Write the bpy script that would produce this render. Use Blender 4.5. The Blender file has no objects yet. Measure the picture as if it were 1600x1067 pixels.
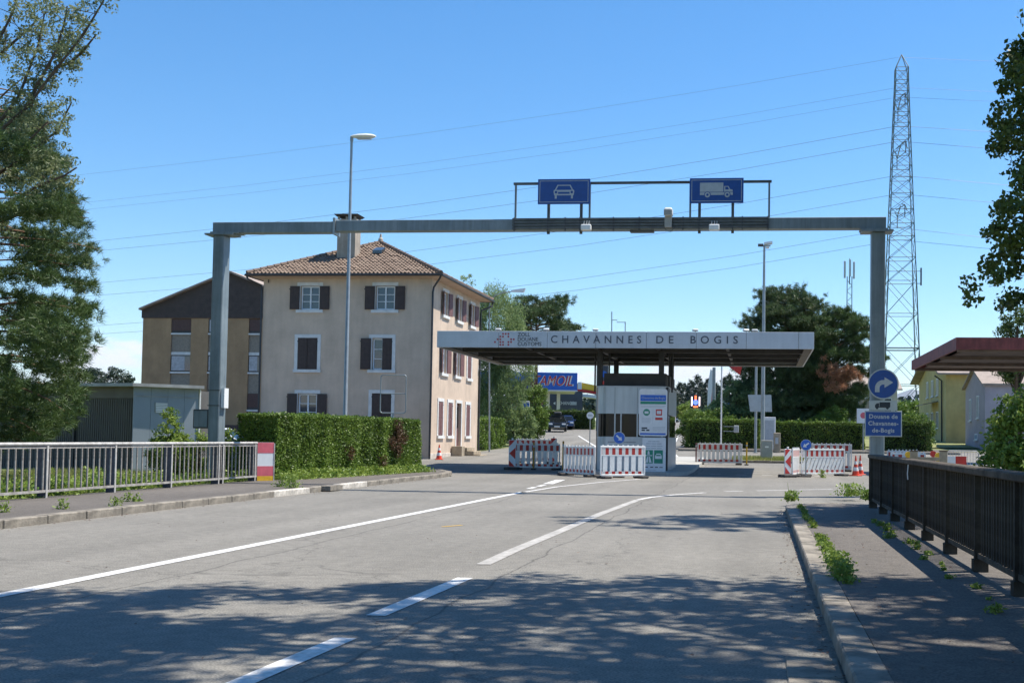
import bpy, math, random
import numpy as np
from mathutils import Vector, Matrix
R = math.radians
PI = math.pi
# ------------------------------------------------------------------ camera
sc = bpy.context.scene
F, PPX, PPY, CAMZ = 1800.0, 1000.0, 612.0, 1.35        # focal length and principal point in photo pixels
yc = Vector((187 / F, -75.8 / F, 1)).normalized()
hz = Vector((1, -.0135, 0))
xc = (hz - hz.dot(yc) * yc).normalized()
zc = yc.cross(xc)
cr, cu_, cw = (Vector((xc[i], yc[i], zc[i])) for i in range(3))
cam_d = bpy.data.cameras.new('camera')
cam = bpy.data.objects.new('camera', cam_d)
sc.collection.objects.link(cam)
cam.matrix_world = Matrix(((cr.x, cu_.x, -cw.x, 0), (cr.y, cu_.y, -cw.y, 0), (cr.z, cu_.z, -cw.z, CAMZ), (0, 0, 0, 1)))
cam_d.sensor_width = 36
cam_d.lens = F / 1600 * 36
cam_d.shift_x = (800 - PPX) / 1600
cam_d.shift_y = (PPY - 533.5) / 1600
cam_d.clip_start = .05
cam_d.clip_end = 60000
sc.camera = cam


def ray(x, y):
    return cw + cr * ((x - PPX) / F) - cu_ * ((y - PPY) / F)


def P(x, y, Y):                                          # photo pixel at a known depth
    d = ray(x, y)
    return Vector((0, 0, CAMZ)) + d * (Y / d.y)


def proj(p):
    v = p - Vector((0, 0, CAMZ))
    w = v.dot(cw)
    if w < .1:
        return (-9999, -9999)
    return (PPX + F * v.dot(cr) / w, PPY - F * v.dot(cu_) / w)


# ------------------------------------------------------------------ sky and sun
SUN = Vector((.47, .23, 1)).normalized()
elev = math.asin(SUN.z)
azim = math.atan2(SUN.x, SUN.y)                          # from +Y towards +X
world = bpy.data.worlds.new('World')
sc.world = world
world.use_nodes = True
nt = world.node_tree
bg = nt.nodes['Background']
sky = nt.nodes.new('ShaderNodeTexSky')
sky.sky_type = 'NISHITA'
sky.sun_disc = False
sky.sun_elevation = elev
sky.sun_rotation = azim
sky.altitude = 450
sky.air_density = 1.0
sky.dust_density = .35
sky.ozone_density = 2.6
hs = nt.nodes.new('ShaderNodeHueSaturation')
hs.inputs['Saturation'].default_value = 1.3
hs.inputs['Hue'].default_value = .499
nt.links.new(sky.outputs[0], hs.inputs['Color'])
tc = nt.nodes.new('ShaderNodeTexCoord')
mp = nt.nodes.new('ShaderNodeMapping')
mp.inputs['Scale'].default_value = (13, 13, 30)
mp.inputs['Location'].default_value = (3.1, 1.2, .35)
nz = nt.nodes.new('ShaderNodeTexNoise')
nz.inputs['Scale'].default_value = 1.0
nz.inputs['Detail'].default_value = 7
nz.inputs['Roughness'].default_value = .58
nt.links.new(tc.outputs['Generated'], mp.inputs['Vector'])
nt.links.new(mp.outputs[0], nz.inputs['Vector'])
sx = nt.nodes.new('ShaderNodeSeparateXYZ')
nt.links.new(tc.outputs['Generated'], sx.inputs[0])
band = nt.nodes.new('ShaderNodeMapRange')                # fair-weather cumulus low over the horizon, all round
band.inputs['From Min'].default_value = .055
band.inputs['From Max'].default_value = .10
band.inputs['To Min'].default_value = .07
band.inputs['To Max'].default_value = -.35
nt.links.new(sx.outputs['Z'], band.inputs['Value'])
add = nt.nodes.new('ShaderNodeMath')
nt.links.new(nz.outputs['Fac'], add.inputs[0])
nt.links.new(band.outputs[0], add.inputs[1])
thr = nt.nodes.new('ShaderNodeMapRange')
thr.inputs['From Min'].default_value = .49
thr.inputs['From Max'].default_value = .60
nt.links.new(add.outputs[0], thr.inputs['Value'])
mixc = nt.nodes.new('ShaderNodeMix')
mixc.data_type = 'RGBA'
mixc.inputs['B'].default_value = (5.6, 5.75, 6.0, 1)
nt.links.new(thr.outputs[0], mixc.inputs['Factor'])
nt.links.new(hs.outputs[0], mixc.inputs['A'])
nt.links.new(mixc.outputs['Result'], bg.inputs['Color'])
bg.inputs['Strength'].default_value = .114

sun_d = bpy.data.lights.new('sun', 'SUN')
sun_d.energy = 4.6
sun_d.angle = R(.53)
sun_d.color = (1, .94, .84)
sun = bpy.data.objects.new('sun', sun_d)
sun.rotation_euler = SUN.to_track_quat('Z', 'Y').to_euler()
sun.location = (20, 10, 60)
sc.collection.objects.link(sun)
sc.view_settings.view_transform = 'Standard'
sc.view_settings.look = 'None'
sc.view_settings.gamma = 1
sc.view_settings.use_curve_mapping = False
sc.view_settings.exposure = .76
sc.cycles.max_bounces = 6
sc.cycles.transparent_max_bounces = 6

# ------------------------------------------------------------------ helpers
COL = sc.collection.objects
rng = np.random.default_rng(7)
random.seed(7)
MATS = {}


def mat(name, col, rough=.7, var=.12, scale=3.0, metal=0, bump=0, bscale=40, col2=None, spec=.5, coord='Object', detail=4, alpha=None):
    if name in MATS:
        return MATS[name]
    m = bpy.data.materials.new(name)
    m.use_nodes = True
    n = m.node_tree
    b = n.nodes['Principled BSDF']
    b.inputs['Roughness'].default_value = rough
    b.inputs['Metallic'].default_value = metal
    b.inputs['Specular IOR Level'].default_value = spec
    t = n.nodes.new('ShaderNodeTexCoord')
    z = n.nodes.new('ShaderNodeTexNoise')
    z.inputs['Scale'].default_value = scale
    z.inputs['Detail'].default_value = detail
    z.inputs['Roughness'].default_value = .65
    n.links.new(t.outputs[coord], z.inputs['Vector'])
    r = n.nodes.new('ShaderNodeValToRGB')
    c2 = col2 or tuple(min(1, c * (1 + var)) for c in col)
    c1 = col if col2 else tuple(c * (1 - var) for c in col)
    r.color_ramp.elements[0].color = (*c1, 1)
    r.color_ramp.elements[1].color = (*c2, 1)
    r.color_ramp.elements[0].position = .33
    r.color_ramp.elements[1].position = .67
    n.links.new(z.outputs['Fac'], r.inputs[0])
    n.links.new(r.outputs[0], b.inputs['Base Color'])
    if bump:
        z2 = n.nodes.new('ShaderNodeTexNoise')
        z2.inputs['Scale'].default_value = bscale
        z2.inputs['Detail'].default_value = 3
        n.links.new(t.outputs[coord], z2.inputs['Vector'])
        bp = n.nodes.new('ShaderNodeBump')
        bp.inputs['Strength'].default_value = bump
        bp.inputs['Distance'].default_value = .02
        n.links.new(z2.outputs['Fac'], bp.inputs['Height'])
        n.links.new(bp.outputs[0], b.inputs['Normal'])
    MATS[name] = m
    return m


def leaf_mat(name, c1, c2, c3=None, trans=.35, rough=.5):
    m = bpy.data.materials.new(name)
    m.use_nodes = True
    n = m.node_tree
    b = n.nodes['Principled BSDF']
    out = n.nodes['Material Output']
    b.inputs['Roughness'].default_value = rough
    b.inputs['Specular IOR Level'].default_value = .35
    g = n.nodes.new('ShaderNodeNewGeometry')
    t = n.nodes.new('ShaderNodeTexCoord')
    z = n.nodes.new('ShaderNodeTexNoise')
    z.inputs['Scale'].default_value = 1.3
    z.inputs['Detail'].default_value = 3
    n.links.new(t.outputs['Object'], z.inputs['Vector'])
    mx = n.nodes.new('ShaderNodeMath')
    mx.operation = 'MULTIPLY_ADD'
    mx.inputs[1].default_value = .45
    n.links.new(g.outputs['Random Per Island'], mx.inputs[0])
    sub = n.nodes.new('ShaderNodeMath')
    sub.operation = 'MULTIPLY_ADD'
    sub.inputs[1].default_value = 1.5
    sub.inputs[2].default_value = -.48
    n.links.new(z.outputs['Fac'], sub.inputs[0])
    n.links.new(sub.outputs[0], mx.inputs[2])
    r = n.nodes.new('ShaderNodeValToRGB')
    r.color_ramp.elements[0].color = (*c1, 1)
    r.color_ramp.elements[1].color = (*c2, 1)
    if c3:
        e = r.color_ramp.elements.new(.97)
        e.color = (*c3, 1)
        r.color_ramp.elements[1].position = .7
    n.links.new(mx.outputs[0], r.inputs[0])
    n.links.new(r.outputs[0], b.inputs['Base Color'])
    tr = n.nodes.new('ShaderNodeBsdfTranslucent')
    n.links.new(r.outputs[0], tr.inputs['Color'])
    ms = n.nodes.new('ShaderNodeMixShader')
    ms.inputs[0].default_value = trans
    n.links.new(b.outputs[0], ms.inputs[1])
    n.links.new(tr.outputs[0], ms.inputs[2])
    n.links.new(ms.outputs[0], out.inputs['Surface'])
    MATS[name] = m
    return m


def stripe_mat(name, ca, cb, period, skew=0.0, phase=0.0, axis='X', rough=.45):
    m = bpy.data.materials.new(name)
    m.use_nodes = True
    n = m.node_tree
    b = n.nodes['Principled BSDF']
    b.inputs['Roughness'].default_value = rough
    t = n.nodes.new('ShaderNodeTexCoord')
    s = n.nodes.new('ShaderNodeSeparateXYZ')
    n.links.new(t.outputs['Object'], s.inputs[0])
    k = n.nodes.new('ShaderNodeMath')
    k.operation = 'MULTIPLY_ADD'
    k.inputs[1].default_value = skew
    n.links.new(s.outputs['Z'], k.inputs[0])
    n.links.new(s.outputs[axis], k.inputs[2])
    d = n.nodes.new('ShaderNodeMath')
    d.operation = 'MULTIPLY_ADD'
    d.inputs[1].default_value = 1 / period
    d.inputs[2].default_value = phase + 50
    n.links.new(k.outputs[0], d.inputs[0])
    f = n.nodes.new('ShaderNodeMath')
    f.operation = 'FRACT'
    n.links.new(d.outputs[0], f.inputs[0])
    g = n.nodes.new('ShaderNodeMath')
    g.operation = 'GREATER_THAN'
    g.inputs[1].default_value = .5
    n.links.new(f.outputs[0], g.inputs[0])
    z = n.nodes.new('ShaderNodeTexNoise')
    z.inputs['Scale'].default_value = 9
    n.links.new(t.outputs['Object'], z.inputs['Vector'])
    mx = n.nodes.new('ShaderNodeMix')
    mx.data_type = 'RGBA'
    mx.inputs['A'].default_value = (*ca, 1)
    mx.inputs['B'].default_value = (*cb, 1)
    n.links.new(g.outputs[0], mx.inputs['Factor'])
    dirt = n.nodes.new('ShaderNodeMix')
    dirt.data_type = 'RGBA'
    dirt.blend_type = 'MULTIPLY'
    dirt.inputs['Factor'].default_value = .35
    n.links.new(mx.outputs['Result'], dirt.inputs['A'])
    n.links.new(z.outputs['Fac'], dirt.inputs['B'])
    n.links.new(dirt.outputs['Result'], b.inputs['Base Color'])
    MATS[name] = m
    return m


def emit_mat(name, col, s):
    m = bpy.data.materials.new(name)
    m.use_nodes = True
    b = m.node_tree.nodes['Principled BSDF']
    b.inputs['Base Color'].default_value = (*col, 1)
    b.inputs['Emission Color'].default_value = (*col, 1)
    b.inputs['Emission Strength'].default_value = s
    MATS[name] = m
    return m


def link(name, me, m, parent=None, loc=None, rz=0, smooth=False):
    o = bpy.data.objects.new(name, me)
    COL.link(o)
    if m is not None and not me.materials:
        me.materials.append(MATS[m] if isinstance(m, str) else m)
    if parent:
        o.parent = parent
    if loc is not None:
        o.location = loc
    o.rotation_euler = (0, 0, rz)
    if smooth:
        me.polygons.foreach_set('use_smooth', np.ones(len(me.polygons), dtype=bool))
    return o


class MB:
    def __init__(s):
        s.v, s.f = [], []

    def add(s, vs, fs):
        b = len(s.v)
        s.v += [tuple(v) for v in vs]
        s.f += [tuple(i + b for i in f) for f in fs]
        return s

    def box(s, x0, x1, y0, y1, z0, z1):
        return s.hexa([(x0, y0, z0), (x1, y0, z0), (x1, y1, z0), (x0, y1, z0), (x0, y0, z1), (x1, y0, z1), (x1, y1, z1), (x0, y1, z1)])

    def hexa(s, v):
        return s.add(v, [(3, 2, 1, 0), (4, 5, 6, 7), (0, 1, 5, 4), (1, 2, 6, 5), (2, 3, 7, 6), (3, 0, 4, 7)])

    def cbox(s, x0, x1, y0, y1, z0, z1, c):
        """box with chamfered edges"""
        P_ = []
        for ax in range(3):
            pass
        X, Y, Z = (x0, x1), (y0, y1), (z0, z1)
        vs, idx = [], {}
        for i in (0, 1):
            for j in (0, 1):
                for k in (0, 1):
                    for a in range(3):
                        p = [X[i] + (c if i == 0 else -c), Y[j] + (c if j == 0 else -c), Z[k] + (c if k == 0 else -c)]
                        p[a] = (X, Y, Z)[a][(i, j, k)[a]]
                        idx[(i, j, k, a)] = len(vs)
                        vs.append(p)
        fs = []
        I = lambda i, j, k, a: idx[(i, j, k, a)]
        for a in range(3):
            b_, c_ = (a + 1) % 3, (a + 2) % 3
            for e in (0, 1):
                q = []
                for (u, w) in ((0, 0), (1, 0), (1, 1), (0, 1)):
                    t = [0, 0, 0]
                    t[a], t[b_], t[c_] = e, u, w
                    q.append(I(*t, a))
                fs.append(q if e else q[::-1])
        for a in range(3):
            b_, c_ = (a + 1) % 3, (a + 2) % 3
            for u in (0, 1):
                for w in (0, 1):
                    t0, t1 = [0, 0, 0], [0, 0, 0]
                    t0[b_] = t1[b_] = u
                    t0[c_] = t1[c_] = w
                    t1[a] = 1
                    q = [I(*t0, b_), I(*t1, b_), I(*t1, c_), I(*t0, c_)]
                    fs.append(q if u != w else q[::-1])
        for i in (0, 1):
            for j in (0, 1):
                for k in (0, 1):
                    q = [I(i, j, k, 0), I(i, j, k, 1), I(i, j, k, 2)]
                    fs.append(q if (i + j + k) % 2 else q[::-1])
        return s.add(vs, fs)

    def tube(s, pts, rad, n=8, cap=True):
        pts = [Vector(p) for p in pts]
        if not isinstance(rad, (list, tuple)):
            rad = [rad] * len(pts)
        vs, fs = [], []
        prev = None
        for i, p in enumerate(pts):
            d = (pts[min(i + 1, len(pts) - 1)] - pts[max(i - 1, 0)]).normalized()
            if prev is None:
                a = d.cross(Vector((0, 0, 1)))
                if a.length < .05:
                    a = Vector((1, 0, 0))
                a.normalize()
            else:
                a = (prev - d * prev.dot(d)).normalized()
            prev = a
            b = d.cross(a)
            for k in range(n):
                t = 2 * PI * k / n
                vs.append(p + (a * math.cos(t) + b * math.sin(t)) * rad[i])
        for i in range(len(pts) - 1):
            for k in range(n):
                k2 = (k + 1) % n
                fs.append((i * n + k, i * n + k2, (i + 1) * n + k2, (i + 1) * n + k))
        if cap:
            fs.append(tuple(range(n))[::-1])
            fs.append(tuple((len(pts) - 1) * n + k for k in range(n)))
        return s.add(vs, fs)

    def prism(s, poly, y0, y1):
        """polygon in (x, z), extruded from y0 to y1"""
        n = len(poly)
        vs = [(x, y0, z) for x, z in poly] + [(x, y1, z) for x, z in poly]
        fs = [tuple(range(n)), tuple(range(n, 2 * n))[::-1]]
        fs += [(i, i + n, (i + 1) % n + n, (i + 1) % n) for i in range(n)]
        return s.add(vs, fs)

    def prism_x(s, poly, x0, x1):
        n = len(poly)
        vs = [(x0, y, z) for y, z in poly] + [(x1, y, z) for y, z in poly]
        fs = [tuple(range(n)), tuple(range(n, 2 * n))[::-1]]
        fs += [(i, i + n, (i + 1) % n + n, (i + 1) % n) for i in range(n)]
        return s.add(vs, fs)

    def prism_z(s, poly, z0, z1):
        n = len(poly)
        vs = [(x, y, z0) for x, y in poly] + [(x, y, z1) for x, y in poly]
        fs = [tuple(range(n)), tuple(range(n, 2 * n))[::-1]]
        fs += [(i, i + n, (i + 1) % n + n, (i + 1) % n) for i in range(n)]
        return s.add(vs, fs)

    def disc(s, cx, cz, r, y0, y1, n=32):
        return s.prism([(cx + r * math.cos(2 * PI * i / n), cz + r * math.sin(2 * PI * i / n)) for i in range(n)], y0, y1)

    def mesh(s, name):
        me = bpy.data.meshes.new(name)
        me.from_pydata(s.v, [], s.f)
        me.update()
        return me

    def build(s, name, m, parent=None, loc=None, rz=0, smooth=False):
        import bmesh
        me = s.mesh(name)
        bm = bmesh.new()
        bm.from_mesh(me)
        bmesh.ops.recalc_face_normals(bm, faces=bm.faces)
        bm.to_mesh(me)
        bm.free()
        o = link(name, me, m, parent, loc, rz)
        if smooth:
            try:
                me.shade_smooth()
                me.set_sharp_from_angle(angle=R(40))
            except Exception:
                pass
        return o


def tag(o, label, cat=None, group=None, kind=None):
    if label:
        o['label'] = label
    if cat:
        o['category'] = cat
    if group:
        o['group'] = group
    if kind:
        o['kind'] = kind
    return o


def root(name, label, cat, loc=(0, 0, 0), rz=0, group=None):
    o = bpy.data.objects.new(name, None)
    COL.link(o)
    o.location = loc
    o.rotation_euler = (0, 0, rz)
    return tag(o, label, cat, group)


def copy_tree(o, parent=None):
    c = o.copy()
    COL.link(c)
    c.parent = parent
    for ch in list(o.children):
        copy_tree(ch, c)
    return c


def text(name, s, size, m, parent, loc, rot=(PI / 2, 0, 0), space=1.0, bold=0.0, align='CENTER', line=1.0, shear=0, ext=.003, width=None):
    cu = bpy.data.curves.new(name, 'FONT')
    cu.body = s
    cu.size = size
    cu.space_character = space
    cu.space_line = line
    cu.offset = bold
    cu.shear = shear
    cu.align_x = align
    cu.align_y = 'CENTER'
    cu.extrude = ext
    cu.resolution_u = 3
    o = bpy.data.objects.new(name, cu)
    COL.link(o)
    bpy.context.view_layer.update()
    me = bpy.data.meshes.new_from_object(o.evaluated_get(bpy.context.evaluated_depsgraph_get()))
    bpy.data.objects.remove(o)
    bpy.data.curves.remove(cu)
    if width:
        co = np.empty(len(me.vertices) * 3)
        me.vertices.foreach_get('co', co)
        co = co.reshape(-1, 3)
        co[:, 0] *= width / (co[:, 0].max() - co[:, 0].min())
        me.vertices.foreach_set('co', co.ravel())
    t = link(name, me, None, parent, loc)
    me.materials.clear()
    me.materials.append(MATS[m])
    t.rotation_euler = rot
    return t


# terrain height along the road: flat over the bridge, climbing gently beyond the customs post
GZ = [(-4000, 0), (48, 0), (56, .2), (80, .75), (112, 2.0), (164, 3.3), (325, 6.3), (600, 9), (3000, 12), (9000, 12)]


def gz(y):
    return float(np.interp(y, [g[0] for g in GZ], [g[1] for g in GZ]))


def drape(poly, off, name, m, parent=None, kind=None, thick=0):
    """flat polygon laid over the terrain, cut where the slope changes"""
    mb = MB()
    br = [g[0] for g in GZ]

    def clip(pl, y, keep_above):
        o = []
        for i in range(len(pl)):
            a, b = pl[i], pl[(i + 1) % len(pl)]
            ia = a[1] >= y if keep_above else a[1] <= y
            ib = b[1] >= y if keep_above else b[1] <= y
            if ia:
                o.append(a)
            if ia != ib:
                t = (y - a[1]) / (b[1] - a[1])
                o.append((a[0] + t * (b[0] - a[0]), y))
        return o
    for i in range(len(br) - 1):
        p = clip(clip(poly, br[i], True), br[i + 1], False)
        q = []
        for a in p:
            if not q or (abs(a[0] - q[-1][0]) + abs(a[1] - q[-1][1])) > 1e-6:
                q.append(a)
        if len(q) > 1 and abs(q[0][0] - q[-1][0]) + abs(q[0][1] - q[-1][1]) < 1e-6:
            q.pop()
        if len(q) < 3:
            continue
        ar = sum(q[k][0] * q[(k + 1) % len(q)][1] - q[(k + 1) % len(q)][0] * q[k][1] for k in range(len(q)))
        if abs(ar) < 1e-5:
            continue
        if ar < 0:
            q = q[::-1]
        n = len(q)
        mb.add([(x, y, gz(y) + off) for x, y in q], [tuple(range(n))])
        if thick:
            mb.add([(x, y, gz(y) + off) for x, y in q] + [(x, y, gz(y) + off - thick) for x, y in q],
                   [(k, k + n, (k + 1) % n + n, (k + 1) % n) for k in range(n)])
    me = mb.mesh(name)
    o = link(name, me, m, parent)
    if kind:
        o['kind'] = kind
    return o


# ---- foliage meshes
def quad_mesh(name, V, nper):
    n = len(V) // nper
    me = bpy.data.meshes.new(name)
    me.vertices.add(len(V))
    me.vertices.foreach_set('co', np.asarray(V, dtype=np.float32).ravel())
    me.loops.add(len(V))
    me.loops.foreach_set('vertex_index', np.arange(len(V), dtype=np.int32))
    me.polygons.add(n)
    me.polygons.foreach_set('loop_start', np.arange(0, len(V), nper, dtype=np.int32))
    me.update(calc_edges=True)
    me.validate()
    return me


def unit(v):
    return v / (np.linalg.norm(v, axis=1, keepdims=True) + 1e-9)


def leaves(name, C, size, aspect=.55, bias=None, var=.35):
    """one folded diamond leaf at each centre"""
    n = len(C)
    d = rng.normal(size=(n, 3))
    if bias is not None:
        d = unit(d) + np.asarray(bias)
    d = unit(d)
    s = unit(np.cross(d, rng.normal(size=(n, 3))))
    l = (size * (1 + var * rng.uniform(-1, 1, n)))[:, None]
    w = l * aspect * .5
    c = C - d * l * .5
    V = np.stack([c, c + d * l * .45 + s * w, c + d * l, c + d * l * .45 - s * w], 1).reshape(-1, 3)
    return quad_mesh(name, V, 4)


def needles(name, C, D, length, width, per, spread=.9):
    """tufts of needles: per blades at each centre, leaning along D"""
    n = len(C) * per
    c = np.repeat(C, per, 0)
    dd = np.repeat(D, per, 0)
    d = unit(dd + spread * rng.normal(size=(n, 3)))
    s = unit(np.cross(d, rng.normal(size=(n, 3))))
    l = (length * rng.uniform(.6, 1.25, n))[:, None]
    c = c + rng.normal(size=(n, 3)) * length * .22
    V = np.stack([c - s * width * .5, c + s * width * .5, c + d * l], 1).reshape(-1, 3)
    return quad_mesh(name, V, 3)


def clumps(centers, per, rad, flat=.75):
    n = len(centers) * per
    c = np.repeat(np.asarray(centers), per, 0)
    r = unit(rng.normal(size=(n, 3))) * (rng.uniform(0, 1, n) ** .5)[:, None]
    rr = np.repeat(rad if np.ndim(rad) else np.full(len(centers), rad), per)[:, None]
    o = r * rr
    o[:, 2] *= flat
    return c + o

# ------------------------------------------------------------------ materials
def asphalt(name, base, cracks=True, grain=90, seams=()):
    m = bpy.data.materials.new(name)
    m.use_nodes = True
    n = m.node_tree
    L = n.links.new
    b = n.nodes['Principled BSDF']
    b.inputs['Roughness'].default_value = .82
    b.inputs['Specular IOR Level'].default_value = .3
    t = n.nodes.new('ShaderNodeTexCoord')

    def noise(scale, detail, vec=None):
        z = n.nodes.new('ShaderNodeTexNoise')
        z.inputs['Scale'].default_value = scale
        z.inputs['Detail'].default_value = detail
        L(vec or t.outputs['Object'], z.inputs['Vector'])
        return z
    mpg = n.nodes.new('ShaderNodeMapping')
    mpg.inputs['Scale'].default_value = (1, .035, 1)          # wheel tracks run along the road
    L(t.outputs['Object'], mpg.inputs['Vector'])
    a = noise(.9, 5, mpg.outputs[0])
    c = noise(grain, 2)
    d = noise(.35, 4)
    r1 = n.nodes.new('ShaderNodeValToRGB')
    r1.color_ramp.elements[0].color = (*[v * .74 for v in base], 1)
    r1.color_ramp.elements[1].color = (*[min(1, v * 1.2) for v in base], 1)
    r1.color_ramp.elements[0].position = .3
    r1.color_ramp.elements[1].position = .7
    mxx = n.nodes.new('ShaderNodeMath')
    mxx.inputs[1].default_value = 0
    mxx.operation = 'ADD'
    av = n.nodes.new('ShaderNodeMix')
    av.inputs[0].default_value = .45
    L(a.outputs['Fac'], av.inputs[2])
    L(d.outputs['Fac'], av.inputs[3])
    L(av.outputs[0], r1.inputs[0])
    r2 = n.nodes.new('ShaderNodeValToRGB')
    r2.color_ramp.elements[0].color = (.34, .34, .35, 1)
    r2.color_ramp.elements[1].color = (1.12, 1.12, 1.1, 1)
    r2.color_ramp.elements[0].position = .3
    r2.color_ramp.elements[1].position = .66
    L(c.outputs['Fac'], r2.inputs[0])
    mu = n.nodes.new('ShaderNodeMix')
    mu.data_type = 'RGBA'
    mu.blend_type = 'MULTIPLY'
    mu.inputs['Factor'].default_value = .75
    L(r1.outputs[0], mu.inputs['A'])
    L(r2.outputs[0], mu.inputs['B'])
    mid = noise(7, 5)
    rm = n.nodes.new('ShaderNodeMapRange')
    rm.inputs['From Min'].default_value = .3
    rm.inputs['From Max'].default_value = .7
    rm.inputs['To Min'].default_value = .84
    rm.inputs['To Max'].default_value = 1.1
    L(mid.outputs['Fac'], rm.inputs['Value'])
    mu0 = n.nodes.new('ShaderNodeMix')
    mu0.data_type = 'RGBA'
    mu0.blend_type = 'MULTIPLY'
    mu0.inputs['Factor'].default_value = 1
    L(mu.outputs['Result'], mu0.inputs['A'])
    L(rm.outputs[0], mu0.inputs['B'])
    mu = mu0
    res = mu
    if cracks:
        wob = noise(.8, 5)
        vm = n.nodes.new('ShaderNodeVectorMath')
        vm.operation = 'MULTIPLY_ADD'
        vm.inputs[1].default_value = (2.2, 2.2, 0)
        L(wob.outputs['Color'], vm.inputs[0])
        L(t.outputs['Object'], vm.inputs[2])
        v = n.nodes.new('ShaderNodeTexVoronoi')
        v.feature = 'DISTANCE_TO_EDGE'
        v.inputs['Scale'].default_value = .13
        L(vm.outputs[0], v.inputs['Vector'])
        mr = n.nodes.new('ShaderNodeMapRange')
        mr.inputs['From Min'].default_value = .0008
        mr.inputs['From Max'].default_value = .0022
        mr.inputs['To Min'].default_value = .72
        mr.inputs['To Max'].default_value = 1
        L(v.outputs['Distance'], mr.inputs['Value'])
        mu2 = n.nodes.new('ShaderNodeMix')
        mu2.data_type = 'RGBA'
        mu2.blend_type = 'MULTIPLY'
        mu2.inputs['Factor'].default_value = 1
        L(mu.outputs['Result'], mu2.inputs['A'])
        L(mr.outputs[0], mu2.inputs['B'])
        res = mu2
    for sxx in seams:                                        # sealed joints and wheel tracks between the lanes
        sep = n.nodes.new('ShaderNodeSeparateXYZ')
        L(t.outputs['Object'], sep.inputs[0])
        wz = noise(.7, 6)
        ma = n.nodes.new('ShaderNodeMath')
        ma.operation = 'MULTIPLY_ADD'
        ma.inputs[1].default_value = .35
        L(wz.outputs['Fac'], ma.inputs[0])
        L(sep.outputs['X'], ma.inputs[2])
        sb = n.nodes.new('ShaderNodeMath')
        sb.operation = 'SUBTRACT'
        sb.inputs[1].default_value = sxx + .17
        L(ma.outputs[0], sb.inputs[0])
        ab = n.nodes.new('ShaderNodeMath')
        ab.operation = 'ABSOLUTE'
        L(sb.outputs[0], ab.inputs[0])
        mr2 = n.nodes.new('ShaderNodeMapRange')
        mr2.inputs['From Min'].default_value = .004
        mr2.inputs['From Max'].default_value = .02
        mr2.inputs['To Min'].default_value = .55
        mr2.inputs['To Max'].default_value = 1
        L(ab.outputs[0], mr2.inputs['Value'])
        mu3 = n.nodes.new('ShaderNodeMix')
        mu3.data_type = 'RGBA'
        mu3.blend_type = 'MULTIPLY'
        mu3.inputs['Factor'].default_value = 1
        L(res.outputs['Result'], mu3.inputs['A'])
        L(mr2.outputs[0], mu3.inputs['B'])
        res = mu3
    L(res.outputs['Result'], b.inputs['Base Color'])
    bp = n.nodes.new('ShaderNodeBump')
    bp.inputs['Strength'].default_value = .5
    bp.inputs['Distance'].default_value = .012
    L(c.outputs['Fac'], bp.inputs['Height'])
    L(bp.outputs[0], b.inputs['Normal'])
    MATS[name] = m
    return m


asphalt('asphalt', (.240, .226, .200), seams=(-5.45, -2.45), grain=62)
asphalt('pavement_asphalt', (.155, .138, .122), cracks=False, grain=62)
mat('kerb_stone', (.215, .19, .155), .85, .3, 5, bump=.4, bscale=30)
mat('kerb_concrete', (.52, .48, .42), .85, .2, 6, bump=.3, bscale=30)
mat('line_white', (.52, .51, .49), .7, .1, 22, col2=(.80, .80, .78), detail=9)
mat('line_grey', (.33, .315, .29), .8, .1, 9, col2=(.47, .45, .42))
mat('line_worn', (.36, .34, .32), .8, .1, 14, col2=(.74, .73, .71))
mat('grass_ground', (.07, .10, .025), .95, .1, .6, col2=(.16, .17, .055), bump=.5, bscale=9)
mat('dry_grass', (.14, .17, .05), .95, .1, 1.2, col2=(.26, .25, .10), bump=.5, bscale=12)
mat('soil', (.10, .075, .05), .95, .3, 3)
mat('galvanised', (.30, .33, .34), .42, .12, 4, metal=.35, bump=.05)
mat('gantry_paint', (.155, .195, .215), .45, .14, 1.6, bump=.05, col2=(.225, .27, .29), detail=8)
mat('gantry_dark', (.075, .08, .08), .6, .3, 5)
mat('dark_metal', (.035, .036, .038), .5, .25, 6)
mat('roof_dark', (.05, .047, .045), .65, .2, 3)
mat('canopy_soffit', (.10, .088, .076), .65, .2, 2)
mat('fascia_metal', (.54, .58, .62), .45, .05, 1.4)
mat('booth_metal', (.48, .52, .55), .38, .05, 1.2, metal=.45)
mat('blue_sign', (.012, .065, .27), .4, .10, 6)
mat('blue_bright', (.02, .13, .55), .4, .08, 6)
mat('sign_white', (.74, .75, .75), .45, .05, 5)
mat('sign_grey_print', (.42, .45, .47), .5, .1, 8)
mat('sign_back', (.42, .45, .46), .4, .08, 5, metal=.4)
mat('text_grey', (.085, .10, .125), .6, .1, 5)
mat('text_dark', (.022, .03, .04), .6, .1, 5)
mat('logo_red', (.42, .055, .065), .6, .15, 9)
mat('red_paint', (.56, .035, .025), .45, .12, 8)
mat('pink_red', (.62, .12, .15), .55, .12, 6)
mat('yellow_paint', (.72, .42, .02), .5, .15, 8)
mat('ochre_post', (.42, .23, .03), .6, .2, 8)
mat('white_plastic', (.78, .78, .76), .4, .08, 7)
mat('rubber', (.055, .05, .048), .85, .25, 8)
mat('cone_orange', (.66, .06, .02), .45, .15, 8)
mat('glass_dark', (.010, .012, .013), .06, .1, 2, spec=.2)
mat('glass_sky', (.05, .06, .07), .05, .1, 2, spec=.9)
mat('curtain', (.40, .41, .43), .85, .22, 7)
mat('interior', (.03, .028, .026), .9, .3, 2)
mat('plaster_beige', (.58, .455, .35), .9, .11, .7, bump=.25, bscale=35)
mat('plaster_yellow', (.56, .46, .20), .9, .12, .8, bump=.2, bscale=30)
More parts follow.
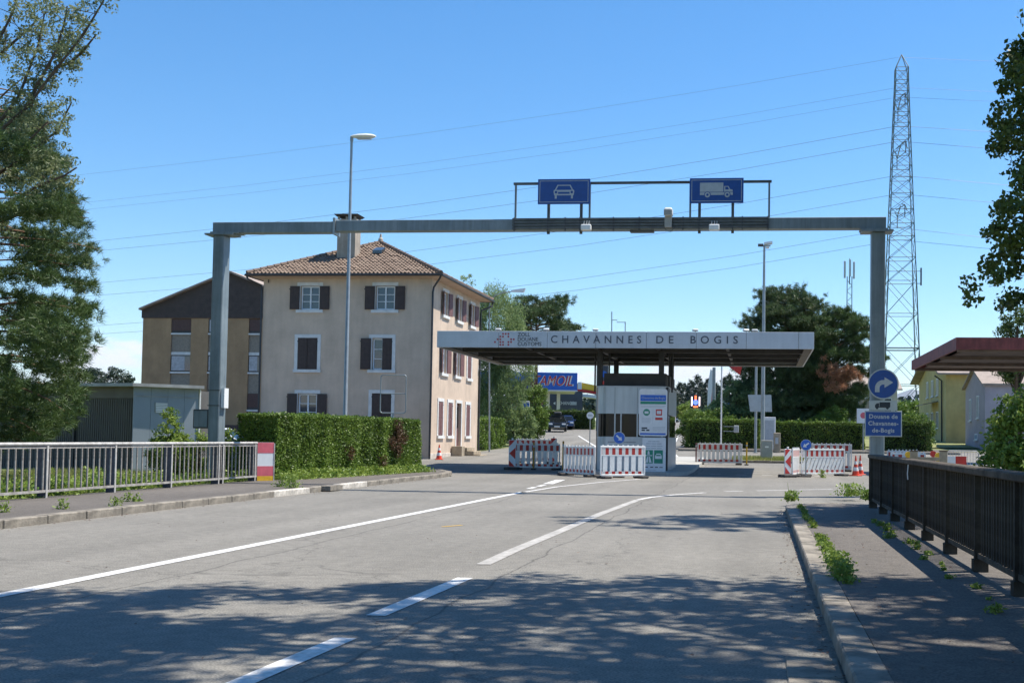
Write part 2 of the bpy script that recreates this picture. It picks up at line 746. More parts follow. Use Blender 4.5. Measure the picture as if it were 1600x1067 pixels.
mat('plaster_mauve', (.40, .355, .40), .9, .09, .8, bump=.2, bscale=30)
mat('plaster_cream', (.55, .50, .40), .9, .09, .8)
mat('plaster_brown', (.36, .235, .13), .9, .14, .7, bump=.2, bscale=20)
mat('spandrel_grey', (.25, .22, .18), .9, .16, 6)
mat('stone_white', (.66, .66, .64), .85, .10, 3, bump=.15)
mat('stone_plinth', (.52, .46, .40), .9, .2, 3, bump=.3)
mat('step_stone', (.34, .28, .20), .9, .25, 3, bump=.3)
mat('shutter_brown_shaded', (.048, .03, .026), .6, .2, 6)  # front shutters: darker copy, the wall's shade put into the colour
mat('shutter_mauve_sunlit', (.17, .085, .08), .65, .2, 6)  # side shutters: lighter copy, sunlight put into the colour
mat('shutter_blue', (.20, .30, .42), .6, .15, 6)
mat('blind_brown', (.085, .045, .038), .7, .15, 9)
mat('window_white', (.74, .76, .78), .45, .05, 5)
mat('gutter', (.045, .045, .047), .45, .2, 5, metal=.3)
mat('eave_wood', (.50, .36, .26), .8, .12, 4)
mat('cladding_brown', (.062, .046, .041), .75, .2, 2.5)
mat('roof_sheet', (.30, .24, .20), .8, .2, 1.5)
mat('chimney_render', (.37, .32, .26), .9, .18, 1.5, bump=.2)
mat('shed_blue', (.27, .31, .35), .5, .06, 1, metal=.1)
mat('shed_shaded', (.115, .11, .10), .6, .15, 1.5)  # door side: shade under the overhang put into the base colour
mat('shed_roof', (.33, .33, .32), .6, .2, 2)
mat('shelter_red', (.21, .05, .045), .6, .28, 1.6, bump=.1)
mat('shelter_soffit', (.16, .12, .10), .8, .25, 2)
mat('wood_bark', (.10, .072, .05), .95, .35, 6, bump=.6, bscale=18)
mat('pine_bark', (.15, .085, .05), .95, .35, 6, bump=.6, bscale=18)
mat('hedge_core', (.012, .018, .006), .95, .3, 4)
mat('fence_rail', (.32, .30, .275), .55, .1, 5, col2=(.55, .53, .50))
mat('rail_rust', (.22, .20, .18), .75, .1, 6, col2=(.42, .40, .37))
mat('fence_baluster', (.15, .13, .115), .75, .1, 9, col2=(.36, .34, .31))
mat('fence_post_dark', (.075, .07, .085), .7, .3, 6)
mat('fence_black', (.024, .019, .014), .85, .1, 6, col2=(.066, .054, .040), bump=.2, spec=.25)
mat('fence_cap', (.05, .038, .026), .85, .1, 5, col2=(.115, .092, .066), bump=.3, spec=.3)
mat('pylon_steel', (.085, .12, .115), .6, .15, .4)
mat('wire', (.10, .12, .15), .5, .1, 1)
mat('concrete', (.38, .37, .34), .9, .14, 3, bump=.2)
mat('petrol_white', (.74, .74, .72), .5, .05, 1)
mat('petrol_slate', (.055, .065, .09), .5, .15, 1)
mat('petrol_yellow', (.85, .50, .03), .5, .06, 1)
mat('tyre', (.02, .02, .02), .85, .2, 8)
mat('rim', (.35, .35, .36), .35, .1, 8, metal=.7)
mat('car_black', (.012, .013, .016), .18, .1, 2, spec=.8)
mat('car_blue', (.025, .05, .14), .2, .1, 2, spec=.8)
mat('car_white', (.70, .71, .72), .2, .05, 2, spec=.8)
mat('car_grey', (.05, .055, .065), .2, .1, 2, spec=.8)
mat('headlight', (.62, .66, .70), .12, .05, 5, spec=.9)
mat('tail_red', (.35, .012, .015), .25, .1, 5)
mat('mountain_rock', (.20, .22, .24), .95, .25, .0006)
mat('far_field', (.10, .14, .05), .95, .25, .004)
stripe_mat('stripe_barrier', (.50, .03, .02), (.78, .77, .74), .26)
stripe_mat('stripe_barrier_red', (.50, .03, .02), (.80, .79, .76), .2)
stripe_mat('stripe_beacon', (.52, .03, .02), (.80, .79, .76), .42, skew=1.0)
leaf_mat('leaf_hedge', (.026, .064, .010), (.095, .18, .026), (.18, .27, .045), .3)
leaf_mat('leaf_hedge_dark', (.016, .045, .010), (.055, .12, .022), (.11, .17, .03), .3)
leaf_mat('leaf_brown', (.06, .035, .018), (.16, .085, .045), None, .25)
leaf_mat('leaf_hedge_top', (.06, .14, .015), (.15, .28, .035), None, .35)
leaf_mat('leaf_weed', (.06, .14, .02), (.15, .28, .045), (.28, .36, .07), .35)
leaf_mat('leaf_willow', (.075, .14, .04), (.19, .28, .095), (.28, .36, .15), .5)
leaf_mat('leaf_tree', (.022, .050, .012), (.065, .115, .025), (.12, .17, .04), .3)
leaf_mat('leaf_broad', (.055, .09, .035), (.14, .19, .075), (.24, .27, .13), .4)
leaf_mat('leaf_purple', (.035, .013, .016), (.09, .03, .035), None, .25)
leaf_mat('leaf_dead', (.30, .14, .07), (.50, .27, .15), None, .25)
leaf_mat('needle_pine', (.018, .046, .015), (.058, .108, .030), (.105, .16, .046), .18)
leaf_mat('needle_dark', (.016, .040, .018), (.060, .105, .038), (.11, .16, .055), .18)
leaf_mat('needle_far', (.020, .038, .026), (.052, .080, .044), None, .12)
leaf_mat('grass_blade', (.07, .13, .02), (.17, .24, .05), (.30, .30, .10), .35)


def streaks(name, lo, hi, sc=(5, 5, .35)):
    """rain streaks and grime running down a surface"""
    n = MATS[name].node_tree
    b = n.nodes['Principled BSDF']
    src = b.inputs['Base Color'].links[0].from_socket
    t = n.nodes.new('ShaderNodeTexCoord')
    mp_ = n.nodes.new('ShaderNodeMapping')
    mp_.inputs['Scale'].default_value = sc
    n.links.new(t.outputs['Object'], mp_.inputs['Vector'])
    z = n.nodes.new('ShaderNodeTexNoise')
    z.inputs['Scale'].default_value = 1
    z.inputs['Detail'].default_value = 6
    z.inputs['Roughness'].default_value = .7
    n.links.new(mp_.outputs[0], z.inputs['Vector'])
    mr = n.nodes.new('ShaderNodeMapRange')
    mr.inputs['From Min'].default_value = .34
    mr.inputs['From Max'].default_value = .62
    mr.inputs['To Min'].default_value = lo
    mr.inputs['To Max'].default_value = hi
    n.links.new(z.outputs['Fac'], mr.inputs['Value'])
    mx = n.nodes.new('ShaderNodeMix')
    mx.data_type = 'RGBA'
    mx.blend_type = 'MULTIPLY'
    mx.inputs['Factor'].default_value = 1
    n.links.new(src, mx.inputs['A'])
    n.links.new(mr.outputs[0], mx.inputs['B'])
    n.links.new(mx.outputs['Result'], b.inputs['Base Color'])


streaks('plaster_beige', .90, 1.02, (2.2, 2.2, .3))
streaks('plaster_brown', .88, 1.03, (1.6, 1.6, .3))
streaks('plaster_yellow', .90, 1.02, (2, 2, .3))
streaks('gantry_paint', .74, 1.06, (9, 9, .5))
streaks('fascia_metal', .92, 1.02, (2.5, 2.5, .5))
streaks('shelter_red', .68, 1.08, (6, 6, 1.2))
streaks('fence_cap', .6, 1.15, (6, 2, 6))
streaks('kerb_stone', .7, 1.1, (3, 3, 3))
streaks('kerb_concrete', .72, 1.05, (3, 3, 3))
streaks('shutter_brown_shaded', .8, 1.15, (12, 12, 1))
streaks('booth_metal', .9, 1.03, (7, 7, .4))
streaks('line_white', .78, 1.03, (3, .6, 1))
streaks('line_grey', .75, 1.06, (5, 1, 1))
streaks('chimney_render', .75, 1.05)
# ------------------------------------------------------------------ the setting
def Gp(x, y, z=0.0):                                     # photo pixel on a level plane
    d = ray(x, y)
    t = (z - CAMZ) / d.z
    return (d.x * t, d.y * t)


ys = [-300, 0, 20, 48, 56, 80, 112, 164, 325, 600, 3000, 9000]
xs = [-6000, -600, -100, -13.28, -5, 2.44, 60, 600, 6000]
gmb = MB()
for y in ys:
    for x in xs:
        gmb.v.append((x, y, gz(y) - .05))
for i in range(len(ys) - 1):
    for j in range(len(xs) - 1):
        a = i * len(xs) + j
        gmb.f.append((a, a + 1, a + len(xs) + 1, a + len(xs)))
ground = link('ground', gmb.mesh('ground'), 'grass_ground')
tag(ground, 'green grassy ground reaching to the horizon', kind='structure')

road = drape([(-10.3, -30), (.5, -30), (.5, 22.6), (.8, 23.5), (1.6, 24.1), (45, 25), (45, 80), (-16.6, 80), (-16.6, 55.9),
              (-60, 55.9), (-60, 44), (-14.5, 44), (-11.5, 41.5), (-10.3, 38)], 0, 'road', 'asphalt', kind='structure')
tag(road, 'pale worn asphalt road and forecourt of the customs post')
r2 = drape([(-16.5, 80), (-9.2, 80), (-15.5, 112), (-18, 127), (-60, 135), (-60, 126), (-25, 121), (-22, 112)], 0, 'side_road', 'asphalt', kind='structure')
tag(r2, 'asphalt side road climbing to the petrol station')
r3 = drape([(-9.1, 80), (-5.0, 80), (-7.3, 120), (-10, 164), (-21.5, 325), (-48, 600), (-60, 600), (-30, 325), (-17, 164), (-13, 120)], 0, 'far_road', 'asphalt', kind='structure')
tag(r3, 'asphalt road leading away to the far wood')

pav_l = drape([(-13.3, -30), (-10.51, -30), (-10.51, 37.5), (-10.9, 39.4), (-11.8, 41.2), (-14.5, 43.5), (-60, 43.5), (-60, 41.5), (-14.2, 41.5), (-13.3, 40.5)],
              .118, 'pavement', 'pavement_asphalt', kind='structure', thick=.2)
tag(pav_l, 'grey asphalt footway beside the pale railing')
pav_r = drape([(.70, -30), (2.5, -30), (2.5, 23.2), (1.5, 23.2), (.95, 22.9), (.70, 22.2)], .118, 'pavement', 'pavement_asphalt', kind='structure', thick=.2)
tag(pav_r, 'grey asphalt footway beside the dark railing')


def kerb(path, parent, w=.21, h=.125, L=1.0, light=(), m='kerb_stone'):
    """individual kerb stones along a path (the road-side edge)"""
    pts = [Vector((*p, 0)) for p in path]
    segs = []
    for a, b in zip(pts[:-1], pts[1:]):
        n = max(1, round((b - a).length / L))
        for i in range(n):
            segs.append((a.lerp(b, i / n), a.lerp(b, (i + 1) / n)))
    protos = {}
    for i, (a, b) in enumerate(segs):
        ln = (b - a).length - .012
        key = round(ln, 2)
        d = (b - a)
        if key not in protos:
            mb = MB()
            mb.cbox(0, key, 0, w, -.15, h, .012)
            import bmesh
            me = mb.mesh('kerb_stone')
            bm = bmesh.new(); bm.from_mesh(me)
            bmesh.ops.recalc_face_normals(bm, faces=bm.faces)
            bm.to_mesh(me); bm.free()
            me.materials.append(MATS[m])
            protos[key] = me
        mid = (a + b) / 2
        me = protos[key]
        if any(l0 <= mid.y <= l1 for l0, l1 in light):
            me = me.copy()
            me.materials.clear()
            me.materials.append(MATS['kerb_concrete'])
        o = link('kerb_stone', me, None, parent)
        z0 = gz(mid.y)
        o.location = (a.x, a.y, z0 + random.uniform(-.006, .004))
        o.rotation_euler = (0, 0, math.atan2(d.y, d.x) + random.uniform(-.006, .006))


kerb([(-10.3, 8), (-10.3, 37.5), (-10.7, 39.5), (-11.6, 41.4), (-14.5, 43.8), (-24, 43.8)], pav_l, light=((23.7, 25.6), (27.3, 29.6)))
rk = [(.5, 22.4), (.5, 1.0)]
kerb([(.73, 22.4), (.73, 22.39)][:1] + [(1.6, 23.42), (1.05, 23.2), (.62, 22.8), (.5, 22.2), (.5, 1.0)], pav_r, w=.205)
MB().box(-10.32, -10.08, 26.4, 27.2, .02, .132).build('drain_hood', 'kerb_stone', pav_l)
MB().box(-10.335, -10.325, 26.5, 27.1, .004, .085).build('drain_opening', 'interior', pav_l)
gutter_mat = 'kerb_stone'
for i in range(5):
    MB().cbox(.17, .49, 4.2 + i * .62, 4.8 + i * .62, -.05, .012, .006).build('gutter_slab', gutter_mat, road)


# road markings: thin sheets on the asphalt, parts of the road
def line_world(pts, w, name='lane_line', m='line_white', parent=road, off=.005):
    L_, R_ = [], []
    for i, p in enumerate(pts):
        a = Vector(pts[max(i - 1, 0)])
        b = Vector(pts[min(i + 1, len(pts) - 1)])
        d = (b - a).normalized()
        n = Vector((-d.y, d.x)) * w / 2
        L_.append((p[0] + n.x, p[1] + n.y))
        R_.append((p[0] - n.x, p[1] - n.y))
    return drape(L_ + R_[::-1], off, name, m, parent)


def line_px(px, w, **k):
    return line_world([Gp(*p) for p in px], w, **k)


a0 = Vector(Gp(0, 930)); a1 = Vector(Gp(818, 768.5))
d_ = (a1 - a0).normalized()
line_world([tuple(a0 - d_ * 12), tuple(a0), tuple(a1)], .17)
line_px([(814, 769.5), (870, 760.5), (941, 753), (1000, 748.5)], .12, m='line_worn', name='edge_line')
for a, b in (((826, 763.5), (836, 761)), ((841, 759.8), (851, 757.3))):
    line_px([a, b], .15, name='lane_dash')
line_px([(856, 756), (876, 749.5)], .3, name='arrow_mark')
line_px([(755, 882), (800, 861), (877, 829), (940, 802), (997, 780.8)], .16, m='line_grey')
line_px([(998, 780.4), (1020, 776.5), (1052, 773), (1102, 769.6)], .14, m='line_worn')
line_px([(1133, 767.8), (1160, 767.2)], .14, m='line_worn', name='lane_dash')
line_px([(1182, 766.6), (1240, 765.4), (1300, 764.3)], .14, m='line_worn')
line_px([(727, 903), (587, 962)], .155, name='lane_dash')
line_px([(540, 997), (370, 1070)], .155, name='lane_dash')
line_px([(250, 1122), (80, 1200)], .19, name='lane_dash')
line_world([(-5.9, 62), (-9.0, 74), (-11.4, 80), (-15.8, 100)], .14, m='line_white')
line_world([(-3.2, 52), (-5.9, 76), (-6.0, 80), (-8.2, 120), (-11, 164), (-23, 325)], .14, m='line_white')
line_world([(-8.3, 70), (-10, 80), (-13.5, 100)], .12, m='line_worn')
line_world([(-.6, 47.2), (2.0, 47.4)], .14, m='line_worn')
for i in range(5):
    line_world([(-1.9 + i * 1.0, 45.0), (-1.5 + i * 1.0, 45.0)], .2, m='line_worn', name='lane_dash')
line_px([(690, 823), (722, 820.5)], .05, m='yellow_paint', name='survey_mark')

# islands and verges
isl = drape([(-7.4, 42.2), (-3.4, 42.2), (-2.7, 43.2), (-2.7, 60), (-3.4, 61), (-7.0, 61), (-7.4, 60)], .12, 'traffic_island', 'concrete', kind='structure', thick=.16)
tag(isl, 'kerbed concrete island carrying the customs booth')
isl2 = drape([(-1.2, 57.5), (2.4, 57.5), (3.0, 59), (2.8, 64), (-1.0, 63.5), (-1.6, 60)], .11, 'grass_island', 'dry_grass', kind='structure', thick=.16)
tag(isl2, 'small grassy traffic island behind the barrier')
kerb([(2.4, 57.4), (-1.2, 57.4), (-1.75, 60)], isl2, w=.15)
pv3 = drape([(-5.2, 74), (12.5, 74), (12.5, 79.9), (-5.2, 79.9)], .12, 'pavement', 'pavement_asphalt', kind='structure', thick=.16)
tag(pv3, 'footway in front of the clipped hedges')
kerb([(12.5, 73.9), (-5.2, 73.9)], pv3, w=.15, L=1.5)
vg = drape([(7, 86), (45, 86), (45, 100), (7, 100)], .02, 'verge', 'dry_grass', kind='structure')
tag(vg, 'dry grass verge before the yellow house')
crt = drape([(-60, 56), (-25, 56), (-25, 89), (-60, 89)], .0, 'courtyard', 'pavement_asphalt', kind='structure')
tag(crt, 'asphalt yard between the houses')

# distant hills and mountains
def ridge(name, label, Y, x0, x1, prof, base, m, depth):
    mb = MB()
    n = len(prof)
    for k in range(n):
        X = x0 + (x1 - x0) * k / (n - 1)
        mb.v += [(X, Y, base), (X, Y + depth * .5, base + prof[k]), (X, Y + depth, base)]
    for k in range(n - 1):
        a = k * 3
        mb.f += [(a, a + 3, a + 4, a + 1), (a + 1, a + 4, a + 5, a + 2)]
    o = link(name, mb.mesh(name), m)
    return tag(o, label, kind='structure')


rr = np.random.default_rng(3)
pr = [270 + 190 * math.sin(i * .55) * math.sin(i * .21 + 1) + 190 * rr.random() for i in range(90)]
ridge('mountains', 'far mountain range on the horizon', 9000, -15000, 9000, pr, -50, 'mountain_rock', 4500)
pr = [16 + 10 * rr.random() for i in range(80)]
ridge('hills', 'low wooded hills on the horizon', 1500, -2200, 2200, pr, 5, 'far_field', 500)

# ------------------------------------------------------------------ railings
def railing_left():
    X0 = -13.05
    r = root('bridge_railing', 'pale metal bridge railing with thin balusters beside the grey shed', 'railing', (X0, 0, .118))
    y0, y1 = 7.6, 28.9
    MB().tube([(0, y0, .985), (0, y1, .985)], .034, 10).build('top_rail', 'fence_rail', r, smooth=True)
    MB().box(-.018, .018, y0, y1, .10, .145).build('bottom_rail', 'rail_rust', r)
    k = np.arange(-3, 3)
    posts = [20.0 + 2.26 * i for i in range(-5, 4)] + [27.0, 28.8]
    pm = MB().box(-.17, .010, -.022, .022, -.02, .955)
    fm = MB().box(.011, .024, -.026, .026, -.02, .955)
    p0 = f0 = None
    for y in posts:
        if p0 is None:
            p0 = pm.build('post', 'fence_post_dark', r, (0, y, 0)); f0 = fm.build('post_face', 'fence_rail', p0)
        else:
            p = link('post', p0.data, None, r, (0, y, 0)); link('post_face', f0.data, None, p)
    bm_ = MB().box(-.011, .011, -.016, .016, .144, .93).mesh('baluster')
    bm_.materials.append(MATS['fence_baluster'])
    y = y0 + .1
    while y < y1:
        if min(abs(y - p) for p in posts) > .07:
            link('baluster', bm_, None, r, (random.uniform(-.003, .003), y, 0))
        y += .2
    MB().box(-.009, .009, y0, y1, .905, .94).build('upper_rail', 'rail_rust', r)


railing_left()


def railing_right():
    r = root('bridge_railing', 'dark weathered railing with broad top cap and close balusters along the footway', 'railing', (2.12, 0, .118))
    y0, y1 = 2.6, 22.0
    MB().cbox(-.10, .10, y0, y1, .93, 1.0, .012).build('top_cap', 'fence_cap', r)
    MB().box(-.03, .03, y0, y1, .13, .18).build('bottom_rail', 'fence_cap', r)
    posts = [21.93 - 1.75 * i for i in range(12)]
    pm = MB().box(-.055, .055, -.03, .03, .0, .93).box(-.07, .07, -.06, .06, -.02, .12).mesh('post')
    pm.materials.append(MATS['fence_black'])
    for y in posts:
        if y > y0:
            link('post', pm, None, r, (0, y, 0))
    bm_ = MB().box(-.02, .02, -.022, .022, .175, .935).mesh('baluster')
    bm_.materials.append(MATS['fence_black'])
    y = y0 + .05
    while y < y1:
        if min(abs(y - p) for p in posts) > .06:
            link('baluster', bm_, None, r, (random.uniform(-.004, .004), y, 0))
        y += .118
    MB().box(-.07, .07, 22.0, 22.06, -.02, .97).build('end_plate', 'fence_black', r)
    MB().tube([(-.08, 16.2, .93), (-.09, 16.21, .8), (-.085, 16.2, .72)], .008, 5).build('cable_tie', 'sign_white', r)


railing_right()

# striped marker board on the end of the left railing
b = root('marker_board', 'red and white striped board with yellow foot on the end of the pale railing', 'marker board', (-13.05, 28.98, .0), R(48))
MB().box(-.02, .43, -.01, .01, .08, 1.12).build('panel', 'sign_white', b)
for z0, z1, m in ((.24, .50, 'pink_red'), (.84, 1.115, 'pink_red'), (.085, .24, 'yellow_paint')):
    MB().box(-.018, .428, -.0135, -.0105, z0, z1).build('band', m, b)
MB().box(-.04, -.02, -.03, .03, -.0, 1.05).build('post', 'fence_post_dark', b)
MB().box(.431, .456, -.02, .02, .0, 1.1).build('post', 'fence_rail', b)

# ------------------------------------------------------------------ sign gantry
mat('tray_grey', (.10, .11, .11), .6, .3, 5)
GY = 29.0
xl, xr_ = P(343, 500, GY).x, P(1371, 500, GY).x
zb0, zb1 = P(850, 361.3, GY).z, P(850, 344, GY).z
ztop = zb1
g = root('sign_gantry', 'grey steel portal gantry spanning the road with cable trays on its beam', 'gantry', (0, GY, 0))
MB().cbox(xl - .15, xl + .15, -.19, .19, -.1, zb0 - .09, .02).build('post', 'gantry_paint', g)
MB().cbox(xr_ - .17, xr_ + .17, -.17, .17, -.1, zb0 - .09, .02).build('post', 'gantry_paint', g)
MB().box(xl - .36, xl + .42, -.25, .25, zb0 - .089, zb0 - .045).box(xl - .22, xl + .55, -.22, .22, zb0 - .044, zb0 - .004).build('cap_plate', 'gantry_paint', g)
MB().box(xr_ - .42, xr_ + .36, -.25, .25, zb0 - .089, zb0 - .045).box(xr_ - .45, xr_ + .22, -.22, .22, zb0 - .044, zb0 - .004).build('cap_plate', 'gantry_paint', g)
xj = P(526, 350, GY).x
MB().cbox(xl - .19, xj - .03, -.15, .15, zb0 - .03, zb1 - .03, .012).build('beam', 'gantry_paint', g)
MB().cbox(xj + .03, xr_ + .19, -.15, .15, zb0, zb1, .012).build('beam', 'gantry_paint', g)
MB().box(xj - .028, xj + .028, -.2, .2, zb0 - .09, zb1 + .06).build('joint_flange', 'galvanised', g)
for dz in (-.04, .0):
    pass
bolt = MB().tube([(0, -.235, 0), (0, -.2, 0)], .016, 6).mesh('bolt')
bolt.materials.append(MATS['galvanised'])
for dz in (zb0 - .05, zb1 + .03):
    for dx in (-.017, .017):
        link('bolt', bolt, None, g, (xj + dx, .03, dz))
x0, x1 = P(803, 350, GY).x, P(1200, 350, GY).x
for i in range(4):
    z = zb0 + .02 + i * .075
    MB().box(x0, x1, -.215, -.165, z, z + .052).build('cable_tray', 'tray_grey', g)
stx = [P(x, 350, GY).x for x in (806, 858, 885, 908, 960, 1000, 1068, 1093, 1145, 1160, 1200)]
for x in stx:
    MB().box(x - .012, x + .012, -.225, -.151, zb0 - .03, zb1 + .03).build('strap', 'gantry_dark', g)
zt = P(1000, 284.5, GY).z
fx = [P(805, 300, GY).x, P(921, 300, GY).x, P(1078.5, 300, GY).x, P(1202, 300, GY).x]
MB().box(fx[0] - .06, fx[3] + .06, .06, .12, zt - .03, zt + .03).build('top_rail', 'gantry_dark', g)
for x in fx:
    MB().box(x - .025, x + .025, .065, .115, zb1 + .001, zt - .03).build('frame_post', 'gantry_paint', g)
MB().box(P(985, 362, GY).x, P(1022, 362, GY).x, -.12, .1, zb0 - .05, zb0 - .002).build('detector_bar', 'gantry_dark', g)


def lane_sign(x0, x1, y0, y1, legs, label, pict):
    Y = GY - .02
    cx = (P(x0, y0, Y).x + P(x1, y0, Y).x) / 2
    w = P(x1, y0, Y).x - P(x0, y0, Y).x
    zb, zt = P(x0, y1, Y).z, P(x0, y0, Y).z
    h = zt - zb
    r = root('lane_sign', label, 'road sign', (cx, Y, zb), 0, None)
    MB().cbox(-w / 2, w / 2, -.02, .02, 0, h, .006).build('panel', 'blue_sign', r)
    i, t = .045, .014
    fr = MB()
    for (a, b_, c_, d_) in ((-w / 2 + i, w / 2 - i, i, i + t), (-w / 2 + i, w / 2 - i, h - i - t, h - i), (-w / 2 + i, -w / 2 + i + t, i + t, h - i - t), (w / 2 - i - t, w / 2 - i, i + t, h - i - t)):
        fr.box(a, b_, -.0235, -.0205, c_, d_)
    fr.build('border', 'sign_grey_print', r)
    for lx in legs:
        X = P(lx, y1, Y).x - cx
        MB().box(X - .035, X + .035, .021, .075, zb1 - zb - .36, h * .8).build('bracket', 'gantry_dark', r)
    pict(r, w, h)


def pict_car(r, w, h):
    c = h * .5
    mb = MB()
    mb.prism([(-.17, c + .17), (.17, c + .17), (.235, c + .04), (.205, c + .04), (.15, c + .145), (-.15, c + .145), (-.205, c + .04), (-.235, c + .04)], -.0245, -.0206)
    mb.prism([(-.26, c + .039), (.26, c + .039), (.27, c - .0), (.25, c - .10), (-.25, c - .10), (-.27, c - .0)], -.0245, -.0206)
    mb.box(-.235, -.185, -.0245, -.0206, c - .185, c - .101)
    mb.box(.185, .235, -.0245, -.0206, c - .185, c - .101)
    mb.build('pictogram', 'sign_grey_print', r)
    MB().box(-.15, .15, -.0275, -.0255, c - .065, c - .012).build('grille', 'blue_sign', r)
    for s in (-1, 1):
        MB().disc(s * .205, c - .02, .034, -.0275, -.0255, 16).build('lamp', 'blue_sign', r)


def pict_truck(r, w, h):
    c = h * .5
    mb = MB()
    mb.box(-.42, .17, -.0245, -.0206, c - .035, c + .20)
    mb.prism([(.19, c - .035), (.19, c + .11), (.30, c + .11), (.34, c + .03), (.40, c + .02), (.41, c - .035)], -.0245, -.0206)
    mb.box(-.42, .41, -.0245, -.0206, c - .115, c - .048)
    mb.build('pictogram', 'sign_grey_print', r)
    MB().prism([(.22, c + .02), (.22, c + .09), (.285, c + .09), (.315, c + .02)], -.0275, -.0255).build('cab_window', 'blue_sign', r)
    for x in (-.23, .27):
        wv = MB().disc(x, c - .11, .085, -.0275, -.0255, 20).build('wheel', 'blue_sign', r)
        MB().disc(x, c - .11, .068, -.0305, -.028, 20).build('tyre', 'sign_grey_print', wv)
        MB().disc(x, c - .11, .03, -.0335, -.031, 14).build('hub', 'blue_sign', wv)


lane_sign(841, 922.5, 280.5, 319.5, (857, 908), 'blue lane sign with white car pictogram on the gantry', pict_car)
lane_sign(1078, 1162, 279, 318, (1093, 1145), 'blue lane sign with white truck pictogram on the gantry', pict_truck)

for px, lab in ((916, 'white sensor box on the gantry beam under the car sign'), (1116, 'white sensor box on the gantry beam under the truck sign')):
    p = P(px, 355, GY - .3)
    s_ = root('traffic_sensor', lab, 'sensor', (p.x, p.y, p.z - .09), 0, None)
    MB().cbox(-.13, .13, -.09, .07, 0, .15, .02).build('housing', 'white_plastic', s_)
    for dx in (-.07, .0, .06):
        MB().tube([(dx, .02, .15), (dx + .01, .03, .24), (dx, .12, .27)], .008, 5).build('cable', 'sign_white', s_)
p = P(1044, 345, GY - .28)
s_ = root('surveillance_camera', 'pale weatherproof camera standing on the gantry beam between the two signs', 'camera', (p.x, p.y, zb0 + .05))
MB().box(-.09, .09, -.02, .06, -.02, .26).build('bracket', 'concrete', s_)
MB().cbox(-.11, .11, -.10, .22, .265, .47, .04).build('housing', 'white_plastic', s_)
MB().box(-.10, .10, -.12, -.101, .27, .40).build('visor', 'concrete', s_)
MB().tube([(-.12, .0, .06), (-.06, -.03, -.09), (.06, -.03, -.13), (.16, .0, -.05), (.18, .05, .04)], .008, 5).build('cable', 'gantry_dark', s_)

# signs on the right gantry post
sy = GY - .24
p = P(1380, 600, sy)
s_ = root('turn_sign', 'round blue turn right arrow sign on the right gantry post', 'road sign', (p.x, sy, p.z))
MB().disc(0, 0, .375, -.012, .0, 40).build('rim', 'sign_back', s_)
MB().disc(0, 0, .345, -.016, -.0125, 40).build('disc', 'blue_sign', s_)
ar = [(-.20, -.20), (-.20, -.10)] + [(-.0 - .20 * math.cos(t), -.10 + .20 * math.sin(t)) for t in [i * PI / 2 / 8 for i in range(1, 9)]] + \
     [(.03, .10), (.03, .17), (.24, .04), (.03, -.09), (.03, -.01), (.0, -.01)] + [(-.0 - .09 * math.cos(t), -.10 + .09 * math.sin(t)) for t in [PI / 2 - i * PI / 2 / 6 for i in range(1, 7)]] + [(-.09, -.20)]
MB().prism(ar, -.0195, -.0165).build('arrow', 'sign_grey_print', s_)
MB().box(-.06, .06, .001, .05, -.2, .2).build('bracket', 'galvanised', s_)
p = P(1380, 633, sy)
s_ = root('truck_plate', 'small grey plate with black lorry symbol under the round arrow sign', 'road sign', (p.x, sy, p.z))
MB().box(-.34, .34, -.012, 0, -.125, .115).build('panel', 'sign_back', s_)
MB().box(-.09, .17, -.015, -.0125, -.04, .075).prism([(-.20, -.06), (-.20, -.0), (-.16, .045), (-.10, .05), (-.10, -.06)], -.015, -.0125).box(-.10, .16, -.015, -.0125, -.06, -.0405).build('pictogram', 'text_dark', s_)
for x in (-.15, .1):
    MB().disc(x, -.065, .034, -.018, -.0155, 14).build('wheel', 'text_dark', s_)
MB().box(-.06, .06, .001, .05, -.1, .1).build('bracket', 'galvanised', s_)
p = P(1380, 662, sy)
s_ = root('place_sign', 'blue rectangular customs place name sign on the right gantry post', 'road sign', (p.x, sy, p.z))
MB().cbox(-.45, .45, -.014, 0, -.315, .315, .005).build('frame', 'sign_back', s_)
MB().box(-.425, .425, -.017, -.0145, -.29, .29).build('panel', 'blue_sign', s_)
for i, t in enumerate(('Douane de', 'Chavannes-', 'de-Bogis')):
    text('lettering', t, .145, 'sign_grey_print', s_, (0, -.0195, .175 - i * .17), bold=.004, space=1.08, ext=.001)
MB().box(-.06, .06, .001, .05, -.2, .2).build('bracket', 'galvanised', s_)

# boxes on the left gantry post
p = P(320, 655, GY)
s_ = root('switch_cabinet', 'small grey electrical box strapped to the left gantry post', 'electrical box', (xl - .37, GY, p.z))
MB().cbox(-.21, .21, -.15, .12, -.24, .26, .012).build('housing', 'gantry_dark', s_)
MB().box(-.18, .18, -.158, -.151, -.2, .22).build('door', 'gantry_paint', s_)
p = P(354, 622, GY)
s_ = root('notice_plate', 'narrow white plate edge-on at the left gantry post', 'plate', (xl + .19, GY, p.z))
MB().box(-.03, .06, -.12, .12, -.26, .26).build('panel', 'sign_white', s_)
for z in (-.2, .2):
    MB().box(-.36, -.031, -.205, -.192, z - .012, z + .012).build('strap', 'gantry_dark', s_)

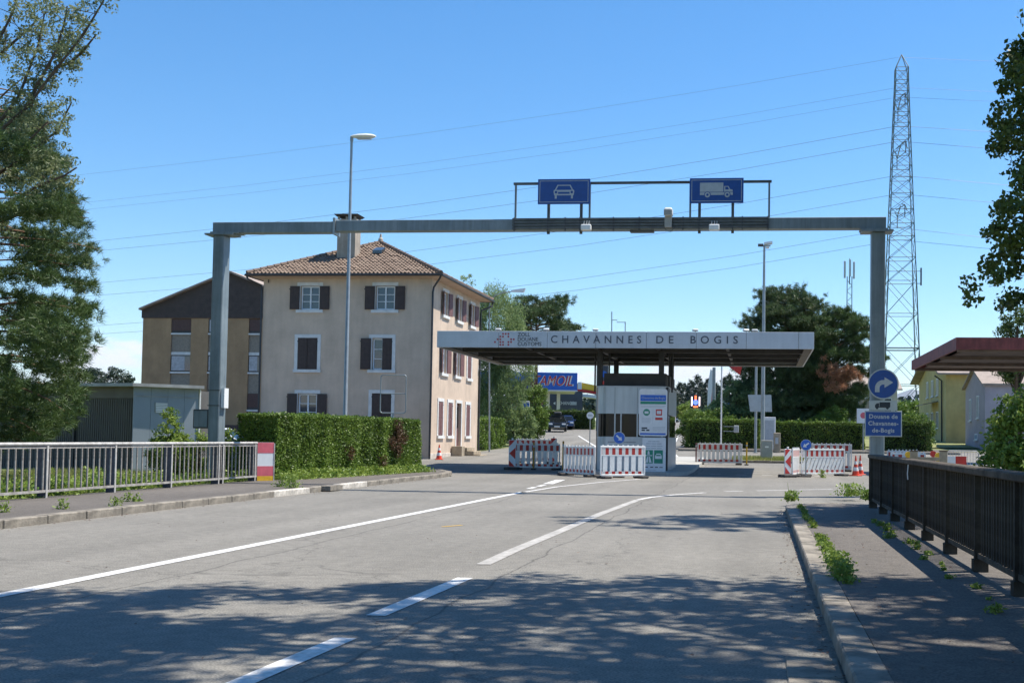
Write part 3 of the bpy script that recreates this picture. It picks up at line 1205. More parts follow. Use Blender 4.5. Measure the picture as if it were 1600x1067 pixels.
# ------------------------------------------------------------------ customs canopy
CY = 42.7
cx0, cx1 = P(682.5, 530, CY).x, P(1272, 530, CY).x
zf0, zf1 = P(980, 544, CY).z, P(980, 518, CY).z
CD = 10.4
cw_ = cx1 - cx0
can = root('customs_canopy', 'flat metal canopy over the customs lanes with its name on the fascia', 'canopy', (cx0, CY, 0))
H0, H1 = zf0, zf1
joints = [0] + [P(x, 530, CY).x - cx0 for x in (779, 855, 931, 1010, 1088, 1166, 1248)] + [cw_]
for a, b_ in zip(joints[:-1], joints[1:]):
    MB().cbox(a + .006, b_ - .006, 0, .05, H0, H1, .006).build('fascia_panel', 'fascia_metal', can)
for k in range(6):
    a, b_ = .052 + k * (CD - .1) / 6, .052 + (k + 1) * (CD - .1) / 6
    MB().cbox(0, .05, a + .005, b_ - .005, H0, H1, .006).build('fascia_panel', 'fascia_metal', can)
    MB().cbox(cw_ - .05, cw_, a + .005, b_ - .005, H0, H1, .006).build('fascia_panel', 'fascia_metal', can)
MB().cbox(.06, cw_ - .06, CD - .04, CD, H0, H1, .006).build('fascia_panel', 'fascia_metal', can)
MB().box(.052, cw_ - .052, .052, CD - .05, H1 - .10, H1 - .02).build('roof_deck', 'roof_dark', can)
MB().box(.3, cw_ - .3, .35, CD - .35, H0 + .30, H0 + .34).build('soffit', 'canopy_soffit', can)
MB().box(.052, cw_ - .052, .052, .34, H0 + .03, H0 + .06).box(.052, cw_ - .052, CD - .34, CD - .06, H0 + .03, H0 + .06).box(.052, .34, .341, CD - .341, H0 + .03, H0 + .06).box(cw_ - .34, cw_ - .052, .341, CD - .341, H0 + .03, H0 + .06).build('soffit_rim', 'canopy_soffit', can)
for yy in (2.6, 5.2, 7.8):
    MB().box(.35, cw_ - .35, yy - .09, yy + .09, H0 + .02, H0 + .299).build('beam', 'roof_dark', can)
for xx in (3.2, 5.95, 8.3, 11.0):
    MB().box(xx - .06, xx + .06, .36, CD - .36, H0 + .08, H0 + .298).build('purlin', 'roof_dark', can)
colx = [P(937.5, 580, CY + 2.6).x - cx0, P(1033.5, 580, CY + 2.6).x - cx0]
for xx in colx:
    for yy in (2.6, 7.8):
        MB().box(xx - .10, xx + .10, yy - .11, yy + .11, .12, H0 + .02).build('column', 'dark_metal', can)
for xx in (colx[0] - .25, colx[0] + .32, colx[1] + .28, colx[1] + .40):
    MB().tube([(xx, 3.0, 3.2), (xx, 3.0, H0 + .25)], .035, 8).build('drainpipe', 'dark_metal', can)
lx = lambda x: P(x, 530, CY).x - cx0
text('lettering', 'CHAVANNES', .40, 'text_grey', can, (lx(931), -.006, P(930, 531, CY).z), bold=.004, space=1.75, ext=.004, width=lx(996.5) - lx(855.5))
can_de = text('lettering', 'DE', .40, 'text_grey', can, (lx(1038.5), -.006, P(1038, 531.4, CY).z), bold=.004, space=1.75, ext=.004, width=lx(1052) - lx(1025))
text('lettering', 'BOGIS', .40, 'text_grey', can, (lx(1115.5), -.006, P(1115, 531.6, CY).z), bold=.004, space=1.75, ext=.004, width=lx(1152.5) - lx(1078.5))
# first word spans 855 to 996
for i, (t, f_) in enumerate((('ZOLL', .52), ('DOUANE', .85), ('CUSTOMS', 1.0))):
    text('small_lettering', t, .205, 'text_dark', can, (lx(809) + (lx(846) - lx(809)) * f_ / 2, -.006, P(825, 523.0 + i * 7.35, CY).z), bold=.0, space=1.0, ext=.004, width=(lx(846) - lx(809)) * f_)
dots = {0: (3, 4, 5), 1: (2, 3, 5), 2: (1, 2, 6, 7), 3: (0, 2, 3, 5, 6), 4: (2, 3, 5)}
dm = MB().disc(0, 0, .036, -.008, -.001, 12)
d0 = None
for rw, cs in dots.items():
    for c in cs:
        pt = P(773.4 + c * 4.2, 521.6 + rw * 4.25, CY)
        if d0 is None:
            d0 = dm.build('logo_dot', 'logo_red', can, (pt.x - cx0, 0, pt.z))
        else:
            link('logo_dot', d0.data, None, can, (pt.x - cx0, 0, pt.z))
for i, x in enumerate((779, 854, 931, 1087, 1166, 1180)):
    pt = P(x, 517, CY + .5)
    s_ = root('canopy_lamp', 'small floodlight standing on the edge of the canopy roof', 'floodlight', (pt.x, CY + .5, H1 - .02), random.uniform(-.5, .5), 'small floodlights on the canopy roof')
    MB().tube([(0, 0, 0), (0, 0, .09)], .02, 6).build('stand', 'galvanised', s_)
    MB().cbox(-.13, .10, -.09, .09, .085, .17, .03).build('head', 'white_plastic', s_)
pt = P(968, 500, CY + 5)
s_ = root('antenna_mast', 'thin metal antenna frame on the canopy roof', 'antenna', (pt.x, CY + 5, H1 - .02))
a = lambda x, y: (P(x, y, CY + 5).x - pt.x, 0, P(x, y, CY + 5).z - (H1 - .02))
MB().tube([(a(956, 518)[0], 0, 0), a(956, 487)], .022, 6).build('mast', 'galvanised', s_)
MB().tube([a(956, 500), a(964, 500), a(964, 503.5), a(978, 503.5)], .016, 6).build('arm', 'galvanised', s_)
MB().tube([(a(977, 518)[0], 0, 0), a(977, 503)], .02, 6).build('mast', 'galvanised', s_)

# ------------------------------------------------------------------ customs booth
BY = 44.6
bx0, bx1 = P(930.5, 650, BY).x, P(1044, 650, BY + .6).x
bw = bx1 - bx0
bz1 = P(980, 604, BY).z
bo = root('customs_booth', 'silver metal customs booth with rounded corners under the canopy', 'booth', (bx0, BY, .12))
bh = bz1 - .12
BDp = 5.5
zA, zB = P(960, 682, BY).z - .12, P(960, 646, BY).z - .12      # window sill and head


def rrect(w, d, r, n=6, ins=0):
    pts = []
    for cx, cy, a0 in ((w - r, r, -PI / 2), (w - r, d - r, 0), (r, d - r, PI / 2), (r, r, PI)):
        for i in range(n + 1):
            t = a0 + PI / 2 * i / n
            pts.append((cx + (r - ins) * math.cos(t), cy + (r - ins) * math.sin(t)))
    return pts


MB().prism_z(rrect(bw, BDp, .45), -.01, zA).build('lower_wall', 'booth_metal', bo, smooth=True)
MB().prism_z(rrect(bw, BDp, .45), zB, bh - .02).build('upper_wall', 'booth_metal', bo, smooth=True)
MB().prism_z(rrect(bw, BDp, .45, ins=.05), zA, zB).build('window_band', 'glass_dark', bo, smooth=True)
MB().prism_z(rrect(bw, BDp, .45, ins=-.02), bh - .019, bh + .03).build('roof_edge', 'fascia_metal', bo, smooth=True)
MB().box(.25, bw - .1, .5, BDp - .3, bh + .031, bh + .55).build('roof_unit', 'roof_dark', bo)
for xx in (.02, .74, .98, 1.62):
    MB().box(xx, xx + .05, -.012 if xx > .3 else .40, .06 if xx > .3 else .46, zA, zB).build('mullion', 'booth_metal', bo)
for xx in (.75, 1.63):
    MB().box(xx, xx + .012, -.003, .01, zB + .0, bh - .03).build('panel_joint', 'text_grey', bo)
MB().box(bw - .10, bw + .03, .2, .32, 0, bh).build('corner_post', 'dark_metal', bo)
MB().box(.5, 1.6, -.004, .01, zA - .22, zA - .2).build('panel_joint', 'text_grey', bo)

# ------------------------------------------------------------------ information boards in front of the booth
IY = 43.6
p0, p1 = P(998, 681, IY), P(1043, 608, IY)
w, h = p1.x - p0.x, p1.z - p0.z
s_ = root('information_board', 'tall white board with blue heading and toll instructions in front of the booth', 'information board', (p0.x, IY, p0.z), 0)
MB().prism([(x, z) for x, z in rrect(w, h, .09)], -.03, .03).build('panel', 'sign_white', s_)
MB().box(.05, w - .05, -.034, -.0305, h * .745, h * .875).build('heading_band', 'blue_bright', s_)
text('lettering', 'Chavannes-de-Bogis', .125, 'sign_grey_print', s_, (w / 2, -.036, h * .81), ext=.001, width=w * .82)
mat('sign_green', (.02, .26, .16), .45, .1, 6)
MB().box(.05, w - .05, -.034, -.0305, h * .68, h * .735).build('green_band', 'sign_green', s_)
MB().box(.05, w - .05, -.034, -.0305, h * .03, h * .065).build('foot_band', 'blue_bright', s_)
MB().disc(w * .27, h * .505, .13, -.034, -.0305, 24).build('green_roundel', 'sign_green', s_)
MB().box(w * .27 - .075, w * .27 + .075, -.037, -.0345, h * .505 - .05, h * .505 + .04).build('roundel_symbol', 'sign_white', s_)
MB().box(w * .60, w * .82, -.034, -.0305, h * .44, h * .57).build('red_square', 'red_paint', s_)
MB().box(w * .635, w * .785, -.037, -.0345, h * .47, h * .54).build('square_symbol', 'sign_white', s_)
MB().box(w * .58, w * .84, -.034, -.0305, h * .345, h * .395).build('red_plate', 'red_paint', s_)
MB().box(w * .49, w * .495, -.033, -.0305, h * .26, h * .58).build('divider', 'sign_grey_print', s_)
for i, (xa, xb, zz) in enumerate(((.55, .95, .90), (.06, .95, .64), (.06, .9, .615), (.1, .42, .37), (.1, .42, .345), (.1, .42, .31), (.1, .4, .285), (.5, .93, .19), (.5, .93, .165), (.5, .93, .14), (.5, .9, .115))):
    MB().box(w * xa, w * xb, -.033, -.0305, h * zz, h * zz + .012).build('text_line', 'sign_grey_print', s_)
MB().box(w * .10, w * .30, -.033, -.0305, h * .155, h * .185).box(w * .10, w * .22, -.033, -.0305, h * .11, h * .14).box(w * .27, w * .38, -.033, -.0305, h * .11, h * .14).build('text_line', 'text_dark', s_)
MB().tube([(.2, .06, -.9), (.2, .06, h * .9)], .03, 8).build('post', 'galvanised', s_)
MB().tube([(w - .2, .06, -.9), (w - .2, .06, h * .9)], .03, 8).build('post', 'galvanised', s_)
IY2 = 43.4
p0, p1 = P(1003, 741, IY2), P(1040.5, 684, IY2)
w, h = p1.x - p0.x, p1.z - p0.z
s_ = root('vignette_board', 'lower white board with green motorway and car symbols by the barriers', 'information board', (p0.x, IY2, p0.z), 0)
MB().cbox(0, w, -.03, .03, 0, h, .012).build('panel', 'sign_white', s_)
MB().box(w * .09, w * .46, -.034, -.0305, h * .305, h * .665).build('green_square', 'sign_green', s_)
MB().box(w * .51, w * .88, -.034, -.0305, h * .305, h * .665).build('green_square', 'sign_green', s_)
u = w * .37
mw = MB()
ox, oz = w * .09, h * .305
hh = h * .36
mw.prism([(ox + u * .14, oz + hh * .06), (ox + u * .45, oz + hh * .06), (ox + u * .47, oz + hh * .5), (ox + u * .34, oz + hh * .5)], -.037, -.0345)
mw.prism([(ox + u * .55, oz + hh * .06), (ox + u * .86, oz + hh * .06), (ox + u * .66, oz + hh * .5), (ox + u * .53, oz + hh * .5)], -.037, -.0345)
mw.box(ox + u * .08, ox + u * .92, -.037, -.0345, oz + hh * .56, oz + hh * .62)
mw.prism([(ox + u * .36, oz + hh * .67), (ox + u * .64, oz + hh * .67), (ox + u * .57, oz + hh * .93), (ox + u * .43, oz + hh * .93)], -.037, -.0345)
mw.build('motorway_symbol', 'sign_white', s_)
ox = w * .51
MB().prism([(ox + u * .12, oz + hh * .35), (ox + u * .12, oz + hh * .55), (ox + u * .28, oz + hh * .74), (ox + u * .72, oz + hh * .74), (ox + u * .88, oz + hh * .55), (ox + u * .88, oz + hh * .35)], -.037, -.0345).build('car_symbol', 'sign_white', s_)
MB().box(ox + u * .25, ox + u * .75, -.039, -.0375, oz + hh * .56, oz + hh * .66).build('windscreen_symbol', 'sign_green', s_)
for i, wd in enumerate((.25, .34, .38, .35)):
    for k in range(3):
        MB().box(w * (.5 - wd + k * wd * .67), w * (.5 - wd + k * wd * .67 + wd * .6), -.033, -.0305, h * (.89 - i * .062), h * (.89 - i * .062) + .03).build('text_line', 'sign_grey_print', s_)
MB().box(w * .1, w * .25, -.033, -.0305, h * .19, h * .215).box(w * .35, w * .48, -.033, -.0305, h * .19, h * .215).box(w * .55, w * .68, -.033, -.0305, h * .19, h * .215).box(w * .74, w * .88, -.033, -.0305, h * .19, h * .21).build('text_line', 'text_dark', s_)
for i in range(2):
    MB().box(w * .1, w * (.4 + i * .2), -.033, -.0305, h * (.08 + .04 * i), h * (.08 + .04 * i) + .012).build('text_line', 'sign_grey_print', s_)

# ------------------------------------------------------------------ barriers
def barrier(label, px0, px1, Y, rz=0, h=1.0, group=None, slant=False, m='stripe_barrier', tilt=0, w=None, z0=0, slats=9, teeth=True):
    A, B = P(px0, 700, Y).x, P(px1, 700, Y).x
    W = w or (B - A)
    r = root('construction_barrier', label, 'barrier', (A, Y, gz(Y) + z0), rz, group)
    t = .022
    MB().cbox(0, .05, -t, t, .10, h, .006).build('end_post', 'white_plastic', r)
    MB().cbox(W - .05, W, -t, t, .10, h, .006).build('end_post', 'white_plastic', r)
    MB().cbox(.05, W - .05, -t, t, h - .06, h, .006).build('top_bar', 'white_plastic', r)
    MB().cbox(.05, W - .05, -t, t, .08, .14, .006).build('bottom_bar', 'white_plastic', r)
    MB().cbox(.051, W - .051, -t * .7, t * .7, h - .29, h - .061, .004).build('striped_board', m, r)
    MB().box(.051, W - .051, -t * .7, t * .7, .141, .24).build('striped_foot', m, r)
    MB().box(.051, W - .051, -t * .8, t * .8, h - .33, h - .291).build('mid_bar', 'white_plastic', r)
    n = slats
    if teeth:
        for i in range(9):
            x = W * (i + .5) / 9
            MB().box(x - .025, x + .025, -t * .8, t * .8, h + .001, h + .05).build('tooth', 'white_plastic', r)
    for i in range(n):
        x = .05 + (W - .1) * (i + .5) / n
        sw = (W - .1) / n * (.36 if slant else .31)
        if slant:
            MB().prism([(x - sw - .10, .241), (x + sw - .10, .241), (x + sw + .10, h - .331), (x - sw + .10, h - .331)], -t * .6, t * .6).build('slat', 'white_plastic', r)
        else:
            MB().box(x - sw, x + sw, -t * .6, t * .6, .241, h - .331).build('slat', 'white_plastic', r)
    for x in (.16, W - .16):
        MB().cbox(x - .15, x + .15, -.30, .30, 0, .09, .03).build('foot', 'rubber', r)
    return r


stripe_mat('stripe_fine', (.50, .03, .02), (.80, .79, .76), .26, phase=.25)
barrier('white slatted barrier with red blocks square to the road before the booth', 938, 1002, 38.3, R(38), 1.09, slats=6, m='stripe_fine', w=1.78)
barrier('white slatted barrier set at an angle before the booth, beside the yellow post', 881.5, 937, 41.2, R(-52), 1.05, slats=8, m='stripe_fine', w=2.25)
barrier('white slatted barrier with square red blocks on the shaded lane left of the booth', 803, 876, 47.6, R(-3), 1.08, slats=8)
barrier('rear slatted barrier with its top showing above the one in the shaded lane', 806, 868, 53.5, 0, 1.12, slats=8)
barrier('greyish slatted barrier closing the lane right of the booth', 1090, 1160, 55.0, 0, 1.0, slats=10)
barrier('white barrier with slanting slats beside the round arrow sign', 1252, 1325, 44.6, R(38), 1.05, slant=True, slats=11, m='stripe_fine', w=2.2)
barrier('short barrier turned edge-on between chevron beacon and slanting barrier', 1238, 1251, 43.4, R(80), 1.05, slats=6, w=1.8)
barrier('rear white barrier with toothed top behind the slanting barrier', 1266, 1331, 50.5, 0, 1.17, slats=9, m='stripe_fine')
barrier('barrier lying crooked beyond the dark railing, beside the wooden posts', 1392, 1448, 41.0, R(8), .98, slats=8)
barrier('second crooked barrier beyond the dark railing, reaching toward the garden hedge', 1386, 1440, 46.0, R(18), 1.02, slats=8)
# toothed tops on the rear barriers
for px0, px1, Y, hh, lab in ((806, 868, 53.5, 1.12, 0), (1266, 1331, 50.5, 1.17, 1)):
    pass


def slim_post(px, yb, yt, Y, label, m, cat='post', r_=.035, name='guide_post', group=None):
    pb, pt = P(px, yb, Y), P(px, yt, Y)
    z0 = gz(Y)
    o = root(name, label, cat, (pb.x, Y, z0), 0, group)
    MB().cbox(-r_, r_, -r_ * .7, r_ * .7, 0, pt.z - z0, .008).build('shaft', m, o)
    MB().cbox(-.10, .10, -.10, .10, 0, .06, .02).build('base', 'rubber', o)
    MB().cbox(-r_ - .004, r_ + .004, -r_ * .7 - .004, r_ * .7 + .004, (pt.z - z0) * .82, (pt.z - z0) * .9, .003).build('reflector', 'sign_grey_print', o)
    return o


slim_post(833.5, 735, 691, 47.3, 'ochre steel post in front of the shaded lane barrier', 'ochre_post')
slim_post(879.5, 738, 689, 46.0, 'ochre steel post between the shaded lane barrier and the angled one', 'ochre_post')
slim_post(1087.5, 729, 692, 54.7, 'dark red post at the booth end of the greyish barrier', 'shutter_mauve_sunlit')
slim_post(1166.5, 728, 691, 54.7, 'yellow post at the cabinet end of the greyish barrier', 'yellow_paint')


def beacon(px, yb, yt, Y, label, rz=0):
    p = P(px, yb, Y)
    o = root('chevron_beacon', label, 'beacon', (p.x, Y, gz(Y)), rz)
    H = P(px, yt, Y).z - gz(Y)
    MB().cbox(-.15, .15, -.02, .02, .12, H - .03, .01).build('panel', 'sign_white', o)
    n = 3
    hh = (H - .17) / n
    zt2, zb2 = H - .045, .135
    zm = (zt2 + zb2) / 2
    for tri in ([(-.135, zt2), (.11, zt2), (-.135, zt2 - .26)], [(.135, zm + .24), (.135, zm - .24), (-.125, zm)], [(-.135, zb2), (.11, zb2), (-.135, zb2 + .26)]):
        MB().prism(tri, -.0245, -.0205).build('chevron', 'red_paint', o)
    MB().cbox(-.035, .035, -.03, .03, H - .03, H + .05, .01).build('grip', 'white_plastic', o)
    MB().cbox(-.32, .32, -.2, .2, 0, .11, .03).build('foot', 'rubber', o)
    return o


beacon(1230.5, 746, 700, 43.0, 'red and white chevron beacon on a rubber foot beside the slanting barrier', R(38))
beacon(800, 735, 686, 47.0, 'striped beacon at the house end of the shaded lane barrier')
beacon(865, 733, 683, 52.8, 'striped beacon at the booth end of the rear barrier in the shaded lane')


def arrow_sign(px, yc_, Y, yb, label, ang, onto=None):
    p = P(px, yc_, Y)
    z0 = gz(Y) if onto is None else onto
    o = root('direction_sign', label, 'road sign', (p.x, Y, z0))
    zc_ = p.z - z0
    MB().disc(0, zc_, .21, -.012, 0, 32).build('rim', 'sign_back', o)
    MB().disc(0, zc_, .19, -.016, -.0125, 32).build('disc', 'blue_bright', o)
    c, s = math.cos(ang), math.sin(ang)
    tr = lambda x, z: (x * c - z * s, zc_ + x * s + z * c)
    MB().prism([tr(*q) for q in ((-.13, -.028), (.02, -.028), (.02, -.085), (.14, 0), (.02, .085), (.02, .028), (-.13, .028))], -.0195, -.0165).build('arrow', 'sign_white', o)
    MB().tube([(0, .03, 0), (0, .03, zc_ + .15)], .025, 8).build('post', 'galvanised', o)
    MB().cbox(-.2, .2, -.12, .18, 0, .06, .02).build('foot', 'rubber', o)
    return o


arrow_sign(967.5, 684, 39.6, 745, 'round blue sign with arrow down to the right behind the barriers', R(-42))
arrow_sign(1259.5, 695, 43.6, 746, 'round blue sign with arrow down to the left before the slanting barrier', R(215))


def cone(px, yb, Y, label, h=.75, group=None):
    p = P(px, yb, Y)
    o = root('traffic_cone', label, 'traffic cone', (p.x, Y, gz(Y)), random.random(), group)
    MB().cbox(-.2, .2, -.2, .2, 0, .04, .012).build('base', 'cone_orange', o)
    zs = [.04, .2, .34, .46, .58, h]
    rs = [.15, .118, .09, .068, .047, .022]
    for i in range(5):
        MB().tube([(0, 0, zs[i]), (0, 0, zs[i + 1])], [rs[i], rs[i + 1]], 18).build('sleeve', 'cone_orange' if i % 2 == 0 else 'sign_white', o, smooth=True)
    return o


cone(686, 716, 56.4 - .9, 'orange and white traffic cone at the corner of the beige house')
cone(1337, 741, 46.2, 'striped traffic cone next to the slanting barrier', .8)
cone(1344, 738, 47.8, 'striped traffic cone half hidden by the right gantry post', .8)

# ------------------------------------------------------------------ poles, lamps, masts
def lamp_post(label, px, Y, ytop, reach, name='street_lamp', r0=.085, head='flat', z0=None, arm=0):
    z0 = gz(Y) if z0 is None else z0
    p = P(px, ytop, Y)
    o = root(name, label, 'street lamp', (P(px, 680, Y).x, Y, z0))
    H = p.z - z0
    MB().tube([(0, 0, 0), (0, 0, 1.0), (0, 0, 1.02), (0, 0, H)], [r0, r0, r0 * .9, r0 * .5], 12).build('pole', 'galvanised', o, smooth=True)
    return o, H


o, H = lamp_post('tall street lamp with flat white head behind the clipped hedge', 538.5, 38.5, 216, .8)
secs = [(-.05, .03), (.05, .10), (.25, .17), (.55, .19), (.75, .14), (.86, .05)]
hv = MB()
n = 12
for x, r_ in secs:
    for k in range(n):
        t = 2 * PI * k / n
        hv.v.append((x, r_ * math.cos(t), H + .05 + r_ * .45 * math.sin(t)))
for i in range(len(secs) - 1):
    for k in range(n):
        hv.f.append((i * n + k, i * n + (k + 1) % n, (i + 1) * n + (k + 1) % n, (i + 1) * n + k))
hv.f += [tuple(range(n)), tuple((len(secs) - 1) * n + k for k in range(n))]
hv.build('lamp_head', 'white_plastic', o, smooth=True)
MB().box(.2, .7, -.10, .10, H - .045, H - .03).build('lens', 'headlight', o)
MB().tube([(0, 0, H - .12), (0, 0, H + .02)], .06, 10).build('collar', 'galvanised', o)

Y = 67.0
z0 = gz(Y)
o = root('street_lamp', 'curved arm street lamp rising beside the beige house', 'street lamp', (P(765, 680, Y).x, Y, z0))
q = lambda x, y: (P(x, y, Y).x - P(765, 680, Y).x, 0, P(x, y, Y).z - z0)
MB().tube([(0, 0, 0), q(764.5, 480), q(766, 470), q(773, 462), q(785, 457.5), q(800, 455.5)], [.055, .04, .035, .035, .03, .03], 8).build('pole', 'galvanised', o, smooth=True)
a_, b_ = q(799, 455), q(821, 453)
MB().hexa([(a_[0], -.07, a_[2] - .05), (b_[0] - .1, -.13, a_[2] - .07), (b_[0] - .1, .13, a_[2] - .07), (a_[0], .07, a_[2] - .05), (a_[0], -.06, a_[2] + .06), (b_[0], -.12, b_[2] + .09), (b_[0], .12, b_[2] + .09), (a_[0], .06, a_[2] + .06)]).build('lamp_head', 'white_plastic', o)

Y = 65.0
z0 = gz(Y)
X0 = P(1191.5, 690, Y).x
o = root('floodlight_mast', 'tall slim mast with paired floodlights behind the canopy', 'mast', (X0, Y, z0))
H = P(1193, 385, Y).z - z0
MB().tube([(0, 0, 0), (0, 0, H * .5), (0, 0, H)], [.12, .10, .06], 12).build('pole', 'galvanised', o, smooth=True)
MB().box(-.25, .35, -.04, .04, H, H + .06).build('crossarm', 'galvanised', o)
MB().hexa([(-.02, -.2, H + .08), (.45, -.2, H + .14), (.45, .2, H + .14), (-.02, .2, H + .08), (-.02, -.2, H + .2), (.45, -.2, H + .27), (.45, .2, H + .27), (-.02, .2, H + .2)]).build('floodlight', 'white_plastic', o)
MB().cbox(-.36, -.05, -.16, .16, H + .0, H + .13, .02).build('floodlight', 'gantry_dark', o)
MB().cbox(.08, .28, -.1, .1, H - .12, H - .01, .02).build('camera', 'white_plastic', o)


def pole(px, Y, ytop, r_, label, name='pole', cat='pole', m='galvanised', z0=None):
    z0 = gz(Y) if z0 is None else z0
    o = root(name, label, cat, (P(px, 690, Y).x, Y, z0))
    H = P(px, ytop, Y).z - z0
    MB().tube([(0, 0, 0), (0, 0, H)], [r_, r_ * .85], 10).build('shaft', m, o, smooth=True)
    MB().cbox(-r_ * 1.8, r_ * 1.8, -r_ * 1.8, r_ * 1.8, 0, .03, .005).build('base_plate', m, o)
    return o, H


o, H = pole(1180.5, 72, 565, .09, 'grey post carrying a large sign seen from behind', 'sign_post', 'sign post')
p = P(1180, 618, 72)
MB().hexa([(-.35, -.12, p.z - gz(72) - 1.0), (1.0, -.12, p.z - gz(72) - 1.0), (1.0, -.08, p.z - gz(72) - 1.0), (-.35, -.08, p.z - gz(72) - 1.0), (-.5, -.12, p.z - gz(72) + .05), (.95, -.12, p.z - gz(72) + .05), (.95, -.08, p.z - gz(72) + .05), (-.5, -.08, p.z - gz(72) + .05)]).build('sign_back', 'sign_back', o)
pole(1114.5, 95, 574, .16, 'thick grey steel column beyond the right lane', 'steel_column', 'column')
o, H = pole(1126.5, 56.5, 571, .04, 'white flagpole beside the greyish barrier', 'flagpole', 'flagpole', 'sign_white')
MB().box(.12, .62, -.02, .02, 1.55, 1.58).box(.12, .62, -.02, .02, 1.78, 1.81).cbox(.62, .86, -.08, .08, 1.50, 1.85, .02).build('traffic_light_box', 'sign_grey_print', o)
fl = MB()
zt_ = P(1135, 566, 56.5).z - gz(56.5)
nn = 8
for i in range(nn + 1):
    t = i / nn
    fl.v += [(.05 + 1.0 * t, .07 * math.sin(t * 7), zt_ + .10 - .02 * t), (.05 + 1.0 * t * .85, .07 * math.sin(t * 7 + .5), zt_ + .0 - .62 * t)]
fl.f = [(2 * i, 2 * i + 2, 2 * i + 3, 2 * i + 1) for i in range(nn)]
fo = fl.build('flag', 'red_paint')
fo.location = (o.location.x, o.location.y, o.location.z)
tag(fo, 'red flag hanging on the white flagpole under the canopy edge', 'flag')

# utility cabinet, stele, small posts near the grass island
Y = 59.5
p = P(1198, 712, Y)
o = root('utility_cabinet', 'grey concrete utility cabinet on the small grass island', 'cabinet', (p.x, Y, gz(Y) + .1))
MB().cbox(-.30, .30, -.2, .2, 0, .98, .02).build('housing', 'concrete', o)
MB().box(-.24, .24, -.208, -.201, .1, .9).build('door', 'galvanised', o)
MB().box(-.09, .09, -.214, -.209, .6, .68).build('label_plate', 'sign_white', o)
p = P(1214, 690, 73.2)
o = root('concrete_stele', 'narrow brownish concrete stele beside the clipped hedge', 'stele', (p.x, 73.2, gz(73.2) + .0))
MB().cbox(-.22, .22, -.12, .12, 0, 1.25, .03).build('block', 'step_stone', o)
MB().box(-.10, .08, -.125, -.121, .55, .95).build('panel', 'sign_grey_print', o)
p = P(1202, 670, 76)
o = root('white_kiosk', 'white cabinet standing in the gap between the two clipped hedges', 'cabinet', (p.x, 75.6, gz(75.6) + .12))
MB().cbox(-.40, .40, -.3, .3, 0, 2.1, .02).build('housing', 'car_white', o)
MB().box(-.3, .3, -.307, -.301, .3, 1.9).build('door', 'sign_grey_print', o)

# far small signs beyond the right lane
Y = 150.0
p = P(1087, 627, Y)
o = root('led_sign', 'dark electronic traffic sign with lit red bars and a blue disc over the far road', 'electronic sign', (p.x, Y, gz(Y)))
zc_ = p.z - gz(Y)
MB().box(-.75, .75, -.1, .1, zc_ - .9, zc_ + .9).build('housing', 'dark_metal', o)
emit_mat('led_red', (1, .16, .06), 1.6); emit_mat('led_white', (1, .8, .8), 1.5); emit_mat('led_blue', (.12, .2, 1), 1.2)
for x in (-.5, .5):
    MB().box(x - .08, x + .08, -.12, -.101, zc_ - .6, zc_ + .6).build('led_bar', 'led_white', o)
MB().box(-.12, .12, -.12, -.101, zc_ + .15, zc_ + .75).build('led_bar', 'led_red', o)
MB().disc(0, zc_ - .12, .34, -.135, -.121, 20).build('led_disc', 'led_blue', o)
MB().box(-.3, .3, -.12, -.101, zc_ - .8, zc_ - .6).build('led_bar', 'led_red', o)
MB().tube([(0, .15, 0), (0, .15, zc_)], .1, 8).build('post', 'galvanised', o)
for px, yy, lab, m in ((1131, 626, 'white notice board with blue edge beyond the right lane', 'sign_white'), (1141, 624, 'small blue direction sign beyond the right lane', 'blue_bright')):
    Y = 110.0
    p = P(px, yy, Y)
    o = root('notice_board', lab, 'sign', (p.x, Y, gz(Y)))
    zc_ = p.z - gz(Y)
    MB().box(-.38, .38, -.03, .03, zc_ - .45, zc_ + .3).build('panel', m, o)
    MB().box(-.33, .33, -.036, -.031, zc_ + .08, zc_ + .22).build('print', 'blue_bright' if m == 'sign_white' else 'sign_white', o)
    MB().tube([(0, .06, 0), (0, .06, zc_)], .05, 6).build('post', 'galvanised', o)
Y = 105.0
p = P(1104, 660, Y)
o = root('feather_flag', 'tall narrow white and red advertising flag beyond the hedge', 'banner', (p.x, Y, gz(Y)))
zz = lambda y: P(1104, y, Y).z - gz(Y)
MB().tube([(0, .03, 0), (.1, .03, zz(600)), (.35, .03, zz(577))], .03, 6).build('pole', 'galvanised', o)
MB().prism([(.02, zz(650)), (.45, zz(650)), (.72, zz(600)), (.60, zz(580)), (.30, zz(577)), (.1, zz(600))], -.01, .01).build('banner', 'sign_white', o)
MB().prism([(.36, zz(640)), (.48, zz(640)), (.72, zz(600)), (.60, zz(581)), (.50, zz(600))], -.014, -.011).build('red_band', 'red_paint', o)


# empty sign frame over the hedge
Y = 40.6
p0, p1 = P(594, 645, Y), P(635, 586, Y)
w, h = p1.x - p0.x, p1.z - p0.z
o = root('empty_signboard', 'empty rounded metal sign frame sticking up behind the hedge', 'sign frame', (p0.x, Y, p0.z))
rp = [(x, 0, z) for x, z in rrect(w, h, .09, 4)]
MB().tube(rp + rp[:2], .022, 8, cap=False).build('frame', 'galvanised', o, smooth=True)
MB().tube([(0, 0, h * .51), (w, 0, h * .51)], .018, 8).build('crossbar', 'galvanised', o)
MB().tube([(w * .5, 0, -p0.z), (w * .5, 0, 0)], .03, 8).build('post', 'galvanised', o)

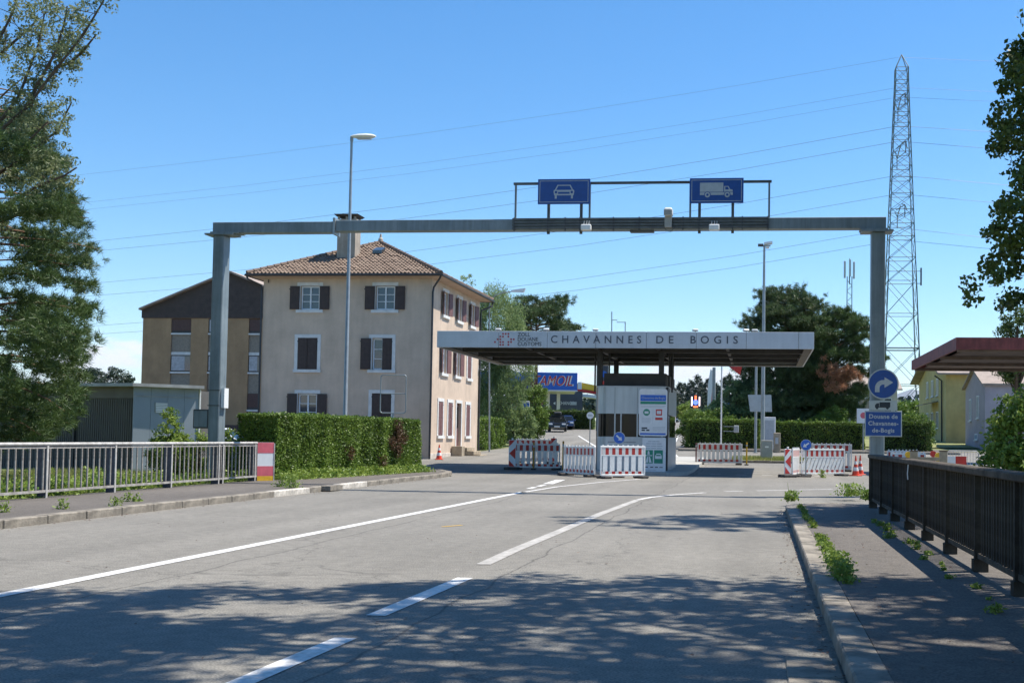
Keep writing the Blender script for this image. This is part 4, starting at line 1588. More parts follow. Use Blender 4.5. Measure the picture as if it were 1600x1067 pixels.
# small stuff beyond the dark railing
for i, (px, Y, lab) in enumerate(((1428, 30.5, 'squat wooden bollard nearer the right gantry post, beyond the dark railing'), (1474, 29.5, 'squat wooden bollard beside the garden shrub, beyond the dark railing'))):
    p = P(px, 720, Y)
    o = root('wooden_bollard', lab, 'bollard', (p.x, Y, 0))
    H = P(px, 705, Y).z
    MB().cbox(-.09, .09, -.09, .09, 0, H, .012).build('post', 'step_stone', o)
    MB().cbox(-.10, .10, -.10, .10, H + .001, H + .025, .006).build('cap', 'fence_cap', o)
o = root('wooden_rail', 'low wooden rail between two squat bollards', 'rail', (0, 30, 0))
a_, b_ = P(1428, 716, 30.3), P(1474, 717, 29.7)
MB().hexa([(a_.x + .1, .35, a_.z - .05), (b_.x - .1, -.25, b_.z - .05), (b_.x - .1, -.2, b_.z - .05), (a_.x + .1, .4, a_.z - .05), (a_.x + .1, .35, a_.z + .04), (b_.x - .1, -.25, b_.z + .04), (b_.x - .1, -.2, b_.z + .04), (a_.x + .1, .4, a_.z + .04)]).build('beam', 'step_stone', o)
for px, yy, Y, m, lab in ((1419, 710, 38.0, 'yellow_paint', 'orange warning lamp on the crooked barrier'), (1466, 712, 37.0, 'yellow_paint', 'yellow warning lamp by the garden shrub'), (1458, 709, 39.0, 'red_paint', 'red warning lamp beyond the dark railing')):
    p = P(px, yy, Y)
    o = root('warning_lamp', lab, 'warning lamp', (p.x, Y, 0))
    MB().tube([(0, 0, 0), (0, 0, p.z - .1)], .03, 6).build('stand', 'galvanised', o)
    MB().disc(0, p.z, .10, -.06, .06, 16).build('lens', m, o)
    MB().cbox(-.07, .07, -.05, .05, p.z - .24, p.z - .1, .015).build('battery_box', m, o)
p = P(1490, 700, 33)
o = root('warning_board', 'red and white panel board half hidden by the garden shrub', 'warning board', (p.x, 33, 0))
z0 = P(1490, 721, 33).z
MB().box(-.35, .35, -.02, .02, z0 - .5, z0 + .15).build('board', 'red_paint', o)
MB().box(-.22, .05, -.025, -.0205, z0 - .15, z0 + .15).build('white_panel', 'sign_white', o)
o = root('site_fence', 'pale grey steel crowd fence beyond the wooden bollards', 'fence', (P(1480, 700, 37).x, 37, 0))
MB().tube([(0, 0, .1), (0, 0, 1.03), (.06, 0, 1.1), (.9, 0, 1.1), (.96, 0, 1.03), (.96, 0, .1)], .02, 6).build('frame', 'fence_rail', o)
for i in range(10):
    MB().tube([(.09 + i * .088, 0, .1), (.09 + i * .088, 0, 1.09)], .007, 5).build('bar', 'fence_rail', o)

# ------------------------------------------------------------------ beige customs house
HX0, HX1, HY0, HY1 = -25.15, -16.38, 56.0, 65.9
HZ = .2
WT = 9.05                                               # wall height above the base
house = root('beige_house', 'three storey beige house with hipped tile roof and brown shutters', 'house', (HX1, HY0, HZ))
HW, HD = HX1 - HX0, HY1 - HY0


def hz_(x, y):                                           # photo pixel on the front wall, local coords
    p = P(x, y, HY0)
    return p.x - HX1, p.z - HZ


def side_y(x):                                           # photo column on the side wall
    d = ray(x, 600)
    return HX1 / d.x * d.y - HY0


# wall shell with real openings: front and right sides are built from strips
def wall_grid(holes, L, z0, z1, mk, name, m, parent):
    us = sorted({0, L} | {h[0] for h in holes} | {h[1] for h in holes})
    zs = sorted({z0, z1} | {h[2] for h in holes} | {h[3] for h in holes})
    mb = MB()
    for i in range(len(us) - 1):
        for j in range(len(zs) - 1):
            uc, zc2 = (us[i] + us[i + 1]) / 2, (zs[j] + zs[j + 1]) / 2
            if any(h[0] < uc < h[1] and h[2] < zc2 < h[3] for h in holes):
                continue
            mb.add([mk(us[i], 0, zs[j]), mk(us[i + 1], 0, zs[j]), mk(us[i + 1], 0, zs[j + 1]), mk(us[i], 0, zs[j + 1])], [(0, 1, 2, 3)])
    for h in holes:                                      # reveals
        d = .22
        a, b, c, e = h[:4]
        for (u0, za, u1, zb_) in ((a, c, b, c), (b, c, b, e), (b, e, a, e), (a, e, a, c)):
            mb.add([mk(u0, 0, za), mk(u1, 0, zb_), mk(u1, d, zb_), mk(u0, d, za)], [(0, 1, 2, 3)])
    return mb.build(name, m, parent)


front_holes, side_holes = [], []
wf = []
for (px, py, w, h, st) in ((484.5, 465.5, 1.0, 1.22, 'open'), (602, 465.5, 1.0, 1.22, 'open_c'), (480.5, 552.5, 1.03, 1.6, 'shut'), (597, 553, 1.03, 1.6, 'half'),
                           (480, 637, 1.0, 1.45, 'open'), (596, 637, 1.0, 1.45, 'shut')):
    x, z = hz_(px, py)
    wf.append((x + HW, z, w, h, st))
    front_holes.append((x + HW - w / 2, x + HW + w / 2, z - h / 2, z + h / 2))
mkF = lambda u, d, z: (u - HW, d, z)
mkS = lambda u, d, z: (-d, u, z)
ws = []
zT, zM, zG = wf[0][1], wf[2][1], 2.05
for px, z, w, h, st in ((693.6, zT, .85, 1.22, 'side_open'), (715.7, zT, .85, 1.22, 'side_open'), (736, zT, .85, 1.22, 'side_open'),
                        (693, zM, .85, 1.6, 'side_open'), (714, zM, .85, 1.6, 'side_open'), (732.5, zM, .85, 1.6, 'side_shut'),
                        (689, zG, .85, 1.75, 'side_shut'), (704, zG, .85, 1.75, 'side_shut'), (731.8, zG, .85, 1.75, 'side_shut')):
    u = side_y(px)
    ws.append((u, z, w, h, st))
    side_holes.append((u - w / 2, u + w / 2, z - h / 2, z + h / 2))
du = side_y(717.5)
side_holes.append((du - .5, du + .5, .55, 2.95))
wall_grid(front_holes, HW, -.3, WT, mkF, 'wall', 'plaster_beige', house)
wall_grid(side_holes, HD, -.3, WT, mkS, 'wall', 'plaster_beige', house)
MB().add([(-HW, 0, -.3), (-HW, HD, -.3), (-HW, HD, WT), (-HW, 0, WT)], [(0, 1, 2, 3)]).build('wall', 'plaster_beige', house)
MB().add([(-HW, HD, -.3), (0, HD, -.3), (0, HD, WT), (-HW, HD, WT)], [(0, 1, 2, 3)]).build('wall', 'plaster_beige', house)
MB().box(-HW + .3, -.3, .3, HD - .3, -.2, WT - .1).build('inner_core', 'interior', house)
# plinth of stone blocks along the side wall
y = .0
while y < HD - .1:
    L_ = min(.9, HD - y)
    if not (du - .7 < y + L_ / 2 < du + .7):
        MB().cbox(-.02, .035, y + .006, y + L_ - .006, -.2, .27, .01).build('plinth_stone', 'stone_plinth', house)
    y += .9


def window_set(mk, u, z, w, h, st, parent):
    """stone surround, casement with panes, shutters; mk maps (along, depth, up) to local coords"""
    def bx_(mb, u0, u1, d0, d1, z0, z1):
        v = [mk(u0, d0, z0), mk(u1, d0, z0), mk(u1, d1, z0), mk(u0, d1, z0), mk(u0, d0, z1), mk(u1, d0, z1), mk(u1, d1, z1), mk(u0, d1, z1)]
        return mb.hexa(v)
    a, b, c, e = u - w / 2, u + w / 2, z - h / 2, z + h / 2
    win = bx_(bx_(bx_(bx_(MB(), a + .02, b - .02, .10, .16, e - .08, e - .02), a + .02, b - .02, .10, .16, c + .02, c + .08), a + .02, a + .08, .10, .16, c + .08, e - .08), b - .08, b - .02, .10, .16, c + .08, e - .08).build('window', 'window_white', parent)
    bx_(MB(), a + .08, b - .08, .145, .155, c + .08, e - .08).build('pane', 'glass_sky', win)
    fr = MB()
    bx_(fr, u - .035, u + .035, .09, .143, c + .08, e - .08)
    for k in (1, 2):
        zz_ = c + .08 + (h - .16) * k / 3
        bx_(fr, a + .08, u - .036, .105, .143, zz_ - .015, zz_ + .015)
        bx_(fr, u + .036, b - .08, .105, .143, zz_ - .015, zz_ + .015)
    fr.build('glazing_bar', 'window_white', win)
    if st in ('open_c', 'half') or st == 'side_open':
        bx_(MB(), a + .1, b - .1, .17, .18, c + .05, e - .05).build('curtain', 'curtain', win)
    t = .17
    sr = MB()
    bx_(sr, a - t, a - .002, -.03, .05, c + .0, e)
    bx_(sr, b + .002, b + t, -.03, .05, c + .0, e)
    bx_(sr, a - t, b + t, -.034, .05, e + .001, e + t)
    sr.build('surround', 'stone_white', win)
    bx_(MB(), a - t - .03, b + t + .03, -.09, .06, c - .15, c - .001).build('sill', 'stone_white', win)
    sm = 'shutter_mauve_sunlit' if st.startswith('side') else 'shutter_brown_shaded'  # lit and shaded copies of the shutter colour, picked by wall

    def shutter(u0, u1, d0, d1):
        s = bx_(MB(), u0, u1, d0, d1, c + .02, e - .02).build('shutter', sm, parent)
        for k in range(2):
            za = c + .10 + k * (h - .1) / 2
            bx_(MB(), u0 + .05, u1 - .05, d0 - .012, d0 - .001, za, za + (h - .3) / 2).build('panel', sm, s)
        bx_(MB(), u0 - .03 if u0 < u else u1 - .02, u0 + .02 if u0 < u else u1 + .03, d0 - .02, d0 - .002, e - .2, e - .15).build('hinge', 'gutter', s)
    hw = w / 2
    if st in ('open', 'open_c'):
        shutter(a - hw - .03, a - .03, -.085, -.045)
        shutter(b + .03, b + hw + .03, -.085, -.045)
    elif st == 'half':
        shutter(a - hw - .06, a - .05, -.085, -.045)
        shutter(u + .01, b - .01, -.02, .03)
    elif st in ('shut', 'side_shut'):
        shutter(a + .01, u - .008, -.02, .03)
        shutter(u + .008, b - .01, -.02, .03)
    elif st == 'side_open':
        # side shutters stand half open, away from the wall
        for sgn, base in ((-1, a - .03), (1, b + .03)):
            mb = MB()
            u1 = base + sgn * hw * .96
            pts = [(base, -.04), (u1, -.13), (u1, -.17), (base, -.08)]
            mb.add([mk(p_[0], p_[1], c + .02) for p_ in pts] + [mk(p_[0], p_[1], e - .02) for p_ in pts],
                   [(0, 1, 2, 3), (4, 5, 6, 7), (0, 1, 5, 4), (1, 2, 6, 5), (2, 3, 7, 6), (3, 0, 4, 7)])
            mb.build('shutter', sm, parent)


for (u, z, w, h, st) in wf:
    window_set(mkF, u, z, w, h, st, house)
for (u, z, w, h, st) in ws:
    window_set(mkS, u, z, w, h, st, house)
# door with steps
dr = MB().box(-.20, -.14, du - .49, du + .49, .56, 2.94).build('door', 'shutter_mauve_sunlit', house)
MB().box(-.14, -.125, du - .36, du + .36, 1.6, 2.75).build('door_pane', 'glass_dark', dr)
MB().box(-.139, -.06, du + .30, du + .34, 1.5, 1.54).build('handle', 'galvanised', dr)
MB().box(-.03, .03, du - .66, du - .502, .55, 3.1).box(-.03, .03, du + .502, du + .66, .55, 3.1).box(-.03, .034, du - .66, du + .66, 2.952, 3.12).build('door_surround', 'stone_white', house)
for i in range(3):
    MB().cbox(.04, .75 + i * .36, du - .9 , du + .75, .37 - i * .19 - .0, .55 - i * .19, .012).build('step', 'step_stone', house)
MB().cbox(.04, .62, du - 1.5, du - .92, -.1, .62, .012).build('step_block', 'step_stone', house)
MB().tube([(-8.5, -.05, WT - .25), (-8.5, -.05, WT - .1)], .03, 6).build('wall_lamp', 'gutter', house)

# roof: eaves, soffit, gutter and tiles
OV = .62
ez = WT + .02
ax, ay = -HW / 2, HD / 2
az = P(580, 380, HY0 + HD / 2).z - HZ
E = [(-HW - OV, -OV), (OV, -OV), (OV, HD + OV), (-HW - OV, HD + OV)]
W4 = [(-HW, 0), (0, 0), (0, HD), (-HW, HD)]
rf = MB()
rf.add([(x, y, ez + .10) for x, y in E] + [(ax, ay, az - .05)], [(0, 1, 4), (1, 2, 4), (2, 3, 4), (3, 0, 4)])
roof = rf.build('roof', 'roof_dark', house)
sf = MB()
for k in range(4):
    a, b_ = k, (k + 1) % 4
    sf.add([(*W4[a], WT - .02), (*W4[b_], WT - .02), (*E[b_], ez + .02), (*E[a], ez + .02)], [(0, 1, 2, 3)])
sf.build('soffit', 'eave_wood', roof)


def tile_face(e0, e1, apex, name):
    """rows of S-tiles on one triangular roof face"""
    A, B, C = Vector(e0), Vector(e1), Vector(apex)
    L = (B - A).length
    U = (B - A).normalized()
    M_ = (A + B) / 2
    V_ = C - M_
    V_ = V_ - U * V_.dot(U)
    S = V_.length
    V_.normalize()
    N = U.cross(V_)
    if N.z < 0:
        N = -N
    tw, th, npt = .20, .30, 6
    rows = int(S / th) + 1
    nu = int(L / tw) + 2
    us = np.arange(0, nu * npt + 1) * tw / npt
    c_off = (C - A).dot(U)
    verts, faces = [], []
    r_ = np.random.default_rng(5)
    for j in range(rows):
        v0, v1 = j * th - .03, min(S, (j + 1) * th)
        base = len(verts)
        jit = np.repeat(r_.normal(0, .010, nu + 1), npt)[:len(us)]
        for (v, lift) in ((v0, .062), (v1 + .02, .012)):
            f = min(1, max(0, v / S))
            lo, hi = c_off * f, L - (L - c_off) * f
            uu = np.clip(us, lo, hi)
            wv = .030 * np.cos(us / tw * 2 * PI)
            for u_, w_, jj in zip(uu, wv, jit):
                p_ = A + U * u_ + V_ * v + N * (lift + w_ + jj)
                verts.append(tuple(p_))
        n = len(us)
        for i in range(n - 1):
            faces.append((base + i, base + i + 1, base + n + i + 1, base + n + i))
        # front lip of each row
        b2 = len(verts)
        for i in range(n):
            q_ = Vector(verts[base + i]) - N * .05
            verts.append(tuple(q_))
        for i in range(n - 1):
            faces.append((b2 + i, b2 + i + 1, base + i + 1, base + i))
    mb = MB()
    mb.v, mb.f = verts, faces
    o = link(name, mb.mesh(name), 'roof_tile', roof)
    o['kind'] = 'stuff'
    return o


m = mat('roof_tile', (.15, .092, .064), .85, .3, 2.2, col2=(.27, .19, .135), bump=.2, detail=8)
# per-tile colour: cells one tile wide
n_ = m.node_tree
vor = n_.nodes.new('ShaderNodeTexVoronoi')
vor.inputs['Scale'].default_value = 3.6
rampT = n_.nodes.new('ShaderNodeValToRGB')
rampT.color_ramp.elements[0].color = (.12, .083, .063, 1)
rampT.color_ramp.elements[1].color = (.225, .17, .128, 1)
tcT = n_.nodes.new('ShaderNodeTexCoord')
n_.links.new(tcT.outputs['Object'], vor.inputs['Vector'])
sepT = n_.nodes.new('ShaderNodeSeparateColor')
n_.links.new(vor.outputs['Color'], sepT.inputs[0])
n_.links.new(sepT.outputs[0], rampT.inputs[0])
bsdf = n_.nodes['Principled BSDF']
old = bsdf.inputs['Base Color'].links[0].from_socket
mxT = n_.nodes.new('ShaderNodeMix')
mxT.data_type = 'RGBA'
mxT.inputs['Factor'].default_value = .6
n_.links.new(old, mxT.inputs['A'])
n_.links.new(rampT.outputs[0], mxT.inputs['B'])
n_.links.new(mxT.outputs['Result'], bsdf.inputs['Base Color'])
Ez = [(x, y, ez + .11) for x, y in E]
for k in range(4):
    tile_face(Ez[k], Ez[(k + 1) % 4], (ax, ay, az), 'roof_tiles')
hipm = MB().tube([(0, 0, 0), (.36, 0, 0)], [.12, .095], 8).mesh('ridge_tile')
hipm.materials.append(MATS['roof_tile'])
for k in range(4):
    a = Vector(Ez[k]); b_ = Vector((ax, ay, az))
    d = b_ - a
    nn = int(d.length / .36)
    for i in range(nn):
        o = link('ridge_tile', hipm, None, roof)
        o.location = a + d * (i / nn) + Vector((0, 0, .05))
        o.rotation_mode = 'QUATERNION'
        o.rotation_quaternion = d.to_track_quat('X', 'Z')
MB().tube([(ax, ay, az), (ax, ay, az + .22), (ax, ay, az + .3), (ax, ay, az + .5)], [.16, .13, .07, .05], 10).build('finial', 'chimney_render', roof)
gt = MB()
for k in range(4):
    a, b_ = Vector((*E[k], ez + .045)), Vector((*E[(k + 1) % 4], ez + .045))
    d = (b_ - a).normalized()
    out = Vector((d.y, -d.x, 0)) * .05
    gt.tube([a + out - d * .05, b_ + out + d * .05], .065, 8)
gt.build('gutter', 'gutter', roof)
for pts in (([(OV + .0, -OV, ez), (OV - .05, -OV + .02, ez - .12), (.10, -.02, ez - .5), (.07, -.07, ez - .75), (.07, -.07, .0)]),
            ([(-HW - OV, -OV, ez), (-HW - OV + .05, -OV + .02, ez - .15), (-HW - .12, -.04, ez - .42), (-HW - .06, -.07, ez - .65), (-HW - .06, -.07, .0)]),
            ([(OV, HD + OV, ez), (OV, HD + OV - .1, ez - .25), (.1, HD - .02, ez - .55), (.07, HD - .0, ez - .8), (.07, HD, .3)])):
    MB().tube(pts, .05, 8).build('downpipe', 'gutter', house, smooth=True)
# chimney
chx0, chx1 = P(531, 380, HY0 + 2.4).x - HX1, P(559, 380, HY0 + 2.4).x - HX1
cht = P(545, 345, HY0 + 2.4).z - HZ
ch = MB().box(chx0, chx1, 2.0, 2.8, ez + .6, cht - .08).build('chimney', 'chimney_render', roof)
MB().box(chx0 - .08, chx1 + .08, 1.92, 2.88, cht - .079, cht).build('collar', 'chimney_render', ch)
for (x, y) in ((chx0 + .05, 2.05), (chx1 - .05, 2.05), (chx0 + .05, 2.75), (chx1 - .05, 2.75), ((chx0 + chx1) / 2, 2.05)):
    MB().box(x - .05, x + .05, y - .05, y + .05, cht + .001, cht + .15).build('cowl_leg', 'chimney_render', ch)
MB().hexa([(chx0 - .05, 1.95, cht + .151), (chx1 + .05, 1.95, cht + .151), (chx1 + .05, 2.85, cht + .151), (chx0 - .05, 2.85, cht + .151), (chx0 - .16, 1.84, cht + .26), (chx1 + .16, 1.84, cht + .26), (chx1 + .16, 2.96, cht + .26), (chx0 - .16, 2.96, cht + .26)]).build('cowl', 'roof_dark', ch)
sk = P(592, 394, HY0 + 2.9)
skx, skz = sk.x - HX1, sk.z - HZ
MB().hexa([(skx - .25, 2.6, skz - .10), (skx + .25, 2.6, skz - .10), (skx + .25, 3.2, skz + .16), (skx - .25, 3.2, skz + .16), (skx - .25, 2.6, skz + .06), (skx + .25, 2.6, skz + .06), (skx + .25, 3.2, skz + .30), (skx - .25, 3.2, skz + .30)]).build('skylight', 'glass_sky', roof)

# ------------------------------------------------------------------ brown apartment block
Y = 90.0
bz = gz(Y)
bx = P(357, 600, Y).x
blk = root('apartment_block', 'brown rendered apartment block with dark clad gable behind the beige house', 'apartment block', (bx, Y, bz))
ze = P(222, 481, Y).z - bz
zg = P(222, 497, Y).z - bz
zap = P(357, 427, Y).z - bz
wl = bx - P(220.5, 600, Y).x
cols = [(P(280.5, 600, Y).x - bx, 1.72), (P(333, 600, Y).x - bx, 1.1), (P(396.5, 600, Y).x - bx, 1.1), (4.6, 1.7)]
rows = [(P(280, 509, Y).z - bz, 1.15, True), (P(280, 567.5, Y).z - bz, 1.35, False), (P(280, 626, Y).z - bz, 1.3, True)]
holes = []
for cx, w in cols:
    holes.append((cx + wl - w / 2, cx + wl + w / 2, .9, zg - .02))
wall_grid(holes, 2 * wl, -.6, zg, lambda u, d, z: (u - wl, d, z), 'wall', 'plaster_brown', blk)
MB().box(-wl + .01, wl - .01, .23, 13.5, -.6, zg).build('building_core', 'plaster_brown', blk)
MB().prism([(-wl - .1, zg), (wl + .1, zg), (wl + .1, ze), (0, zap), (-wl - .1, ze)], -.08, 13.6).build('gable', 'cladding_brown', blk)
for i in range(9):
    z = zg + .12 + i * .22
    hw = wl if z < ze else wl * (zap - z) / (zap - ze)
    MB().box(-hw - .05, hw + .05, -.095, -.081, z, z + .025).build('cladding_strip', 'cladding_brown', blk)
for s in (-1, 1):
    MB().hexa([(0, -.5, zap + .01), (s * (wl + .15), -.5, ze - .22), (s * (wl + .15), 14, ze - .22), (0, 14, zap + .01), (0, -.5, zap + .16), (s * (wl + .15), -.5, ze - .07), (s * (wl + .15), 14, ze - .07), (0, 14, zap + .16)]).build('roof_slope', 'roof_sheet', blk)
for cx, w in cols:
    MB().box(cx - w / 2 + .002, cx + w / 2 - .002, .14, .229, .9, zg - .03).build('spandrel', 'spandrel_grey', blk)
    for z, h, shut in rows:
        wn = MB().box(cx - w / 2 + .01, cx + w / 2 - .01, .09, .139, z - h / 2, z + h / 2).build('window', 'dark_metal', blk)
        if shut and not (w < 1.5 and z > 7 and cx < 0):
            MB().box(cx - w / 2 + .03, cx + w / 2 - .03, .05, .089, z - h / 2 + .18, z + h / 2).build('blind', 'blind_brown', wn)
        else:
            for k in range(2):
                MB().box(cx - w / 2 + .06 + k * w / 2, cx - .04 + k * w / 2, .075, .089, z - h / 2 + .08, z + h / 2 - .06).build('pane', 'glass_sky', wn)
            MB().box(cx - w / 2 + .08, cx + w * .2, .068, .0745, z - h / 2 + .1, z + h / 2 - .08).build('curtain', 'curtain', wn)
        MB().box(cx - w / 2 - .0, cx + w / 2 + .0, -.03, .08, z - h / 2 - .15, z - h / 2 - .02).build('sill', 'stone_white', wn)
        if not shut:
            MB().box(cx - w / 2 + .004, cx + w / 2 - .004, .10, .1395, z + h / 2 + .02, z + h / 2 + .26).build('lintel', 'stone_white', wn)
MB().box(-wl + .3, wl - .3, -.02, .1, -.6, .88).build('garage_front', 'blind_brown', blk)

# ------------------------------------------------------------------ grey shed behind the pale railing
sc_ = P(205, 650, 39.0)
shed = root('garage_shed', 'flat roofed metal shed, ribbed door side coloured dark for its shade and pale blue side, behind the railing', 'shed', (sc_.x, 39.0, -.05), R(-14))
Ht = P(205, 603, 39).z + .05
w1 = 7.2
w2 = 2.4
for i in range(int(w1 / .09)):
    pass
MB().box(-w1, -.06, .35, .40, 0, Ht - .42).build('door_leaf', 'shed_shaded', shed)
rib = MB().prism_z([(-.022, .35), (.022, .35), (.012, .318), (-.012, .318)], .02, Ht - .43).mesh('door_rib')
rib.materials.append(MATS['shed_shaded'])
for i in range(int((w1 - .1) / .1)):
    link('door_rib', rib, None, shed, (-.12 - i * .1, 0, 0))
MB().box(-w1, -.061, .30, .42, Ht - .419, Ht - .02).build('door_header', 'shed_shaded', shed)
for x in (-.02, -2.9):
    MB().box(x - .05, x + .05, .22, .45, 0, Ht - .44).build('frame_post', 'dark_metal', shed)
rot = MB()
# right face turns away by about 28 degrees more so that the sun reaches it
c_, s_n = math.cos(R(62)), math.sin(R(62))
fa = lambda u, d, z: (.04 + u * c_ - d * s_n * -1 * 0 - d * 0, .0 + u * s_n, z)


def face2(u0, u1, d0, d1, z0, z1):
    f = lambda u, d, z: (.04 + u * c_ + d * s_n, .05 + u * s_n - d * c_, z)
    return MB().hexa([f(u0, -d0, z0), f(u1, -d0, z0), f(u1, -d1, z0), f(u0, -d1, z0), f(u0, -d0, z1), f(u1, -d0, z1), f(u1, -d1, z1), f(u0, -d1, z1)])


nP = 4
for i in range(nP):
    face2(w2 * i / nP + .004, w2 * (i + 1) / nP - .004, 0, .06, 0, Ht - .02).build('wall_panel', 'shed_blue', shed)
face2(.0, w2, -.02, -.001, Ht - .36, Ht - .33).build('trim', 'shed_roof', shed)
vt = face2(.75, 1.2, -.03, -.002, Ht - .93, Ht - .55).build('vent', 'shed_roof', shed)
for i in range(6):
    face2(.77, 1.18, -.045, -.031, Ht - .92 + i * .06, Ht - .88 + i * .06).build('vent_slat', 'white_plastic', vt)
face2(w2 - .06, w2 - .01, -.05, -.001, 0, Ht - .03).build('corner_strip', 'white_plastic', shed)
MB().prism_z([(-w1 - .3, -.12), (.22, -.2), (.20 + w2 * c_ + .12, .0 + w2 * s_n - .1), (-1.2 + w2 * c_, w2 * s_n + .9), (-w1 - .3, 4.5)], Ht - .015, Ht + .10).build('roof', 'shed_roof', shed)
MB().box(-w1, -.1, .6, 4.2, 0, Ht - .03).build('inner_core', 'shed_shaded', shed)

# ------------------------------------------------------------------ right-hand houses and red shelter
def simple_house(name, label, x0, x1, Y, D, z_eave, z_ridge, m, roofm, ov=.5, ridge='x', base=None):
    b0 = gz(Y) if base is None else base
    r = root(name, label, 'house', ((x0 + x1) / 2, Y, b0))
    w = (x1 - x0) / 2
    he, hr = z_eave - b0, z_ridge - b0
    MB().box(-w, w, 0, D, -.6, he).build('wall', m, r)
    t = .14
    if ridge == 'x':
        for s in (0, 1):
            y_e, y_r = (-ov, D / 2) if s == 0 else (D + ov, D / 2)
            MB().hexa([(-w - ov, y_e, he - .1), (w + ov, y_e, he - .1), (w + ov, y_r, hr), (-w - ov, y_r, hr), (-w - ov, y_e, he - .1 + t), (w + ov, y_e, he - .1 + t), (w + ov, y_r, hr + t), (-w - ov, y_r, hr + t)]).build('roof_slope', roofm, r)
        MB().prism_x([(0, he), (D, he), (D / 2, hr - .05)], -w, -w + .2).prism_x([(0, he), (D, he), (D / 2, hr - .05)], w - .2, w).build('gable', m, r)
    else:
        for s in (-1, 1):
            MB().hexa([(s * (w + ov), -ov, he - .1), (0, -ov, hr), (0, D + ov, hr), (s * (w + ov), D + ov, he - .1), (s * (w + ov), -ov, he - .1 + t), (0, -ov, hr + t), (0, D + ov, hr + t), (s * (w + ov), D + ov, he - .1 + t)]).build('roof_slope', roofm, r)
        MB().prism([(-w, he), (w, he), (0, hr - .05)], 0, .2).prism([(-w, he), (w, he), (0, hr - .05)], D - .2, D).build('gable', m, r)
    return r


def house_window(r, x, z, w, h, Y=0, shutters=None, side='front', xw=0, blinds=None):
    """window on the front (y=0) wall or on the left (x=-w) wall"""
    if side == 'front':
        f = lambda u, d, zz_: (x + u, -d, z + zz_)
    else:
        f = lambda u, d, zz_: (xw - d, x + u, z + zz_)
    def bx3(u0, u1, d0, d1, z0, z1):
        return MB().hexa([f(u0, d0, z0), f(u1, d0, z0), f(u1, d1, z0), f(u0, d1, z0), f(u0, d0, z1), f(u1, d0, z1), f(u1, d1, z1), f(u0, d1, z1)])
    o = bx3(-w / 2 - .07, w / 2 + .07, .004, .05, -h / 2 - .07, h / 2 + .07).build('window', 'window_white', r)
    bx3(-w / 2, w / 2, .051, .056, -h / 2, h / 2).build('pane', blinds or 'glass_sky', o)
    bx3(-w / 2 - .12, w / 2 + .12, .004, .13, -h / 2 - .16, -h / 2 - .075).build('sill', 'stone_white', o)
    if shutters:
        bx3(-w / 2 - .08 - w / 2, -w / 2 - .08, .004, .06, -h / 2, h / 2).build('shutter', shutters, r)
        bx3(w / 2 + .08, w / 2 + .08 + w / 2, .004, .06, -h / 2, h / 2).build('shutter', shutters, r)


# yellow house: its left wall (facing the road) and its front meet at photo column 1478
Y = 96.0
xn = P(1478, 650, Y).x
yel = simple_house('yellow_house', 'two storey yellow house with brown eaves and blue shutters beyond the hedges', xn, xn + 9.5, Y, 16.0, P(1478, 584, Y).z, P(1478, 584, Y).z + 1.9, 'plaster_yellow', 'roof_sheet', .75, base=1.3)
hw_ = 4.75
zu = P(1510, 601, Y).z - 1.3
zl = P(1510, 655, Y).z - 1.3
house_window(yel, -hw_ + 4.1, zu, 1.0, 1.25, shutters='shutter_blue')
house_window(yel, -hw_ + 2.75, zl, .9, 1.35, shutters='shutter_blue')
for yy in (4.5, 7.4, 10.4):
    house_window(yel, yy, zu - .0, 1.0, 1.3, side='left', xw=-hw_, blinds='plaster_cream')
    house_window(yel, yy, zl, 1.0, 1.3, side='left', xw=-hw_)
MB().tube([(-hw_ - .7, 1.5, 5.6), (-hw_ - .12, 1.5, 5.2), (-hw_ - .1, 1.5, 0)], .07, 6).build('downpipe', 'gutter', yel)
MB().hexa([(-hw_ - 1.3, 4, zl + 1.25), (-hw_ - .001, 4, zl + 1.55), (-hw_ - .001, 8, zl + 1.55), (-hw_ - 1.3, 8, zl + 1.25), (-hw_ - 1.3, 4, zl + 1.33), (-hw_ - .001, 4, zl + 1.63), (-hw_ - .001, 8, zl + 1.63), (-hw_ - 1.3, 8, zl + 1.33)]).build('porch_roof', 'roof_sheet', yel)
Y = 84.0
xn = P(1539, 650, Y).x
mau = simple_house('mauve_house', 'mauve rendered house with grey roof beside the yellow house', xn, xn + 11, Y, 7.8, P(1540, 600, Y).z, P(1540, 572, Y).z, 'plaster_mauve', 'roof_sheet', .25, base=1.0)
house_window(mau, 2.6, P(1527, 634, Y).z - 1.0, .8, 1.5, side='left', xw=-5.5, blinds='curtain')
house_window(mau, 5.6, P(1517, 637, Y).z - 1.0, .8, 1.5, side='left', xw=-5.5, blinds='curtain')
house_window(mau, 3.2, P(1527, 682, Y).z - 1.0, 1.0, .3, side='left', xw=-5.5, blinds='shutter_blue')
Y = 125.0
xa, xb = P(1318, 650, Y).x, P(1372, 650, Y).x
crm = simple_house('cream_house', 'cream house with grey gable roof behind the large conifer', xa, xb + 2, Y, 9, P(1340, 608, Y).z, P(1340, 586, Y).z, 'plaster_cream', 'roof_sheet', .5, ridge='x')
house_window(crm, -.6, P(1340, 632, Y).z - gz(Y), 1.2, 1.3)
house_window(crm, 1.6, P(1340, 632, Y).z - gz(Y), 1.2, 1.3)
o = root('no_parking_board', 'white board with red round sign beside the clipped hedge', 'road sign', (P(1349, 650, 76).x, 76.0, gz(76)))
zc_ = P(1349, 649, 76).z - gz(76)
MB().box(-.42, .36, -.02, .02, zc_ - .5, zc_ + .45).build('board', 'sign_white', o)
MB().disc(0, zc_, .2, -.026, -.021, 24).build('roundel', 'pink_red', o)
MB().tube([(0, .05, 0), (0, .05, zc_)], .04, 6).build('post', 'galvanised', o)

